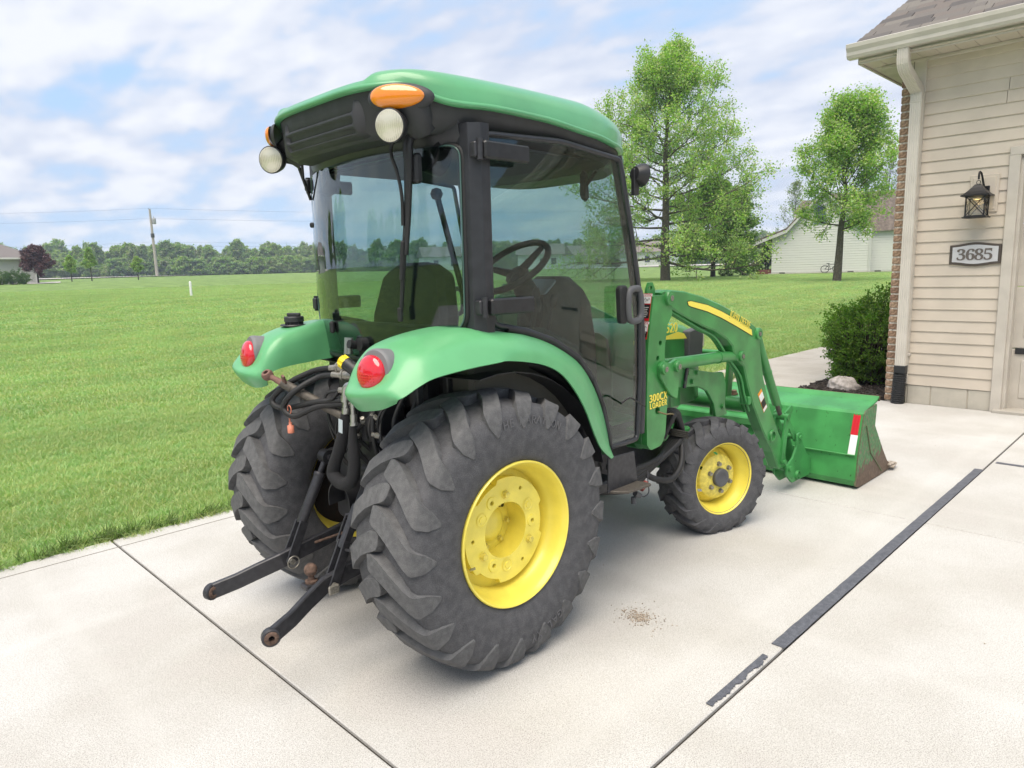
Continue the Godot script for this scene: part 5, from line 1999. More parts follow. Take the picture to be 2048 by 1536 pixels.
func make_chassis(t: Node3D):
	var b := MB.new()
	rbox(b, Vector3(0, .56, -.35), Vector3(.30, .40, 1.1), .03)
	rbox(b, Vector3(0, .60, .12), Vector3(.34, .34, .26), .03)
	rbox(b, Vector3(0, .52, -1.35), Vector3(.30, .36, 1.0), .03)
	for s in [-1, 1]:
		tube(b, [Vector3(.1 * s, .505, 0), Vector3(.22 * s, .505, 0), Vector3(.30 * s, .505, 0), Vector3(.50 * s, .505, 0)], [.15, .12, .095, .09], 20)
	part("transmission", b, M.black, t)
	# cab underbody and inner wheel arches
	var w := MB.new()
	rbox(w, Vector3(0, .88, -.30), Vector3(.62, .50, .84), .02)
	rbox(w, Vector3(0, .66, -.78), Vector3(.98, .05, .36), .01)
	rbox(w, Vector3(0, 1.02, .09), Vector3(.54, .20, .10), .02)
	part("cab_floor", w, M.black, t)
	var fa := MB.new()
	tube(fa, [Vector3(-.40, .30, -1.712), Vector3(-.15, .33, -1.712), Vector3(.15, .33, -1.712), Vector3(.40, .30, -1.712)], .055, 14)
	rbox(fa, Vector3(0, .36, -1.712), Vector3(.22, .14, .2), .02)
	part("front_axle", fa, M.loader_green, t)
	# side frame rails and grime
	var rl := MB.new()
	for s in [-1, 1]:
		rbox(rl, Vector3(.20 * s, .45, -1.0), Vector3(.03, .14, 1.7), .006)
		rbox(rl, Vector3(.33 * s, .46, -.70), Vector3(.30, .05, .30), .008)
	part("frame_rail", rl, M.steel_black, t)
	# step and its bracket at the right
	var sp := MB.new()
	prism(sp, [Vector2(-.612, .645), Vector2(-.795, .638), Vector2(-.820, .500), Vector2(-.610, .490)], .592, .600, Transform3D(ZY, Vector3.ZERO), .002)
	part("step_bracket", sp, M.steel_black, t)
	var st := MB.new()
	prism(st, round_poly([Vector2(.592, -.61), Vector2(.66, -.67), Vector2(.67, -.83), Vector2(.592, -.822)], .012, 2), .486, .498, Transform3D(XZ, Vector3.ZERO), .002)
	part("step_tread", st, mat(col(122, 114, 106), .85, .1, {"tex": T.rust, "scale": 6.0, "fine": T.dust, "fscale": 6.0}) if false else M.dull_tube, t)
	var pl := MB.new()
	tube(pl, spline([Vector3(.57, .515, -.94), Vector3(.585, .47, -.92), Vector3(.60, .425, -.905), Vector3(.60, .412, -.87), Vector3(.60, .425, -.84)], 5), .003, 6)
	tube(pl, spline([Vector3(.58, .50, -.80), Vector3(.595, .46, -.80), Vector3(.60, .44, -.83)], 4), .003, 6)
	var pp := part("trailer_plug", pl, M.steel_black, t)
	var pb := MB.new()
	tube(pb, [Vector3(.60, .452, -.845), Vector3(.60, .475, -.885)], .013, 10)
	part("red_plug", pb, mat(col(130, 58, 52), .6), pp)
	var pk := MB.new()
	tube(pk, [Vector3(.60, .425, -.835), Vector3(.60, .445, -.80)], .013, 10)
	tube(pk, [Vector3(.60, .40, -.79), Vector3(.60, .43, -.79)], .012, 10)
	part("grey_plug", pk, M.grey_plastic, pp)
	# bonnet
	var h := MB.new()
	var secs := []
	for q in [[-1.02, .30, 1.13, .70], [-1.2, .30, 1.165, .70], [-1.45, .298, 1.16, .68], [-1.65, .292, 1.14, .68], [-1.80, .28, 1.11, .68], [-1.92, .24, 1.07, .68], [-1.97, .19, 1.0, .70]]:
		var hw: float = q[1]
		var sec := []
		for e in [[-1.0, 0.0], [-1.0, .55], [-.99, .78], [-.93, .92], [-.75, .985], [-.4, 1.0], [0, 1.005], [.4, 1.0], [.75, .985], [.93, .92], [.99, .78], [1.0, .55], [1.0, 0.0]]:
			sec.append(Vector3(e[0] * hw, lerpf(q[3], q[2], e[1]), q[0]))
		secs.append(sec)
	loft(h, secs)
	var hd := part("bonnet", h, M.loader_green, t)
	for s in [-1, 1]:
		var dc := MB.new()
		prism(dc, [Vector2(-1.2, 1.075), Vector2(-1.50, 1.075), Vector2(-1.60, 1.088), Vector2(-1.66, 1.075), Vector2(-1.69, 1.045), Vector2(-1.50, 1.055), Vector2(-1.2, 1.055)], .0, .0015, Transform3D(Basis(Vector3(0, 0, 1), Vector3(0, 1, 0), Vector3(s, 0, 0)), Vector3(.3015 * s, 0, 0)))
		part("yellow_stripe", dc, M.decal_yellow, hd)
	for s in [1.0, -1.0]:
		var hl := MB.new()
		prism(hl, round_poly([Vector2(-1.69, 1.085), Vector2(-1.80, 1.10), Vector2(-1.84, 1.07), Vector2(-1.83, .94), Vector2(-1.69, .945)], .012, 3), .27, .318, Transform3D(Basis(Vector3(0, 0, 1), Vector3(0, 1, 0), Vector3(s, 0, 0)), Vector3.ZERO), .006)
		var hp := part("headlamp_housing", hl, M.grey_plastic, t)
		var hll := MB.new()
		rbox(hll, Vector3(.29 * s, 1.025, -1.838), Vector3(.06, .09, .03), .012)
		part("headlamp_lens", hll, M.clear_lens, hp)
	var sd := MB.new()
	for s in [-1, 1]:
		rbox(sd, Vector3(.27 * s, .79, -1.35), Vector3(.05, .26, .62), .02)
		for i in 4:
			rbox(sd, Vector3(.298 * s, .74, -1.45 - .018 * i), Vector3(.012, .11, .008), .002)
	part("side_panel", sd, M.loader_green, t)
	var num := text_mesh("3520", .05, .002, "Droid Sans", true)
	var np := part("lettering", num, M.decal_yellow, hd)
	np.transform = Transform3D(Basis(Vector3.UP, PI / 2), Vector3(.3005, 1.112, -1.525))
	# nose of the engine bay
	var gr := MB.new()
	rbox(gr, Vector3(0, .85, -1.96), Vector3(.34, .32, .05), .02)
	part("grille", gr, M.black_plastic, t)

func make_cab(t: Node3D):
	# ---- roof shell
	var zc := -.36
	var roof_pt := func(a: float, b: float) -> Vector3:
		var c := .34 if b > 0 else .45
		var x := .555 * a * sqrt(1.0 - c * pow(absf(b), 4.0))
		var z := zc + (.69 if b > 0 else .78) * b * sqrt(1.0 - c * pow(absf(a), 4.0))
		var side := ramp(-z, [-.25, .05, .3, .6, .75, 1.1], [1.993, 1.998, 1.992, 1.967, 1.950, 1.925])
		var rear: float = smoothstep(.50, .98, b)
		var yr: float = lerpf(side, 2.056, rear * (1.0 - smoothstep(.40, .54, absf(x))))
		var d := pow(1.0 - pow(absf(a), 6.0), .5) * pow(1.0 - pow(absf(b), 9.0 if b > 0 else 5.0), .5)
		var top := ramp(-z, [-.3, .6, .95, 1.1], [2.122, 2.128, 2.09, 2.05])
		top -= .030 * (1.0 - smoothstep(.290, .325, absf(x))) * smoothstep(-.95, -.70, b)
		return Vector3(x, yr + (top - yr) * d, z)
	var rf := MB.new()
	var rows := []
	var n := 56
	var as_ := []
	for i in n + 1:
		# closer steps near the rim
		var u := -1.0 + 2.0 * i / n
		as_.append(sin(u * PI / 2) * 0.55 + u * 0.45)
	for i in n + 1:
		var row := []
		for j in n + 1:
			row.append(roof_pt.call(as_[j], as_[i]))
		rows.append(row)
	sheet(rf, rows)
	# rolled rim
	var loop := []
	for i in range(0, n): loop.append([as_[i], -1.0])
	for i in range(0, n): loop.append([1.0, as_[i]])
	for i in range(0, n): loop.append([-as_[i], 1.0])
	for i in range(0, n): loop.append([-1.0, -as_[i]])
	var P := []
	for q in loop:
		P.append(roof_pt.call(q[0], q[1]))
	var mid := Vector3(0, 0, zc)
	var K := P.size()
	var ringy := func(inn: float, dy: float) -> Array:
		var o := []
		for i in K:
			var tg: Vector3 = P[(i + 1) % K] - P[(i + K - 1) % K]
			var nn := Vector3(tg.z, 0, -tg.x).normalized()
			if nn.dot(Vector3(P[i].x, 0, P[i].z - zc)) < 0:
				nn = -nn
			o.append(P[i] + nn * inn + Vector3(0, dy, 0))
		return o
	var seq := [P, ringy.call(.008, -.004), ringy.call(.010, -.012), ringy.call(.006, -.019), ringy.call(-.012, -.020)]
	var g := rf.grp()
	for k in seq.size() - 1:
		for i in K:
			var j := (i + 1) % K
			rf.quad(seq[k][i], seq[k][j], seq[k + 1][j], seq[k + 1][i], g)
	part("cab_roof", rf, M.roof_green, t)
	# black band under it
	var bd := MB.new()
	var low := []
	var L0: Array = ringy.call(-.012, -.010)
	var L1: Array = ringy.call(-.016, -.03)
	for i in K:
		var p: Vector3 = ringy.call(-.03, 0.0)[i] if false else L1[i]
		var ylow := ramp(-p.z, [-.30, -.1, .1, .35, .62, .8, 1.1], [1.90, 1.915, 1.925, 1.922, 1.897, 1.885, 1.865])
		low.append(Vector3(p.x, ylow, p.z))
	var L2 := []
	var L3 := []
	for i in K:
		var dirc: Vector3 = Vector3(low[i].x, 0, low[i].z - zc).normalized()
		L2.append(low[i] - dirc * .010 + Vector3(0, .012, 0))
		L3.append(low[i] - dirc * .055 + Vector3(0, -.012, 0))
	var sq := [L0, L1, L2, L3]
	g = bd.grp()
	for k in 3:
		for i in K:
			var j := (i + 1) % K
			bd.quad(sq[k][i], sq[k][j], sq[k + 1][j], sq[k + 1][i], g)
	for i in K:
		bd.tri(L3[i], L3[(i + 1) % K], Vector3(0, 1.90, zc))
	part("roof_liner", bd, M.black_plastic, t)
	# ---- ventilation housing at the rear
	var hv := MB.new()
	var hrows := []
	var hp_ := [Vector2(2.045, .22), Vector2(2.04, .285), Vector2(2.015, .312), Vector2(1.975, .322), Vector2(1.935, .320), Vector2(1.908, .305), Vector2(1.896, .27), Vector2(1.893, .20), Vector2(1.893, .10)]
	var fine: Array = spline(hp_, 9)
	for i in 81:
		var x := lerpf(-.305, .315, i / 80.0)
		var e := absf((x - .005) / .31)
		var sh := pow(maxf(1.0 - pow(e, 10.0), 0.0), .5)
		var row := []
		for q in fine:
			var y: float = lerpf(1.965, q.x, .80 + .20 * sh)
			var z: float = lerpf(.13, q.y, sh)
			var ins := smoothstep(.240, .222, absf(x - .005)) * smoothstep(1.908, 1.918, y) * smoothstep(2.022, 2.010, y)
			var rib := maxf(smoothstep(.011, .005, absf(y - 1.972)), smoothstep(.010, .004, absf(y - 1.935)) * .7)
			z -= .020 * ins * (1.0 - .85 * rib)
			row.append(Vector3(x, y, z))
		hrows.append(row)
	sheet(hv, hrows)
	part("vent_housing", hv, M.black_plastic, t)
	# ---- lamps on the roof corners
	for s in [1.0, -1.0]:
		var al := MB.new()
		var nrm := Vector3(.62 * s, .02, .78).normalized()
		var tan := Vector3(.78 * s, -.02, -.62).normalized()
		var upv := nrm.cross(tan).normalized()
		if upv.y < 0:
			upv = -upv
		var c := Vector3(.430 * s, 2.000, .262)
		var el := func(m: MB, cc: Vector3, a: float, b: float, d: float):
			var rw := []
			for i in 9:
				var th := PI / 2 * i / 8.0
				var row := []
				for j in 33:
					var ph := TAU * (j % 32) / 32
					row.append(cc + tan * cos(ph) * cos(th) * a * (1.0 + .12 * cos(ph)) + upv * sin(ph) * cos(th) * b + nrm * sin(th) * d)
				rw.append(row)
			sheet(m, rw)
		el.call(al, c - nrm * .02 - tan * .004, .112, .049, .03)
		var pod := part("marker_lamp", al, M.black_plastic, t)
		var am := MB.new()
		el.call(am, c + nrm * .004 - tan * .008, .090, .039, .026)
		part("amber_lens", am, M.amber_lens, pod)
		# pod filling the corner
		var cf := MB.new()
		tube(cf, [Vector3(.40 * s, 1.925, .14), Vector3(.425 * s, 1.975, .20), Vector3(.43 * s, 2.0, .225)], [.055, .060, .05], 18)
		part("corner_filler", cf, M.black_plastic, pod)
		# work lamp
		var wc := Vector3(.420 * s, 1.909, .285)
		var wd := Vector3(.42, -.13, .88).normalized() if s > 0 else Vector3(.52, -.12, .84).normalized()
		var wl := MB.new()
		lathe(wl, [Vector2(0, -.052), Vector2(.03, -.05), Vector2(.046, -.036), Vector2(.053, -.01), Vector2(.0545, .006), Vector2(.050, .008)], frame(wc, wd), 36)
		var wp := part("work_lamp", wl, M.black, t)
		var ll := MB.new()
		lathe(ll, [Vector2(.0515, .004), Vector2(.050, .009), Vector2(.035, .013), Vector2(0, .015)], frame(wc, wd), 36)
		part("lens", ll, M.clear_lens, wp)
		var rg := MB.new()
		var lx := frame(wc, wd, Vector3.UP)
		for i in range(-6, 7):
			var off := i * .0075
			var half := sqrt(maxf(.0475 * .0475 - off * off, 0.0))
			tube(rg, [wc + lx.basis.x * off - lx.basis.z * half + wd * .0105, wc + lx.basis.x * off + wd * .0145, wc + lx.basis.x * off + lx.basis.z * half + wd * .0105], .0016, 4, false)
		part("lens_ribs", rg, M.clear_lens, wp)
		var br := MB.new()
		tube(br, [wc - wd * .045, wc - wd * .07 + Vector3(0, .0, -.01), Vector3(.40 * s, 1.90, .17)], .010, 8)
		part("lamp_bracket", br, M.black, wp)
	# ---- pillars
	for s in [1.0, -1.0]:
		var p := MB.new()
		var poly := round_poly([Vector2(.485 * s, .062), Vector2(.535 * s, .055), Vector2(.560 * s, .02), Vector2(.560 * s, -.022), Vector2(.50 * s, -.03), Vector2(.475 * s, .02)], .008, 3)
		prism(p, poly, 1.13, 1.93, Transform3D(XZ, Vector3.ZERO), .0)
		part("rear_pillar", p, M.frame_black, t)
		var a := MB.new()
		tube(a, spline([Vector3(.50 * s, 1.90, -.80), Vector3(.505 * s, 1.6, -.875), Vector3(.51 * s, 1.25, -.945), Vector3(.51 * s, .95, -.965), Vector3(.51 * s, .68, -.955)], 4), .026, 10)
		part("front_pillar", a, M.frame_black, t)
	# header above the rear window
	var hb := MB.new()
	var hr := []
	for i in 25:
		var x := lerpf(-.50, .50, i / 24.0)
		var z := .052 + .115 * (1.0 - pow(absf(x) / .50, 2.2))
		hr.append([Vector3(x, 1.94, z + .015), Vector3(x, 1.90, z + .012), Vector3(x, 1.855, z - .008)])
	sheet(hb, hr, .02)
	part("window_header", hb, M.frame_black, t)
	# ---- rear window: curved pane
	var rw := MB.new()
	var gl := round_poly([Vector2(-.505, 1.862), Vector2(-.505, 1.26), Vector2(-.36, 1.115), Vector2(.36, 1.115), Vector2(.505, 1.26), Vector2(.505, 1.862)], [.05, .10, .12, .12, .10, .05], 6)
	var gz := func(p: Vector2) -> Vector3:
		return Vector3(p.x, p.y, .064 + .115 * (1.0 - pow(absf(p.x) / .505, 2.2)) + .012 * sin((p.y - 1.1) * 4.0))
	slab_pane(rw, gl, .045, gz, Vector3(0, 0, -.006), true)
	var rwp := part("rear_window", rw, M.rear_glass, t)
	var ed := MB.new()
	var el2 := []
	for i in gl.size() + 1:
		el2.append(gz.call(gl[i % gl.size()]))
	tube(ed, el2, .0035, 5, false)
	part("glass_edge", ed, mat(col(70, 96, 90), .2), rwp)
	var sl := MB.new()
	var ll2 := []
	for i in gl.size() + 1:
		ll2.append(gz.call(gl[i % gl.size()]) + Vector3(0, 0, -.014))
	tube(sl, ll2, .011, 6, false)
	part("window_seal", sl, M.rubber, t)
	var bar := MB.new()
	var bl := []
	for i in 13:
		var x := lerpf(-.36, .36, i / 12.0)
		bl.append(Vector3(x, 1.108, .05 + .115 * (1.0 - pow(absf(x) / .505, 2.2))))
	tube(bar, bl, .016, 6)
	part("window_sill", bar, M.frame_black, t)
	# latch with chrome strut, left knob, hinges
	var lt := MB.new()
	tube(lt, [Vector3(-.055, 1.128, .215), Vector3(-.055, 1.192, .208)], .011, 14)
	tube(lt, [Vector3(-.036, 1.128, .212), Vector3(-.036, 1.192, .205)], .011, 14)
	var lp := part("window_latch", lt, M.steel, t)
	var lk := MB.new()
	tube(lk, [Vector3(.0, 1.165, .20), Vector3(.0, 1.172, .235)], .017, 14)
	tube(lk, [Vector3(.03, 1.17, .17), Vector3(.03, 1.17, .21)], .026, 14)
	rbox(lk, Vector3(.02, 1.14, .175), Vector3(.07, .06, .02), .004)
	part("latch_knob", lk, M.rubber, lp)
	var kn := MB.new()
	tube(kn, [Vector3(-.505, 1.66, .06), Vector3(-.525, 1.66, .07)], .012, 10)
	rbox(kn, Vector3(-.22, 1.225, .175), Vector3(.022, .05, .02), .006)
	part("glass_stud", kn, M.rubber, t)
	# gas strut hinge arm at the left
	var ga := MB.new()
	tube(ga, [Vector3(-.46, 1.91, .15), Vector3(-.475, 1.85, .12), Vector3(-.485, 1.765, .085)], .007, 6)
	tube(ga, [Vector3(-.44, 1.91, .14), Vector3(-.475, 1.85, .12)], .006, 6)
	part("hinge_arm", ga, M.black, t)
	# speakers seen through the rear glass
	var sk := MB.new()
	for s in [-1, 1]:
		tube(sk, [Vector3(.37 * s, 1.845, .10), Vector3(.37 * s, 1.83, .04)], .062, 24)
	part("speaker", sk, M.black, t)
	# ---- rear wiper
	var wi := MB.new()
	tube(wi, [Vector3(.370, 1.925, .165), Vector3(.372, 1.86, .185), Vector3(.366, 1.79, .178)], [.018, .018, .016], 8)
	tube(wi, [Vector3(.366, 1.80, .18), Vector3(.345, 1.62, .18), Vector3(.328, 1.50, .182)], [.016, .012, .009], 6)
	rbox(wi, Vector3(.374, 1.79, .158), Vector3(.05, .10, .03), .008)
	var wip := part("rear_wiper", wi, M.black, t)
	var wb := MB.new()
	tube(wb, [Vector3(.345, 1.68, .182), Vector3(.318, 1.48, .186), Vector3(.285, 1.285, .186)], [.006, .009, .007], 6)
	rbox(wb, Vector3(.318, 1.48, .192), Vector3(.016, .14, .016), .004, Basis(Vector3(0, 0, 1), -.15))
	rbox(wb, Vector3(.285, 1.29, .190), Vector3(.022, .05, .012), .003)
	part("wiper_blade", wb, M.rubber, wip)
	var ho := MB.new()
	tube(ho, spline([Vector3(.36, 1.90, .19), Vector3(.30, 1.88, .195), Vector3(.296, 1.84, .20), Vector3(.325, 1.78, .20), Vector3(.34, 1.70, .196), Vector3(.335, 1.60, .194)], 5), .006, 6)
	part("washer_hose", ho, M.rubber, wip)
	# ---- doors
	for s in [1.0, -1.0]:
		var arch := [Vector2(-.679, .66), Vector2(-.668, .735), Vector2(-.63, .865), Vector2(-.565, .985), Vector2(-.47, 1.087), Vector2(-.318, 1.168), Vector2(-.18, 1.214), Vector2(-.075, 1.236)]
		var outl := round_poly([Vector2(-.008, 1.30), Vector2(.006, 1.902), Vector2(-.40, 1.912), Vector2(-.772, 1.882), Vector2(-.845, 1.55), Vector2(-.905, 1.25), Vector2(-.915, .95), Vector2(-.885, .665)], [.05, .07, .3, .03, .2, .3, .3, .04], 5)
		outl = [Vector2(-.018, 1.27), Vector2(-.008, 1.40)]
		outl.append_array(round_poly([Vector2(-.008, 1.40), Vector2(.006, 1.900), Vector2(-.40, 1.912), Vector2(-.772, 1.880), Vector2(-.845, 1.55), Vector2(-.905, 1.25), Vector2(-.915, .95), Vector2(-.885, .668), Vector2(-.690, .672)], [0, .06, .6, .03, .5, .6, .6, .03, .01], 5).slice(1))
		outl.append_array(arch)
		outl.append_array([Vector2(-.045, 1.242), Vector2(-.026, 1.254)])
		var dx := func(p: Vector2) -> Vector3:
			var bulge := .016 * (1.0 - pow((p.x + .45) / .46, 2.0)) + .006 * sin(p.y * 5.0)
			return Vector3((.548 + bulge - .018 * smoothstep(1.3, 1.9, p.y)) * s, p.y, p.x)
		var dg := MB.new()
		slab_pane(dg, inset(outl, .010), .05, dx, Vector3(-.006 * s, 0, 0), s < 0)
		var fr2 := MB.new()
		var path := []
		for i in outl.size() + 1:
			path.append(dx.call(outl[i % outl.size()]))
		tube(fr2, path, .0115, 8, false)
		var dp := part("cab_door", fr2, M.frame_black, t)
		part("door_glass", dg, M.cab_glass, dp)
		for y in [1.838, 1.312]:
			var hg := MB.new()
			var zh := -.075 if y > 1.5 else -.085
			rbox(hg, Vector3(.582 * s, y, zh), Vector3(.028, .058, .215), .006)
			var hp := part("hinge", hg, M.black, dp)
			var hn := MB.new()
			tube(hn, [Vector3(.578 * s, y - .034, .042), Vector3(.578 * s, y + .034, .042)], .011, 10)
			rbox(hn, Vector3(.563 * s, y, .048), Vector3(.03, .05, .03), .004)
			part("hinge_pin", hn, M.steel_black, hp)
		var hd := MB.new()
		var hpth := [Vector3(.565 * s, 1.325, -.852), Vector3(.592 * s, 1.345, -.835), Vector3(.604 * s, 1.345, -.775), Vector3(.607 * s, 1.325, -.745), Vector3(.607 * s, 1.235, -.745), Vector3(.604 * s, 1.212, -.77), Vector3(.598 * s, 1.212, -.825), Vector3(.594 * s, 1.235, -.850), Vector3(.592 * s, 1.30, -.852), Vector3(.590 * s, 1.338, -.842)]
		tube(hd, spline(hpth, 4), .0145, 10)
		part("door_handle", hd, M.grey_plastic, dp)
		var hb2 := MB.new()
		prism(hb2, round_poly([Vector2(-.690, 1.360), Vector2(-.745, 1.365), Vector2(-.745, 1.20), Vector2(-.70, 1.205)], .02, 3), .575, .606, Transform3D(Basis(Vector3(0, 0, 1), Vector3(0, 1, 0), Vector3(s, 0, 0)), Vector3.ZERO), .006)
		part("handle_plate", hb2, M.rubber, dp)
		var sl2 := MB.new()
		var arc3 := []
		for p in arch:
			arc3.append(Vector3(.556 * s, p.y - .010, p.x - .004))
		tube(sl2, arc3, .012, 6, false)
		part("door_seal", sl2, M.rubber, dp)
	# ---- windscreen
	var ws := MB.new()
	var wsr := []
	for i in 9:
		var y := lerpf(1.885, .75, i / 8.0)
		var zf := ramp(-y, [-1.885, -1.25, -.75], [-.80, -.95, -.97])
		var row := []
		for j in 13:
			var x := lerpf(-.49, .49, j / 12.0)
			row.append(Vector3(x, y, zf - .10 * (1.0 - pow(absf(x) / .49, 2.0))))
		wsr.append(row)
	sheet(ws, wsr, .006)
	part("windscreen", ws, M.cab_glass, t)
	# mirror and lamp outside the right front pillar
	var fw := MB.new()
	lathe(fw, [Vector2(0, -.05), Vector2(.03, -.045), Vector2(.045, -.02), Vector2(.05, .0), Vector2(.046, .004), Vector2(0, .006)], frame(Vector3(.555, 1.825, -.915), Vector3(.25, -.1, -1)), 28)
	rbox(fw, Vector3(.545, 1.795, -.875), Vector3(.02, .11, .035), .003)
	part("front_work_lamp", fw, M.black, t)
	var wk := MB.new()
	tube(wk, spline([Vector3(.61, .87, -.69), Vector3(.615, .885, -.74), Vector3(.612, .86, -.80), Vector3(.608, .83, -.86)], 4), .004, 6)
	part("door_cable", wk, M.rubber, t)
	make_interior(t)

func make_interior(t: Node3D):
	# steering wheel
	var sw := MB.new()
	var c := Vector3(0.0, 1.455, -.66)
	var ax := Vector3(0, .80, .60).normalized()
	var f := frame(c, ax, Vector3.RIGHT)
	var ring := []
	for i in 41:
		var a := TAU * i / 40
		ring.append(c + f.basis.x * cos(a) * .185 + f.basis.z * sin(a) * .185)
	tube(sw, ring, .0155, 10, false)
	for k in 3:
		var a := TAU * k / 3 + .5
		tube(sw, [c - ax * .05, c + (f.basis.x * cos(a) + f.basis.z * sin(a)) * .18], [.022, .012], 8)
	lathe(sw, [Vector2(.055, -.09), Vector2(.06, -.05), Vector2(.045, -.03), Vector2(0, -.025)], Transform3D(f.basis, c), 20)
	part("steering_wheel", sw, M.rubber, t)
	var col_ := MB.new()
	tube(col_, [c - ax * .06, c - ax * .32, Vector3(0, 1.02, -.95)], [.05, .07, .09], 14)
	part("steering_column", col_, M.interior_dark, t)
	# dash console
	var d := MB.new()
	var secs := []
	for q in [[-.80, .10, 1.30, 1.0], [-.84, .16, 1.375, .9], [-.90, .19, 1.405, .8], [-.97, .20, 1.40, .75], [-1.02, .20, 1.33, .75]]:
		var s := []
		for e in [[-1.1, 0.0], [-1.0, .6], [-.85, .9], [-.4, 1.0], [.4, 1.0], [.85, .9], [1.0, .6], [1.1, 0.0]]:
			s.append(Vector3(e[0] * q[1], lerpf(q[3], q[2], e[1]), q[0]))
		secs.append(s)
	loft(d, secs)
	var dp := part("dashboard", d, M.interior, t)
	var sc := MB.new()
	prism(sc, round_poly([Vector2(-.10, -.05), Vector2(.10, -.05), Vector2(.11, .05), Vector2(-.11, .05)], .02, 3), 0, .01, Transform3D(Basis(Vector3.RIGHT, -.85), Vector3(0, 1.352, -.815)))
	part("instrument_screen", sc, mat(col(150, 160, 168), .08), dp)
	# wall behind the seat and the covers over the wheel arches
	var iw := MB.new()
	rbox(iw, Vector3(0, 1.06, .03), Vector3(.96, .36, .03), .01)
	part("rear_trim_panel", iw, M.interior_dark, t)
	# seat
	var s1 := MB.new()
	prism(s1, round_poly([Vector2(-.24, 1.07), Vector2(.24, 1.07), Vector2(.25, 1.30), Vector2(.20, 1.47), Vector2(.10, 1.515), Vector2(-.10, 1.515), Vector2(-.20, 1.47), Vector2(-.25, 1.30)], .05, 4), -.05, .05, Transform3D(Basis(Vector3.RIGHT, -.16), Vector3(0, -.02, .12)), .025)
	rbox(s1, Vector3(0, 1.06, -.20), Vector3(.48, .11, .44), .03)
	rbox(s1, Vector3(0, .96, -.18), Vector3(.30, .12, .30), .02)
	part("seat", s1, mat(col(26, 26, 26), .7), t)
	# right console and levers
	var cn := MB.new()
	prism(cn, round_poly([Vector2(.05, 1.10), Vector2(-.10, 1.22), Vector2(-.35, 1.21), Vector2(-.55, 1.12), Vector2(-.66, .96), Vector2(-.68, .75), Vector2(.05, .75)], .05, 4), .34, .50, Transform3D(ZY, Vector3.ZERO), .015)
	part("console", cn, M.interior, t)
	cn = MB.new()
	prism(cn, round_poly([Vector2(.05, 1.10), Vector2(-.10, 1.20), Vector2(-.35, 1.19), Vector2(-.55, 1.10), Vector2(-.66, .96), Vector2(-.68, .75), Vector2(.05, .75)], .05, 4), -.50, -.34, Transform3D(ZY, Vector3.ZERO), .015)
	part("console", cn, M.interior, t)
	var lv := MB.new()
	for q in [[.38, -.42, 1.34], [.44, -.36, 1.30], [.42, -.48, 1.31]]:
		tube(lv, [Vector3(q[0], 1.15, q[1] + .05), Vector3(q[0], q[2], q[1])], .007, 8)
		tube(lv, [Vector3(q[0], q[2] - .03, q[1] + .003), Vector3(q[0], q[2] + .0, q[1]), Vector3(q[0], q[2] + .025, q[1] - .002)], [.012, .019, .010], 10)
	part("control_lever", lv, M.rubber, t)
	# grab rail with knob in the right rear corner
	var gr := MB.new()
	tube(gr, [Vector3(-.087, 1.75, -.305), Vector3(-.043, 1.31, -.40), Vector3(-.03, 1.15, -.43)], .013, 8)
	lathe(gr, [Vector2(0, -.028), Vector2(.02, -.02), Vector2(.028, 0), Vector2(.02, .02), Vector2(0, .028)], Transform3D(Basis.IDENTITY, Vector3(-.09, 1.774, -.30)), 14)
	part("grab_rail", gr, M.interior_dark, t)
	# inside mirror
	var im := MB.new()
	rbox(im, Vector3(.30, 1.80, -.83), Vector3(.02, .13, .10), .02, Basis(Vector3.UP, .5))
	tube(im, [Vector3(.30, 1.80, -.84), Vector3(.36, 1.86, -.84)], .008, 6)
	part("inside_mirror", im, M.interior_dark, t)
	# light headlining under the roof
	var hl := MB.new()
	rbox(hl, Vector3(0, 1.882, -.36), Vector3(.92, .012, .80), .004)
	part("headlining", hl, mat(col(70, 70, 72), .8), t)

func bar2(m: MB, a: Vector3, b: Vector3, h: float, th: float, bev := .004):
	var d := (b - a)
	var l := d.length()
	d = d.normalized()
	var sx := d.cross(Vector3.UP).normalized()
	var up := sx.cross(d)
	rbox(m, (a + b) / 2, Vector3(th, h, l), bev, Basis(sx, up, -d))

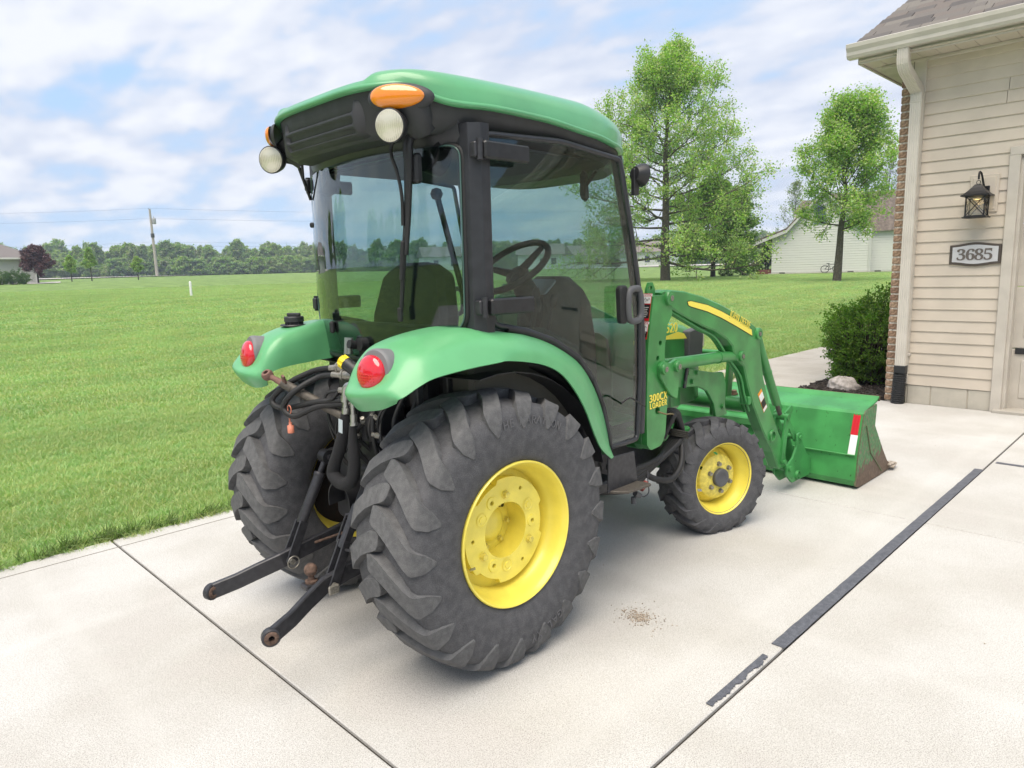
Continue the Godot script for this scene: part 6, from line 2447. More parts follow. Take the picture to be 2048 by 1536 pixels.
func make_hitch(t: Node3D):
	for s in [1.0, -1.0]:
		var l := MB.new()
		var pts := mirror([Vector3(.249, .255, .751), Vector3(.222, .275, .66), Vector3(.195, .30, .585), Vector3(.168, .325, .50), Vector3(.165, .345, .40), Vector3(.19, .42, -.12)], s)
		# strap with a bend
		var prof_h := [.030, .030, .031, .032, .032, .030]
		var secs := []
		for i in pts.size():
			var d: Vector3 = (pts[min(i + 1, 5)] - pts[max(i - 1, 0)]).normalized()
			var sx := d.cross(Vector3.UP).normalized()
			var up := sx.cross(d)
			var hh: float = prof_h[i]
			var tt := .0115
			secs.append([pts[i] + sx * tt + up * (hh - .004), pts[i] + sx * (tt - .004) + up * hh, pts[i] - sx * (tt - .004) + up * hh, pts[i] - sx * tt + up * (hh - .004), pts[i] - sx * tt - up * (hh - .004), pts[i] - sx * (tt - .004) - up * hh, pts[i] + sx * (tt - .004) - up * hh, pts[i] + sx * tt - up * (hh - .004)])
		for i in secs.size() - 1:
			for j in 8:
				l.quad(secs[i][j], secs[i + 1][j], secs[i + 1][(j + 1) % 8], secs[i][(j + 1) % 8])
		# rounded eye at the end
		lathe(l, [Vector2(.016, -.0135), Vector2(.027, -.0135), Vector2(.0315, -.010), Vector2(.0315, .010), Vector2(.027, .0135), Vector2(.016, .0135), Vector2(.016, -.0135)], frame(pts[0], Vector3(1, 0, .32 * s)), 28)
		var lp := part("lower_link", l, M.steel_black, t)
		var ball := MB.new()
		lathe(ball, [Vector2(.0105, -.018), Vector2(.018, -.018), Vector2(.023, -.015), Vector2(.0235, .015), Vector2(.018, .018), Vector2(.0105, .018), Vector2(.0105, -.018)], frame(pts[0], Vector3(1, 0, .32 * s)), 24)
		part("ball_socket", ball, M.rusty, lp)
		# pin with round clip
		var pn := MB.new()
		tube(pn, mirror([Vector3(.12, .322, .474), Vector3(.205, .322, .474)], s), .011, 10)
		if s < 0:
			var ck := []
			for i in 21:
				ck.append(Vector3(-.118, .322 + cos(TAU * i / 20) * .024, .474 + sin(TAU * i / 20) * .024))
			tube(pn, ck, .003, 6, false)
		else:
			rbox(pn, Vector3(.205, .315, .485), Vector3(.012, .035, .045), .005)
		part("link_pin", pn, M.zinc, lp)
		# lift rod: sleeve and clevis
		var r := MB.new()
		var p0 := Vector3(.164 * s, .322, .474)
		var p1 := Vector3(.161 * s, .700, .280)
		var dr := (p1 - p0).normalized()
		if s < 0:
			tube(r, [p0 + dr * .15, p0 + dr * .155, p0 + dr * .36], [.019, .0215, .0215], 14)
			tube(r, [p0 + dr * .36, p1], .012, 10)
			lathe(r, [Vector2(.0215, 0), Vector2(.024, .004), Vector2(.024, .014), Vector2(.0215, .018)], frame(p0 + dr * .345, dr), 16)
		else:
			bar2(r, p0 + dr * .13, p0 + dr * .30, .036, .030, .005)
			tube(r, [p0 + dr * .30, p1], .014, 10)
			tube(r, [p0 + dr * .15 + Vector3(-.03, 0, .01), p0 + dr * .155 + Vector3(-.036, 0, .012), p0 + dr * .255 + Vector3(-.036, 0, .012), p0 + dr * .26 + Vector3(-.02, 0, .008)], .0045, 6)
			tube(r, [p0 + dr * .13 + Vector3(.01, 0, .0), p0 + dr * .13 + Vector3(.05, .005, .0), p0 + dr * .14 + Vector3(.06, .02, .0)], .006, 6)
			tube(r, [p0 + dr * .25 + Vector3(.01, 0, .0), p0 + dr * .25 + Vector3(.05, .005, .0), p0 + dr * .26 + Vector3(.055, .03, .0)], .006, 6)
		for e in [-1, 1]:
			bar2(r, p0 + Vector3(.020 * e, -.01, .002), p0 + dr * .16 + Vector3(.017 * e, 0, 0), .040, .008, .002)
		part("lift_rod", r, M.steel_black, t)
		var la := MB.new()
		var q := [Vector3(.10 * s, .735, .02), Vector3(.15 * s, .725, .16), Vector3(.163 * s, .705, .275)]
		bar2(la, q[0], q[1], .06, .03)
		bar2(la, q[1], q[2], .05, .028)
		lathe(la, [Vector2(0, -.024), Vector2(.029, -.024), Vector2(.029, .024), Vector2(0, .024)], frame(q[2], Vector3.RIGHT), 18)
		tube(la, [q[2] + Vector3(-.04, 0, 0), q[2] + Vector3(.04, 0, 0)], .012, 10)
		part("lift_arm", la, M.black, t)
		# stay chain
		var ch := MB.new()
		tube(ch, mirror([Vector3(.155, .36, .36), Vector3(.08, .40, .12)], s), .006, 6)
		part("stabiliser", ch, M.rusty, t)
	# PTO shield
	var ps := MB.new()
	var rows := []
	for i in 13:
		var a := lerpf(-1.9, 1.9, i / 12.0)
		rows.append([Vector3(sin(a) * .095, .565 + cos(a) * .085 + (.015 if absf(a) < .8 else 0.0), .165), Vector3(sin(a) * .082, .555 + cos(a) * .085, .325)])
	sheet(ps, rows, .005)
	part("shaft_shield", ps, M.black, t)
	var pt := MB.new()
	lathe(pt, [Vector2(0, .04), Vector2(.018, .04), Vector2(.018, 0)], frame(Vector3(0, .55, .20), Vector3(0, 0, 1)), 16)
	part("drive_shaft", pt, M.rusty, t)
	# drawbar with ball
	var db := MB.new()
	rbox(db, Vector3(0, .262, .22), Vector3(.05, .022, .56), .004)
	rbox(db, Vector3(0, .34, .02), Vector3(.12, .16, .10), .01)
	part("drawbar", db, M.steel_black, t)
	var hb := MB.new()
	lathe(hb, [Vector2(.024, .0), Vector2(.024, .008), Vector2(.013, .012), Vector2(.011, .026), Vector2(.018, .031), Vector2(.0245, .042), Vector2(.0255, .052), Vector2(.022, .064), Vector2(.012, .073), Vector2(0, .0745)], Transform3D(Basis.IDENTITY, Vector3(0, .2735, .465)), 24)
	part("hitch_ball", hb, M.rusty, t)
	# top link stowed across the back
	var tl := MB.new()
	var a0 := Vector3(.045, .905, .305)
	var a1 := Vector3(-.265, 1.054, .45)
	var dd := (a1 - a0).normalized()
	tube(tl, [a0, a0.lerp(a1, .66)], .0185, 16)
	tube(tl, [a0.lerp(a1, .66), a0.lerp(a1, .67), a0.lerp(a1, .80)], [.0195, .0195, .017], 14)
	var tlp := part("top_link", tl, M.dull_tube, t)
	var te := MB.new()
	tube(te, [a0.lerp(a1, .80), a0.lerp(a1, .90), a0.lerp(a1, .95)], [.015, .011, .012], 12)
	lathe(te, [Vector2(.010, -.016), Vector2(.018, -.015), Vector2(.023, -.006), Vector2(.023, .006), Vector2(.018, .015), Vector2(.010, .016), Vector2(.010, -.016)], frame(a1, Vector3(.2, .75, .5)), 20)
	prism(te, [Vector2(-.014, 0), Vector2(.012, 0), Vector2(.034, .05), Vector2(.022, .056)], -.004, .004, Transform3D(frame(a0.lerp(a1, .74), Vector3(.15, .8, .5)).basis, a0.lerp(a1, .76)))
	part("link_end", te, mat(col(128, 96, 86), .8, .1, {"tex": T.dust, "scale": 8.0}), tlp)
	# hydraulic block, couplers, hoses
	var vb := MB.new()
	rbox(vb, Vector3(.10, .90, .22), Vector3(.30, .13, .12), .01)
	rbox(vb, Vector3(.10, 1.03, .20), Vector3(.30, .10, .08), .01)
	rbox(vb, Vector3(.16, .76, .22), Vector3(.16, .16, .12), .015)
	lathe(vb, [Vector2(.0, .07), Vector2(.045, .07), Vector2(.05, .05), Vector2(.05, 0)], frame(Vector3(.255, .80, .20), Vector3(.3, 0, 1)), 20)
	rbox(vb, Vector3(-.05, .80, .18), Vector3(.24, .22, .10), .02)
	part("hydraulic_block", vb, M.black, t)
	var cp := MB.new()
	for q in [[Vector3(.05, 1.092, .285), Vector3(-.02, 1.085, .312)], [Vector3(.09, 1.062, .28), Vector3(-.0, 1.062, .315)], [Vector3(.15, 1.01, .29), Vector3(.055, 1.008, .32)]]:
		tube(cp, [q[0], q[0].lerp(q[1], .5)], .019, 14)
		tube(cp, [q[0].lerp(q[1], .5), q[1]], .0125, 10)
		tube(cp, [q[0].lerp(q[1], .42), q[0].lerp(q[1], .5)], .022, 12)
	part("coupler", cp, M.zinc, t)
	var hs := MB.new()
	tube(hs, spline([Vector3(.01, 1.088, .302), Vector3(-.105, 1.071, .33), Vector3(-.202, 1.018, .40), Vector3(-.262, .953, .44), Vector3(-.20, .925, .425), Vector3(-.028, .961, .36), Vector3(.10, .969, .28)], 7), .0115, 10)
	tube(hs, spline([Vector3(.01, 1.060, .31), Vector3(-.069, 1.049, .335), Vector3(-.118, .996, .42), Vector3(-.160, .935, .445), Vector3(-.112, .904, .425), Vector3(-.03, .943, .365), Vector3(.10, .956, .28)], 7), .0115, 10)
	tube(hs, spline([Vector3(.06, 1.006, .32), Vector3(.0, .995, .34), Vector3(-.01, .965, .35), Vector3(.03, .975, .34), Vector3(.05, 1.0, .325)], 6), .006, 8)
	for q in [[Vector3(.20, 1.02, .22), Vector3(.24, .93, .30), Vector3(.25, .80, .30), Vector3(.22, .70, .22)], [Vector3(.28, 1.0, .18), Vector3(.31, .90, .26), Vector3(.32, .78, .22), Vector3(.28, .70, .12)], [Vector3(.30, 1.04, .10), Vector3(.34, .92, .20), Vector3(.36, .82, .14), Vector3(.34, .74, .02)], [Vector3(.02, .86, .25), Vector3(.03, .76, .32), Vector3(.08, .70, .28), Vector3(.12, .74, .2)], [Vector3(.12, .98, .3), Vector3(.13, .90, .33), Vector3(.17, .78, .32), Vector3(.20, .70, .25)]]:
		tube(hs, spline(q, 6), .009, 8)
	RNG.seed = 91
	for i in 14:
		var x := -.06 + .026 * i
		var q := [Vector3(x, 1.03 - RNG.randf() * .05, .20), Vector3(x + RNG.randf_range(-.04, .05), .93, .27 + RNG.randf() * .04), Vector3(x + RNG.randf_range(-.05, .06), .80 + RNG.randf() * .05, .26 + RNG.randf() * .06), Vector3(x + RNG.randf_range(-.06, .08), .66 + RNG.randf() * .08, .18)]
		tube(hs, spline(q, 6), RNG.randf_range(.004, .009), 7)
	part("hydraulic_hose", hs, M.rubber, t)
	var ft := MB.new()
	for i in 9:
		var o := Vector3(.02 + .033 * i, RNG.randf_range(.72, .98), RNG.randf_range(.27, .31))
		var d := Vector3(RNG.randf_range(-.5, .5), RNG.randf_range(-1, 1), .5).normalized()
		lathe(ft, [Vector2(0, 0), Vector2(.011, 0), Vector2(.011, .016), Vector2(.008, .018), Vector2(.008, .03), Vector2(0, .031)], frame(o, d), 6)
	part("hose_fitting", ft, M.zinc, t)
	var bk2 := MB.new()
	rbox(bk2, Vector3(.20, .86, .285), Vector3(.09, .07, .012), .003, Basis(Vector3.UP, .3))
	rbox(bk2, Vector3(.28, .74, .245), Vector3(.06, .12, .012), .003, Basis(Vector3(0, 0, 1), .3))
	rbox(bk2, Vector3(.03, .72, .25), Vector3(.12, .05, .02), .004)
	rbox(bk2, Vector3(.06, .83, .29), Vector3(.05, .11, .012), .003)
	lathe(bk2, [Vector2(.022, 0), Vector2(.036, 0), Vector2(.036, .02), Vector2(.022, .02)], frame(Vector3(.27, .82, .27), Vector3(.3, 0, 1)), 20)
	part("hitch_bracket", bk2, M.steel_black, t)
	var yc := MB.new()
	var yd := Vector3(-.72, .42, .25).normalized()
	tube(yc, [Vector3(.155, 1.085, .30), Vector3(.155, 1.085, .30) + yd * .058], .0245, 16)
	var ycp := part("hydraulic_port", yc, M.black, t)
	var yk := MB.new()
	lathe(yk, [Vector2(.023, .056), Vector2(.023, .078), Vector2(.020, .084), Vector2(0, .085)], frame(Vector3(.155, 1.085, .30), yd), 18)
	for i in 9:
		var fr := frame(Vector3(.155, 1.085, .30), yd)
		var a := TAU * i / 9
		tube(yk, [fr * Vector3(cos(a) * .0225, .059, sin(a) * .0225), fr * Vector3(cos(a) * .0225, .08, sin(a) * .0225)], .004, 5)
	part("yellow_cap", yk, mat(col(236, 208, 30), .4), ycp)
	# bright elbow fitting
	var sf := MB.new()
	tube(sf, spline([Vector3(.215, 1.045, .345), Vector3(.185, 1.045, .36), Vector3(.170, 1.030, .365), Vector3(.166, 1.0, .365)], 5), .0115, 12)
	lathe(sf, [Vector2(.011, 0), Vector2(.0155, 0), Vector2(.0155, -.022), Vector2(.011, -.022), Vector2(.011, -.045), Vector2(.015, -.045), Vector2(.015, -.066), Vector2(.010, -.07)], Transform3D(Basis.IDENTITY, Vector3(.165, 1.005, .365)), 6)
	lathe(sf, [Vector2(.008, .10), Vector2(.008, .04), Vector2(.012, .04), Vector2(.012, .01), Vector2(.015, .01), Vector2(.015, 0), Vector2(.0, 0)], Transform3D(Basis.IDENTITY, Vector3(.205, .90, .36)), 12)
	part("elbow_fitting", sf, M.steel, t)
	# sleeved hose loop hanging down
	var lp2 := MB.new()
	tube(lp2, spline([Vector3(.160, .938, .365), Vector3(.146, .88, .365), Vector3(.105, .79, .37), Vector3(.070, .725, .375), Vector3(.075, .690, .378), Vector3(.137, .672, .378), Vector3(.195, .70, .375), Vector3(.208, .76, .37), Vector3(.20, .84, .365), Vector3(.200, .905, .36)], 6), [.0165, .0175, .018, .019, .020, .021, .022, .022, .023, .023, .024, .024, .024, .024, .024, .024, .024, .024, .025, .025, .025, .025, .026, .026, .026, .026, .026, .026, .026, .025, .025, .025, .025, .025, .025, .024, .024, .024, .024, .023, .023, .023, .022, .022, .022, .021, .020, .019, .018, .017, .016, .015, .015, .015, .015], 12)
	var lpp := part("sleeved_hose", lp2, mat(col(30, 30, 33), .85, 0.0, {"bump": T.fine, "bump_cm": .2, "scale": 6.0}), t)
	var tg := MB.new()
	rbox(tg, Vector3(.157, .895, .386), Vector3(.026, .05, .002), 0.0, Basis(Vector3(0, 0, 1), -.12))
	part("hose_tag", tg, mat(col(176, 186, 192), .5), lpp)
	# orange dust cap on a string
	var oc := MB.new()
	var lo := []
	for i in 15:
		lo.append(Vector3(-.128 + cos(TAU * i / 14) * .014, .930 + sin(TAU * i / 14) * .016, .437))
	tube(oc, lo, .0022, 5, false)
	tube(oc, [Vector3(-.130, .915, .437), Vector3(-.133, .88, .437)], .003, 6)
	tube(oc, [Vector3(-.129, .880, .437), Vector3(-.129, .868, .437), Vector3(-.129, .867, .437), Vector3(-.129, .838, .437)], [.006, .006, .0125, .0125], 14)
	part("dust_cap", oc, M.orange, t)
	# risers under the right fender
	var rs := MB.new()
	for q in [[.33, .16], [.38, .06]]:
		rbox(rs, Vector3(q[0], .86, q[1]), Vector3(.03, .42, .03), .004)
	part("fender_strut", rs, M.steel_black, t)
	# wiring loom behind the wheel
	var wl := MB.new()
	tube(wl, spline([Vector3(.42, 1.10, -.12), Vector3(.50, 1.06, -.32), Vector3(.52, .95, -.46), Vector3(.525, .80, -.53), Vector3(.53, .66, -.58), Vector3(.53, .58, -.62)], 6), .028, 10)
	part("wiring_loom", wl, M.black, t)

func make_loader(t: Node3D):
	for s in [1.0, -1.0]:
		var zy := Transform3D(Basis(Vector3(0, 0, 1), Vector3(0, 1, 0), Vector3(s, 0, 0)), Vector3.ZERO)
		# mast
		var m := MB.new()
		var mast := [Vector2(-.992, .615), Vector2(-.988, .75), Vector2(-.994, 1.03), Vector2(-1.003, 1.12), Vector2(-1.040, 1.305), Vector2(-1.192, 1.305), Vector2(-1.192, 1.21), Vector2(-1.155, 1.166), Vector2(-1.129, 1.044), Vector2(-1.140, .95), Vector2(-1.177, .865), Vector2(-1.155, .774), Vector2(-1.142, .645), Vector2(-1.11, .592), Vector2(-1.02, .585)]
		var mo := round_poly(mast, [.01, .3, .3, .3, .01, .02, .03, .03, .2, .1, .05, .1, .05, .04, .03], 4)
		prism(m, mo, .448, .500, zy, .004)
		prism(m, holed(mo, [[Vector2(-1.095, 1.085), .0125], [Vector2(-1.075, 1.015), .0125], [Vector2(-1.075, .768), .019]]), .5005, .530, zy)
		var lug := round_poly([Vector2(-1.040, 1.29), Vector2(-1.044, 1.335), Vector2(-1.062, 1.366), Vector2(-1.09, 1.366), Vector2(-1.108, 1.335), Vector2(-1.112, 1.29)], [0, .01, .008, .008, .01, 0], 3)
		prism(m, holed(lug, [[Vector2(-1.076, 1.340), .0105], [Vector2(-1.058, 1.342), .004]]), .478, .490, zy)
		lathe(m, [Vector2(.0, .548), Vector2(.020, .548), Vector2(.022, .546), Vector2(.033, .546), Vector2(.036, .542), Vector2(.036, .528)], Transform3D(frame(Vector3.ZERO, Vector3(s, 0, 0)).basis, Vector3(0, 1.290, -1.162)), 24)
		var mp := part("loader_mast", m, M.loader_green, t)
		# bracket for the lift ram
		var br := MB.new()
		prism(br, round_poly([Vector2(-1.065, .985), Vector2(-1.10, 1.0), Vector2(-1.15, .985), Vector2(-1.21, 1.0), Vector2(-1.24, .965), Vector2(-1.235, .93), Vector2(-1.22, .80), Vector2(-1.16, .83), Vector2(-1.075, .925)], .014, 3), .530, .548, zy, .003)
		for q in [[.964, -1.094], [.964, -1.205]]:
			lathe(br, [Vector2(.0, .566), Vector2(.016, .566), Vector2(.018, .564), Vector2(.025, .564), Vector2(.027, .56), Vector2(.027, .546)], Transform3D(frame(Vector3.ZERO, Vector3(s, 0, 0)).basis, Vector3(0, q[0], q[1])), 20)
		part("ram_bracket", br, M.loader_green, mp)
		var pins := MB.new()
		for q in [[1.290, -1.162, .549], [.964, -1.094, .567], [.964, -1.205, .567]]:
			lathe(pins, [Vector2(.013, q[2]), Vector2(.013, q[2] + .002), Vector2(.007, q[2] + .002), Vector2(.007, q[2] + .0005), Vector2(0, q[2] + .0005)], Transform3D(frame(Vector3.ZERO, Vector3(s, 0, 0)).basis, Vector3(0, q[0], q[1])), 16)
		part("pivot_pins", pins, M.zinc, mp)
		# frame plate above the front axle
		var fp := MB.new()
		prism(fp, round_poly([Vector2(-1.14, .93), Vector2(-1.42, .925), Vector2(-1.78, .855), Vector2(-1.87, .848), Vector2(-1.905, .78), Vector2(-1.90, .645), Vector2(-1.93, .60), Vector2(-1.80, .60), Vector2(-1.775, .68), Vector2(-1.70, .765), Vector2(-1.61, .80), Vector2(-1.42, .82), Vector2(-1.14, .82)], [0, .02, .02, .02, .03, .03, .01, .01, .05, .06, .06, .02, 0], 3), .405, .425, zy, .003)
		rbox(fp, Vector3(.36 * s, .60, -1.25), Vector3(.10, .10, .28), .01)
		rbox(fp, Vector3(.30 * s, .56, -1.50), Vector3(.22, .06, .14), .01)
		var fpp := part("loader_frame", fp, M.loader_green, t)
		var bo := MB.new()
		for q in [[.888, -1.505], [.88, -1.59], [.836, -1.545], [.84, -1.47], [.655, -1.865]]:
			bolt(bo, Vector3(.4255 * s, q[0], q[1]), Vector3(s, 0, 0), .0125, .012)
		part("frame_bolts", bo, M.loader_green, fpp)
		var sb := MB.new()
		rbox(sb, Vector3(.432 * s, .865, -1.475), Vector3(.012, .11, .020), .003, Basis(Vector3.RIGHT, -.25))
		part("frame_strap", sb, M.steel_black, fpp)
		# boom
		var b := MB.new()
		var boom := [Vector2(-1.118, 1.322), Vector2(-1.204, 1.328), Vector2(-1.34, 1.316), Vector2(-1.521, 1.282), Vector2(-1.718, 1.228), Vector2(-1.921, 1.158), Vector2(-2.08, 1.093), Vector2(-2.145, 1.045), Vector2(-2.150, .97), Vector2(-2.20, .79), Vector2(-2.301, .585), Vector2(-2.421, .425), Vector2(-2.520, .29), Vector2(-2.560, .165), Vector2(-2.44, .175), Vector2(-2.36, .30), Vector2(-2.22, .455), Vector2(-2.09, .63), Vector2(-2.015, .765), Vector2(-1.965, .875), Vector2(-1.895, .915), Vector2(-1.86, .945), Vector2(-1.835, 1.0), Vector2(-1.77, 1.045), Vector2(-1.643, 1.098), Vector2(-1.517, 1.134), Vector2(-1.342, 1.195), Vector2(-1.243, 1.234), Vector2(-1.205, 1.25)]
		prism(b, round_poly(boom, .03, 2), .428, .500, zy, .007)
		lathe(b, [Vector2(0, .424), Vector2(.034, .424), Vector2(.034, .512), Vector2(.030, .516), Vector2(.018, .516), Vector2(.018, .512), Vector2(0, .512)], Transform3D(frame(Vector3.ZERO, Vector3(s, 0, 0)).basis, Vector3(0, 1.045, -2.115)), 24)
		lathe(b, [Vector2(0, .424), Vector2(.030, .424), Vector2(.030, .512), Vector2(.027, .516), Vector2(.016, .516), Vector2(.016, .512), Vector2(0, .512)], Transform3D(frame(Vector3.ZERO, Vector3(s, 0, 0)).basis, Vector3(0, .935, -1.925)), 24)
		lathe(b, [Vector2(.026, .50), Vector2(.026, .512), Vector2(.036, .512), Vector2(.038, .50)], Transform3D(frame(Vector3.ZERO, Vector3(s, 0, 0)).basis, Vector3(0, .41, -2.33)), 24)
		var bp := part("loader_boom", b, M.loader_green, t)
		var pn := MB.new()
		for q in [[1.045, -2.115], [.935, -1.925]]:
			lathe(pn, [Vector2(.012, .512), Vector2(.012, .518), Vector2(.006, .518), Vector2(.006, .516), Vector2(0, .516)], Transform3D(frame(Vector3.ZERO, Vector3(s, 0, 0)).basis, Vector3(0, q[0], q[1])), 16)
		part("pivot_pins", pn, M.zinc, bp)
		# yellow stripe
		var up := [Vector2(-1.372, 1.262), Vector2(-1.40, 1.264), Vector2(-1.56, 1.236), Vector2(-1.70, 1.196), Vector2(-1.86, 1.142), Vector2(-2.035, 1.075)]
		var lo := [Vector2(-2.045, 1.040), Vector2(-1.86, 1.108), Vector2(-1.70, 1.163), Vector2(-1.56, 1.204), Vector2(-1.40, 1.238), Vector2(-1.38, 1.245)]
		var st := up.duplicate()
		st.append_array(lo)
		var ye := MB.new()
		prism(ye, st, .5012, .5026, zy)
		var bk := MB.new()
		prism(bk, inset(st, -.0035), .5003, .5013, zy)
		var bkp := part("stripe_border", bk, M.print_black, bp)
		part("yellow_stripe", ye, M.decal_yellow, bp)
		if s > 0:
			var tilt := -atan2(.087, .232)
			for q in [[0.0, 0.0, 0.0, M.decal_yellow], [.0016, -.0016, -.0009, M.print_black]]:
				var tm := part("lettering", text_mesh("JOHN DEERE", .047, .0012, "Droid Sans", false), q[3], bp)
				tm.transform = Transform3D(Basis(Vector3.UP, PI / 2) * Basis(Vector3(0, 0, 1), tilt), Vector3(.5040 + q[2], 1.140 + q[1], -1.905 - q[0]))
				tm.scale = Vector3(.68, .8, 1)
			for w in [["300CX", .832, .046, -1.078, .80], ["LOADER", .797, .034, -1.078, .80]]:
				for q in [[0.0, 0.0, 0.0, M.decal_yellow], [.0014, -.0014, -.0009, M.print_black]]:
					var tm := part("lettering", text_mesh(w[0], w[2], .0012, "Droid Sans", true), q[3], mp)
					tm.transform = Transform3D(Basis(Vector3.UP, PI / 2) * Basis(Vector3(0, 0, 1), .02), Vector3(.5325 + q[2], w[1] + q[1], w[3] - q[0]))
					tm.scale = Vector3(w[4], w[4], 1)
			make_decals(mp, bp)
		# lift ram
		var lr := MB.new()
		tube(lr, [Vector3(.47 * s, .962, -1.235), Vector3(.47 * s, .948, -1.72)], .031, 20)
		tube(lr, [Vector3(.47 * s, .948, -1.72), Vector3(.47 * s, .947, -1.735)], .034, 20)
		tube(lr, [Vector3(.47 * s, .947, -1.735), Vector3(.47 * s, .938, -1.90)], .030, 16)
		lathe(lr, [Vector2(0, -.035), Vector2(.034, -.035), Vector2(.034, .035), Vector2(0, .035)], Transform3D(frame(Vector3.ZERO, Vector3.RIGHT).basis, Vector3(.48 * s, .964, -1.205)), 20)
		part("lift_ram", lr, M.loader_green, t)
		# tilt ram
		var tr := MB.new()
		tube(tr, [Vector3(.465 * s, 1.03, -2.17), Vector3(.465 * s, .80, -2.315)], .026, 18)
		tube(tr, [Vector3(.465 * s, .80, -2.315), Vector3(.465 * s, .79, -2.321)], .0285, 18)
		tube(tr, [Vector3(.465 * s, .79, -2.321), Vector3(.465 * s, .585, -2.455)], .0265, 18)
		var trp := part("tilt_ram", tr, M.loader_green, t)
		var rd := MB.new()
		tube(rd, [Vector3(.465 * s, .585, -2.455), Vector3(.465 * s, .50, -2.515)], .014, 12)
		part("ram_rod", rd, M.dull_tube, trp)
		# linkage at the bucket
		var lk := MB.new()
		tube(lk, [Vector3(.425 * s, .495, -2.518), Vector3(.52 * s, .495, -2.518)], .022, 14)
		for e in [.436, .505]:
			prism(lk, round_poly([Vector2(-2.50, .515), Vector2(-2.555, .47), Vector2(-2.52, .36), Vector2(-2.49, .22), Vector2(-2.45, .21), Vector2(-2.47, .37)], .015, 3), e - .007, e + .007, zy, .002)
			prism(lk, round_poly([Vector2(-2.505, .52), Vector2(-2.60, .56), Vector2(-2.625, .53), Vector2(-2.575, .47), Vector2(-2.68, .35), Vector2(-2.72, .355), Vector2(-2.71, .315), Vector2(-2.66, .31), Vector2(-2.53, .46)], .012, 3), e - .016, e - .006, zy, .002)
		tube(lk, [Vector3(.42 * s, .335, -2.69), Vector3(.53 * s, .335, -2.69)], .017, 12)
		tube(lk, [Vector3(.42 * s, .215, -2.475), Vector3(.53 * s, .215, -2.475)], .017, 12)
		part("bucket_linkage", lk, M.worn_green, t)
		var bb := MB.new()
		for e in [.432, .512]:
			prism(bb, round_poly([Vector2(-2.655, .365), Vector2(-2.72, .365), Vector2(-2.735, .30), Vector2(-2.80, .21), Vector2(-2.87, .17), Vector2(-2.862, .055), Vector2(-2.60, .055), Vector2(-2.515, .12), Vector2(-2.515, .18), Vector2(-2.60, .22), Vector2(-2.645, .28)], .025, 3), e - .007, e + .007, zy, .002)
		lathe(bb, [Vector2(.022, .519), Vector2(.022, .535), Vector2(.028, .535), Vector2(.030, .519)], Transform3D(frame(Vector3.ZERO, Vector3(s, 0, 0)).basis, Vector3(0, .095, -2.66)), 20)
		bolt(bb, Vector3(.519 * s, .095, -2.66), Vector3(s, 0, 0), .016, .016)
		tube(bb, [Vector3(.40 * s, .16, -2.545), Vector3(.535 * s, .16, -2.545)], .02, 12)
		part("bucket_bracket", bb, M.worn_green, t)
	# hydraulic pipes along the right boom's back
	var pp := MB.new()
	for e in [.455, .475]:
		tube(pp, spline([Vector3(e, 1.225, -1.25), Vector3(e, 1.12, -1.52), Vector3(e, 1.06, -1.68), Vector3(e, .94, -1.82), Vector3(e, .82, -1.965), Vector3(e, .70, -2.02), Vector3(e, .60, -2.08)], 5), .008, 8)
	rbox(pp, Vector3(.465, .665, -2.055), Vector3(.06, .05, .03), .005)
	part("boom_pipe", pp, M.worn_green, t)
	# cross tube and grille guard
	var gd := MB.new()
	tube(gd, [Vector3(-.42, .62, -2.14), Vector3(.42, .62, -2.14)], .045, 16)
	for x in [-.30, .30]:
		rbox(gd, Vector3(x, .80, -2.17), Vector3(.022, .36, .065), .005, Basis(Vector3.RIGHT, -.14))
		bar2(gd, Vector3(x, .62, -2.12), Vector3(x * 1.2, .63, -1.86), .07, .02)
	tube(gd, [Vector3(-.30, .915, -2.17), Vector3(.30, .915, -2.17)], .016, 12)
	part("grille_guard", gd, M.loader_green, t)
	# hose bundle bound with cord by the mast foot
	var hb := MB.new()
	for i in 5:
		var o := .021 * (i - 2)
		tube(hb, spline([Vector3(.44 + o * .6, .60, -1.22), Vector3(.46 + o, .70, -1.27 + o * .6), Vector3(.47 + o * .8, .712, -1.31 + o), Vector3(.48 + o * .7, .68, -1.34 + o), Vector3(.485 + o * .5, .61, -1.325), Vector3(.49 + o * .6, .565, -1.27), Vector3(.505, .50 - o * .5, -1.08 + o), Vector3(.50, .46 - o, -.90), Vector3(.42, .44, -.70)], 5), .0155, 8)
	tube(hb, spline([Vector3(.49, .60, -1.335), Vector3(.53, .54, -1.29), Vector3(.56, .47, -1.23), Vector3(.565, .425, -1.14), Vector3(.54, .445, -1.04), Vector3(.48, .49, -.98), Vector3(.36, .50, -.9)], 6), .015, 10)
	var hbp := part("hose_bundle", hb, M.rubber, t)
	var bd := MB.new()
	for i in 4:
		var rg := []
		for j in 17:
			var a := TAU * j / 16
			rg.append(Vector3(.487 + cos(a) * .047, .592 + .009 * i + .014 * sin(a), -1.322 + sin(a) * .045))
		tube(bd, rg, .005, 5, false)
	part("binding_cord", bd, mat(col(52, 50, 44), .9), hbp)
	var wr := MB.new()
	tube(wr, spline([Vector3(.531, .762, -1.078), Vector3(.545, .745, -1.12), Vector3(.53, .735, -1.18), Vector3(.51, .72, -1.24), Vector3(.495, .69, -1.29)], 5), .004, 6)
	part("loose_wire", wr, mat(col(120, 108, 76), .7), hbp)
	make_bucket(t)

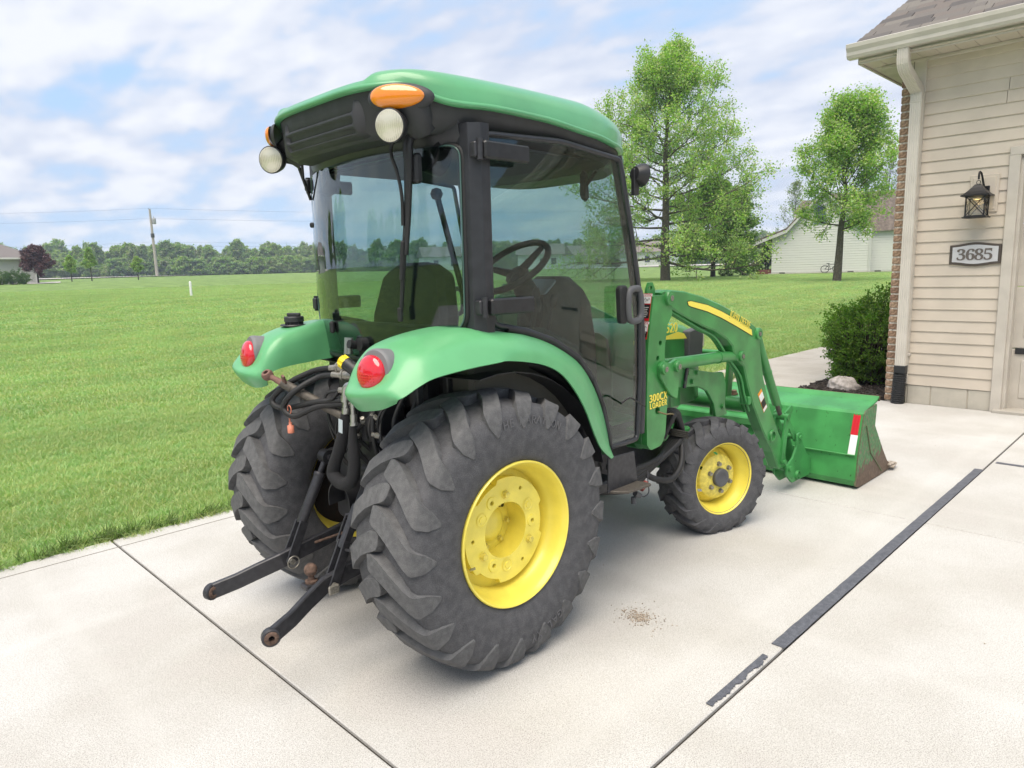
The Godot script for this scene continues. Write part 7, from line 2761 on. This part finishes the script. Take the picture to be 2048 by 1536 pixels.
func make_bucket(t: Node3D):
	var bk := MB.new()
	var path := [Vector2(-3.255, .550), Vector2(-3.235, .555), Vector2(-3.19, .528), Vector2(-2.985, .492), Vector2(-2.962, .476), Vector2(-2.892, .222), Vector2(-2.872, .06), Vector2(-2.885, .022), Vector2(-2.93, .010), Vector2(-3.10, .008), Vector2(-3.50, .006)]
	var rows := []
	for i in 33:
		var x := lerpf(-.800, .800, i / 32.0)
		var r := []
		for p in path:
			r.append(Vector3(x, p.y, p.x))
		rows.append(r)
	# flat facets between the folds
	var bt := MB.new()
	for k in path.size() - 1:
		var strip := []
		var inner := []
		for r in rows:
			strip.append([r[k], r[k + 1]])
			inner.append([r[k] + Vector3(0, -.006 if k < 4 else .004, -.008), r[k + 1] + Vector3(0, -.006 if k < 3 else .004, -.008)])
		sheet(bt if k < 4 else bk, strip)
		sheet(bt if k < 4 else bk, inner)
	var b := part("bucket", bk, M.worn_green, t)
	part("top_plate", bt, M.worn_green, b)
	for s in [1.0, -1.0]:
		var e := MB.new()
		var outl := [Vector2(-2.868, .035), Vector2(-2.875, .06), Vector2(-2.895, .222), Vector2(-2.965, .478), Vector2(-2.99, .494), Vector2(-3.18, .512), Vector2(-3.165, .37), Vector2(-3.34, .175), Vector2(-3.44, .075), Vector2(-3.565, .012), Vector2(-3.30, .004), Vector2(-3.0, .006), Vector2(-2.93, .007), Vector2(-2.88, .02)]
		var fn := FastNoiseLite.new()
		fn.seed = 12
		fn.frequency = 9.0
		fn.fractal_octaves = 5
		var paint := func(p: Vector2) -> Color:
			var edge := .165 + .22 * (-3.1 - p.x) + .10 * fn.get_noise_2d(p.x * 1.5, p.y * 1.5)
			var c := Color(.085, .235, .09)
			var n := fn.get_noise_2d(p.x * 3.0 + 40.0, p.y * 3.0)
			if p.y < edge + .05 * n:
				c = Color(.135, .088, .058) * (1.0 + .5 * n)
			elif n > .28:
				c = Color(.20, .17, .11)
			c.a = 1.0
			return c
		cut_sheet(e, outl, .0085, func(p: Vector2) -> Vector3: return Vector3(.808 * s, p.y, p.x), paint)
		cut_sheet(e, outl, .5, func(p: Vector2) -> Vector3: return Vector3(.797 * s, p.y, p.x), paint)
		e.st.set_color(Color(.12, .14, .07))
		for i in outl.size():
			var p: Vector2 = outl[i]
			var q: Vector2 = outl[(i + 1) % outl.size()]
			e.quad(Vector3(.808 * s, p.y, p.x), Vector3(.797 * s, p.y, p.x), Vector3(.797 * s, q.y, q.x), Vector3(.808 * s, q.y, q.x))
		# stiffener
		for q in [[Vector2(-3.00, .40), Vector2(-3.10, .20)], [Vector2(-3.10, .20), Vector2(-3.33, .03)]]:
			var A: Vector2 = q[0]
			var B: Vector2 = q[1]
			tube(e, [Vector3(.809 * s, A.y, A.x), Vector3(.809 * s, B.y, B.x)], .006, 6)
		part("end_plate", e, mat(Color.WHITE, .6, 0.0, {"vcol": true, "tex": T.dust, "scale": 3.0}), b)
	var ce := MB.new()
	rbox(ce, Vector3(0, .010, -3.53), Vector3(1.60, .016, .14), .004)
	for s in [-1, 1]:
		rbox(ce, Vector3(.80 * s, .028, -3.53), Vector3(.07, .016, .13), .005, Basis(Vector3.UP, .15 * s))
		rbox(ce, Vector3(.805 * s, .044, -3.50), Vector3(.05, .014, .10), .005, Basis(Vector3.UP, -.1 * s))
	part("cutting_edge", ce, mat(col(188, 176, 164), .8, .1, {"tex": T.patch, "scale": 6.0}), b)
	var lp := MB.new()
	rbox(lp, Vector3(0, .536, -3.255), Vector3(1.60, .035, .010), .003)
	part("top_lip", lp, M.mud, b)
	# stiffener channel and a bolt on the back
	var ch := MB.new()
	rbox(ch, Vector3(-.08, .36, -2.88), Vector3(.86, .06, .06), .008, Basis(Vector3.RIGHT, .25))
	rbox(ch, Vector3(0, .222, -2.880), Vector3(1.58, .008, .012), .002)
	part("back_channel", ch, M.loader_green, b)
	var bo := MB.new()
	bolt(bo, Vector3(-.12, .502, -3.02), Vector3(0, 1, .15), .022, .03)
	bolt(bo, Vector3(-.62, .502, -3.02), Vector3(0, 1, .15), .022, .03)
	part("top_bolt", bo, M.mud, b)
	# reflective tape on the back, right end
	for q in [[.345, .470, M.red, "red_tape"], [.222, .345, M.white, "white_tape"]]:
		var z0: float = lerpf(-2.892, -2.962, (q[0] - .222) / .254)
		var z1: float = lerpf(-2.892, -2.962, (q[1] - .222) / .254)
		var tp := MB.new()
		var rr := [[], []]
		for i in 9:
			var x := lerpf(.742, .786, i / 8.0)
			rr[0].append(Vector3(x, q[0], z0 + .004))
			rr[1].append(Vector3(x + (q[1] - q[0]) * .02, q[1] + (.006 * sin(i * 2.1) if q[2] == M.red else 0.0), z1 + .004))
		sheet(tp, rr, .0015)
		part(q[3], tp, q[2], b)

func make_decals(mp: Node3D, bp: Node3D):
	# warning plates on the rear face of the mast
	for q in [[1.255, .125], [1.150, .082]]:
		var y0: float = q[0]
		var h: float = q[1]
		var zf := lerpf(-1.003, -1.040, (y0 - 1.12) / .185)
		var bs := Basis(Vector3.RIGHT, -.20)
		var xf := Transform3D(bs, Vector3(.489, y0, zf + .003))
		var b := func(x: float, y: float, w: float, hh: float, lift: float, m: Material, called: String):
			var d := MB.new()
			rbox(d, xf * Vector3(x, y, lift), Vector3(w, hh, .0012), 0.0, bs)
			part(called, d, m, mp)
		b.call(0, 0, .064, h, 0.0, M.red, "warning_plate")
		b.call(0, h * .5 - .030, .060, .032, .0012, M.white, "pictogram_field")
		b.call(0, -.020 if h > .1 else -.018, .060, h - .062 if h > .1 else .026, .0012, M.print_black, "text_field")
		var lines := MB.new()
		var n := 6 if h > .1 else 2
		for i in n:
			rbox(lines, xf * Vector3(-.002 * (i % 2), (-.002 if h > .1 else -.012) - .0085 * i, .0022), Vector3(.048 - .007 * (i % 3), .0022, .0008), 0.0, bs)
		part("text_lines", lines, M.white, mp)
		var pic := MB.new()
		for k in 4:
			var a := Vector3(-.016 + .010 * k, h * .5 - .040 + .006 * (k % 2), .0022)
			tube(pic, [xf * a, xf * (a + Vector3(.006, .014, 0)), xf * (a + Vector3(.012, .004, 0))], .0011, 4)
		part("pictogram", pic, M.print_black, mp)
		var tm := part("lettering", text_mesh("DANGER", .0115, .0008, "Droid Sans", true), M.white, mp)
		tm.transform = Transform3D(bs, xf * Vector3(.006, h * .5 - .0075, .0012))
	# data plate and caution plate
	var dp := MB.new()
	rbox(dp, Vector3(.480, .965, -.9905), Vector3(.052, .055, .0012))
	part("data_plate", dp, mat(col(206, 210, 212), .4), mp)
	var cp := MB.new()
	rbox(cp, Vector3(.490, .775, -.9855), Vector3(.062, .09, .0012))
	part("caution_plate", cp, M.decal_yellow, mp)
	var cb := MB.new()
	rbox(cb, Vector3(.490, .765, -.9845), Vector3(.054, .062, .0012))
	part("caution_field", cb, M.print_black, mp)
	var cl := MB.new()
	for i in 4:
		rbox(cl, Vector3(.475 + .011 * i, .765, -.9836), Vector3(.003, .048 - .008 * (i % 2), .0008))
	part("caution_lines", cl, M.white, mp)
	var ct := part("lettering", text_mesh("CAUTION", .013, .0008, "Droid Sans", true), M.print_black, mp)
	ct.transform = Transform3D(Basis.IDENTITY, Vector3(.490, .8075, -.9845))
	ct.scale = Vector3(.8, 1, 1)
	# label low on the boom
	var lx := Transform3D(Basis(Vector3.UP, PI / 2) * Basis(Vector3(0, 0, 1), -.98), Vector3(.5012, .645, -2.195))
	var o := [[0.0, 0.0, .145, .05, 0.0, mat(col(232, 150, 40), .4), "boom_label"], [-.030, .0, .045, .046, .0012, M.white, "label_field"], [.022, .0, .05, .046, .0012, M.print_black, "label_text"], [.060, 0.0, .018, .046, .0012, M.white, "label_field"]]
	for q in o:
		var d := MB.new()
		rbox(d, lx * Vector3(q[0], q[1], q[4]), Vector3(q[2], q[3], .0012), 0.0, lx.basis)
		part(q[6], d, q[5], bp)

func _ready():
	make_view()
	make_materials()
	make_ground()
	make_garage()
	make_tractor()
	make_plants()
	make_far()
	make_grass()
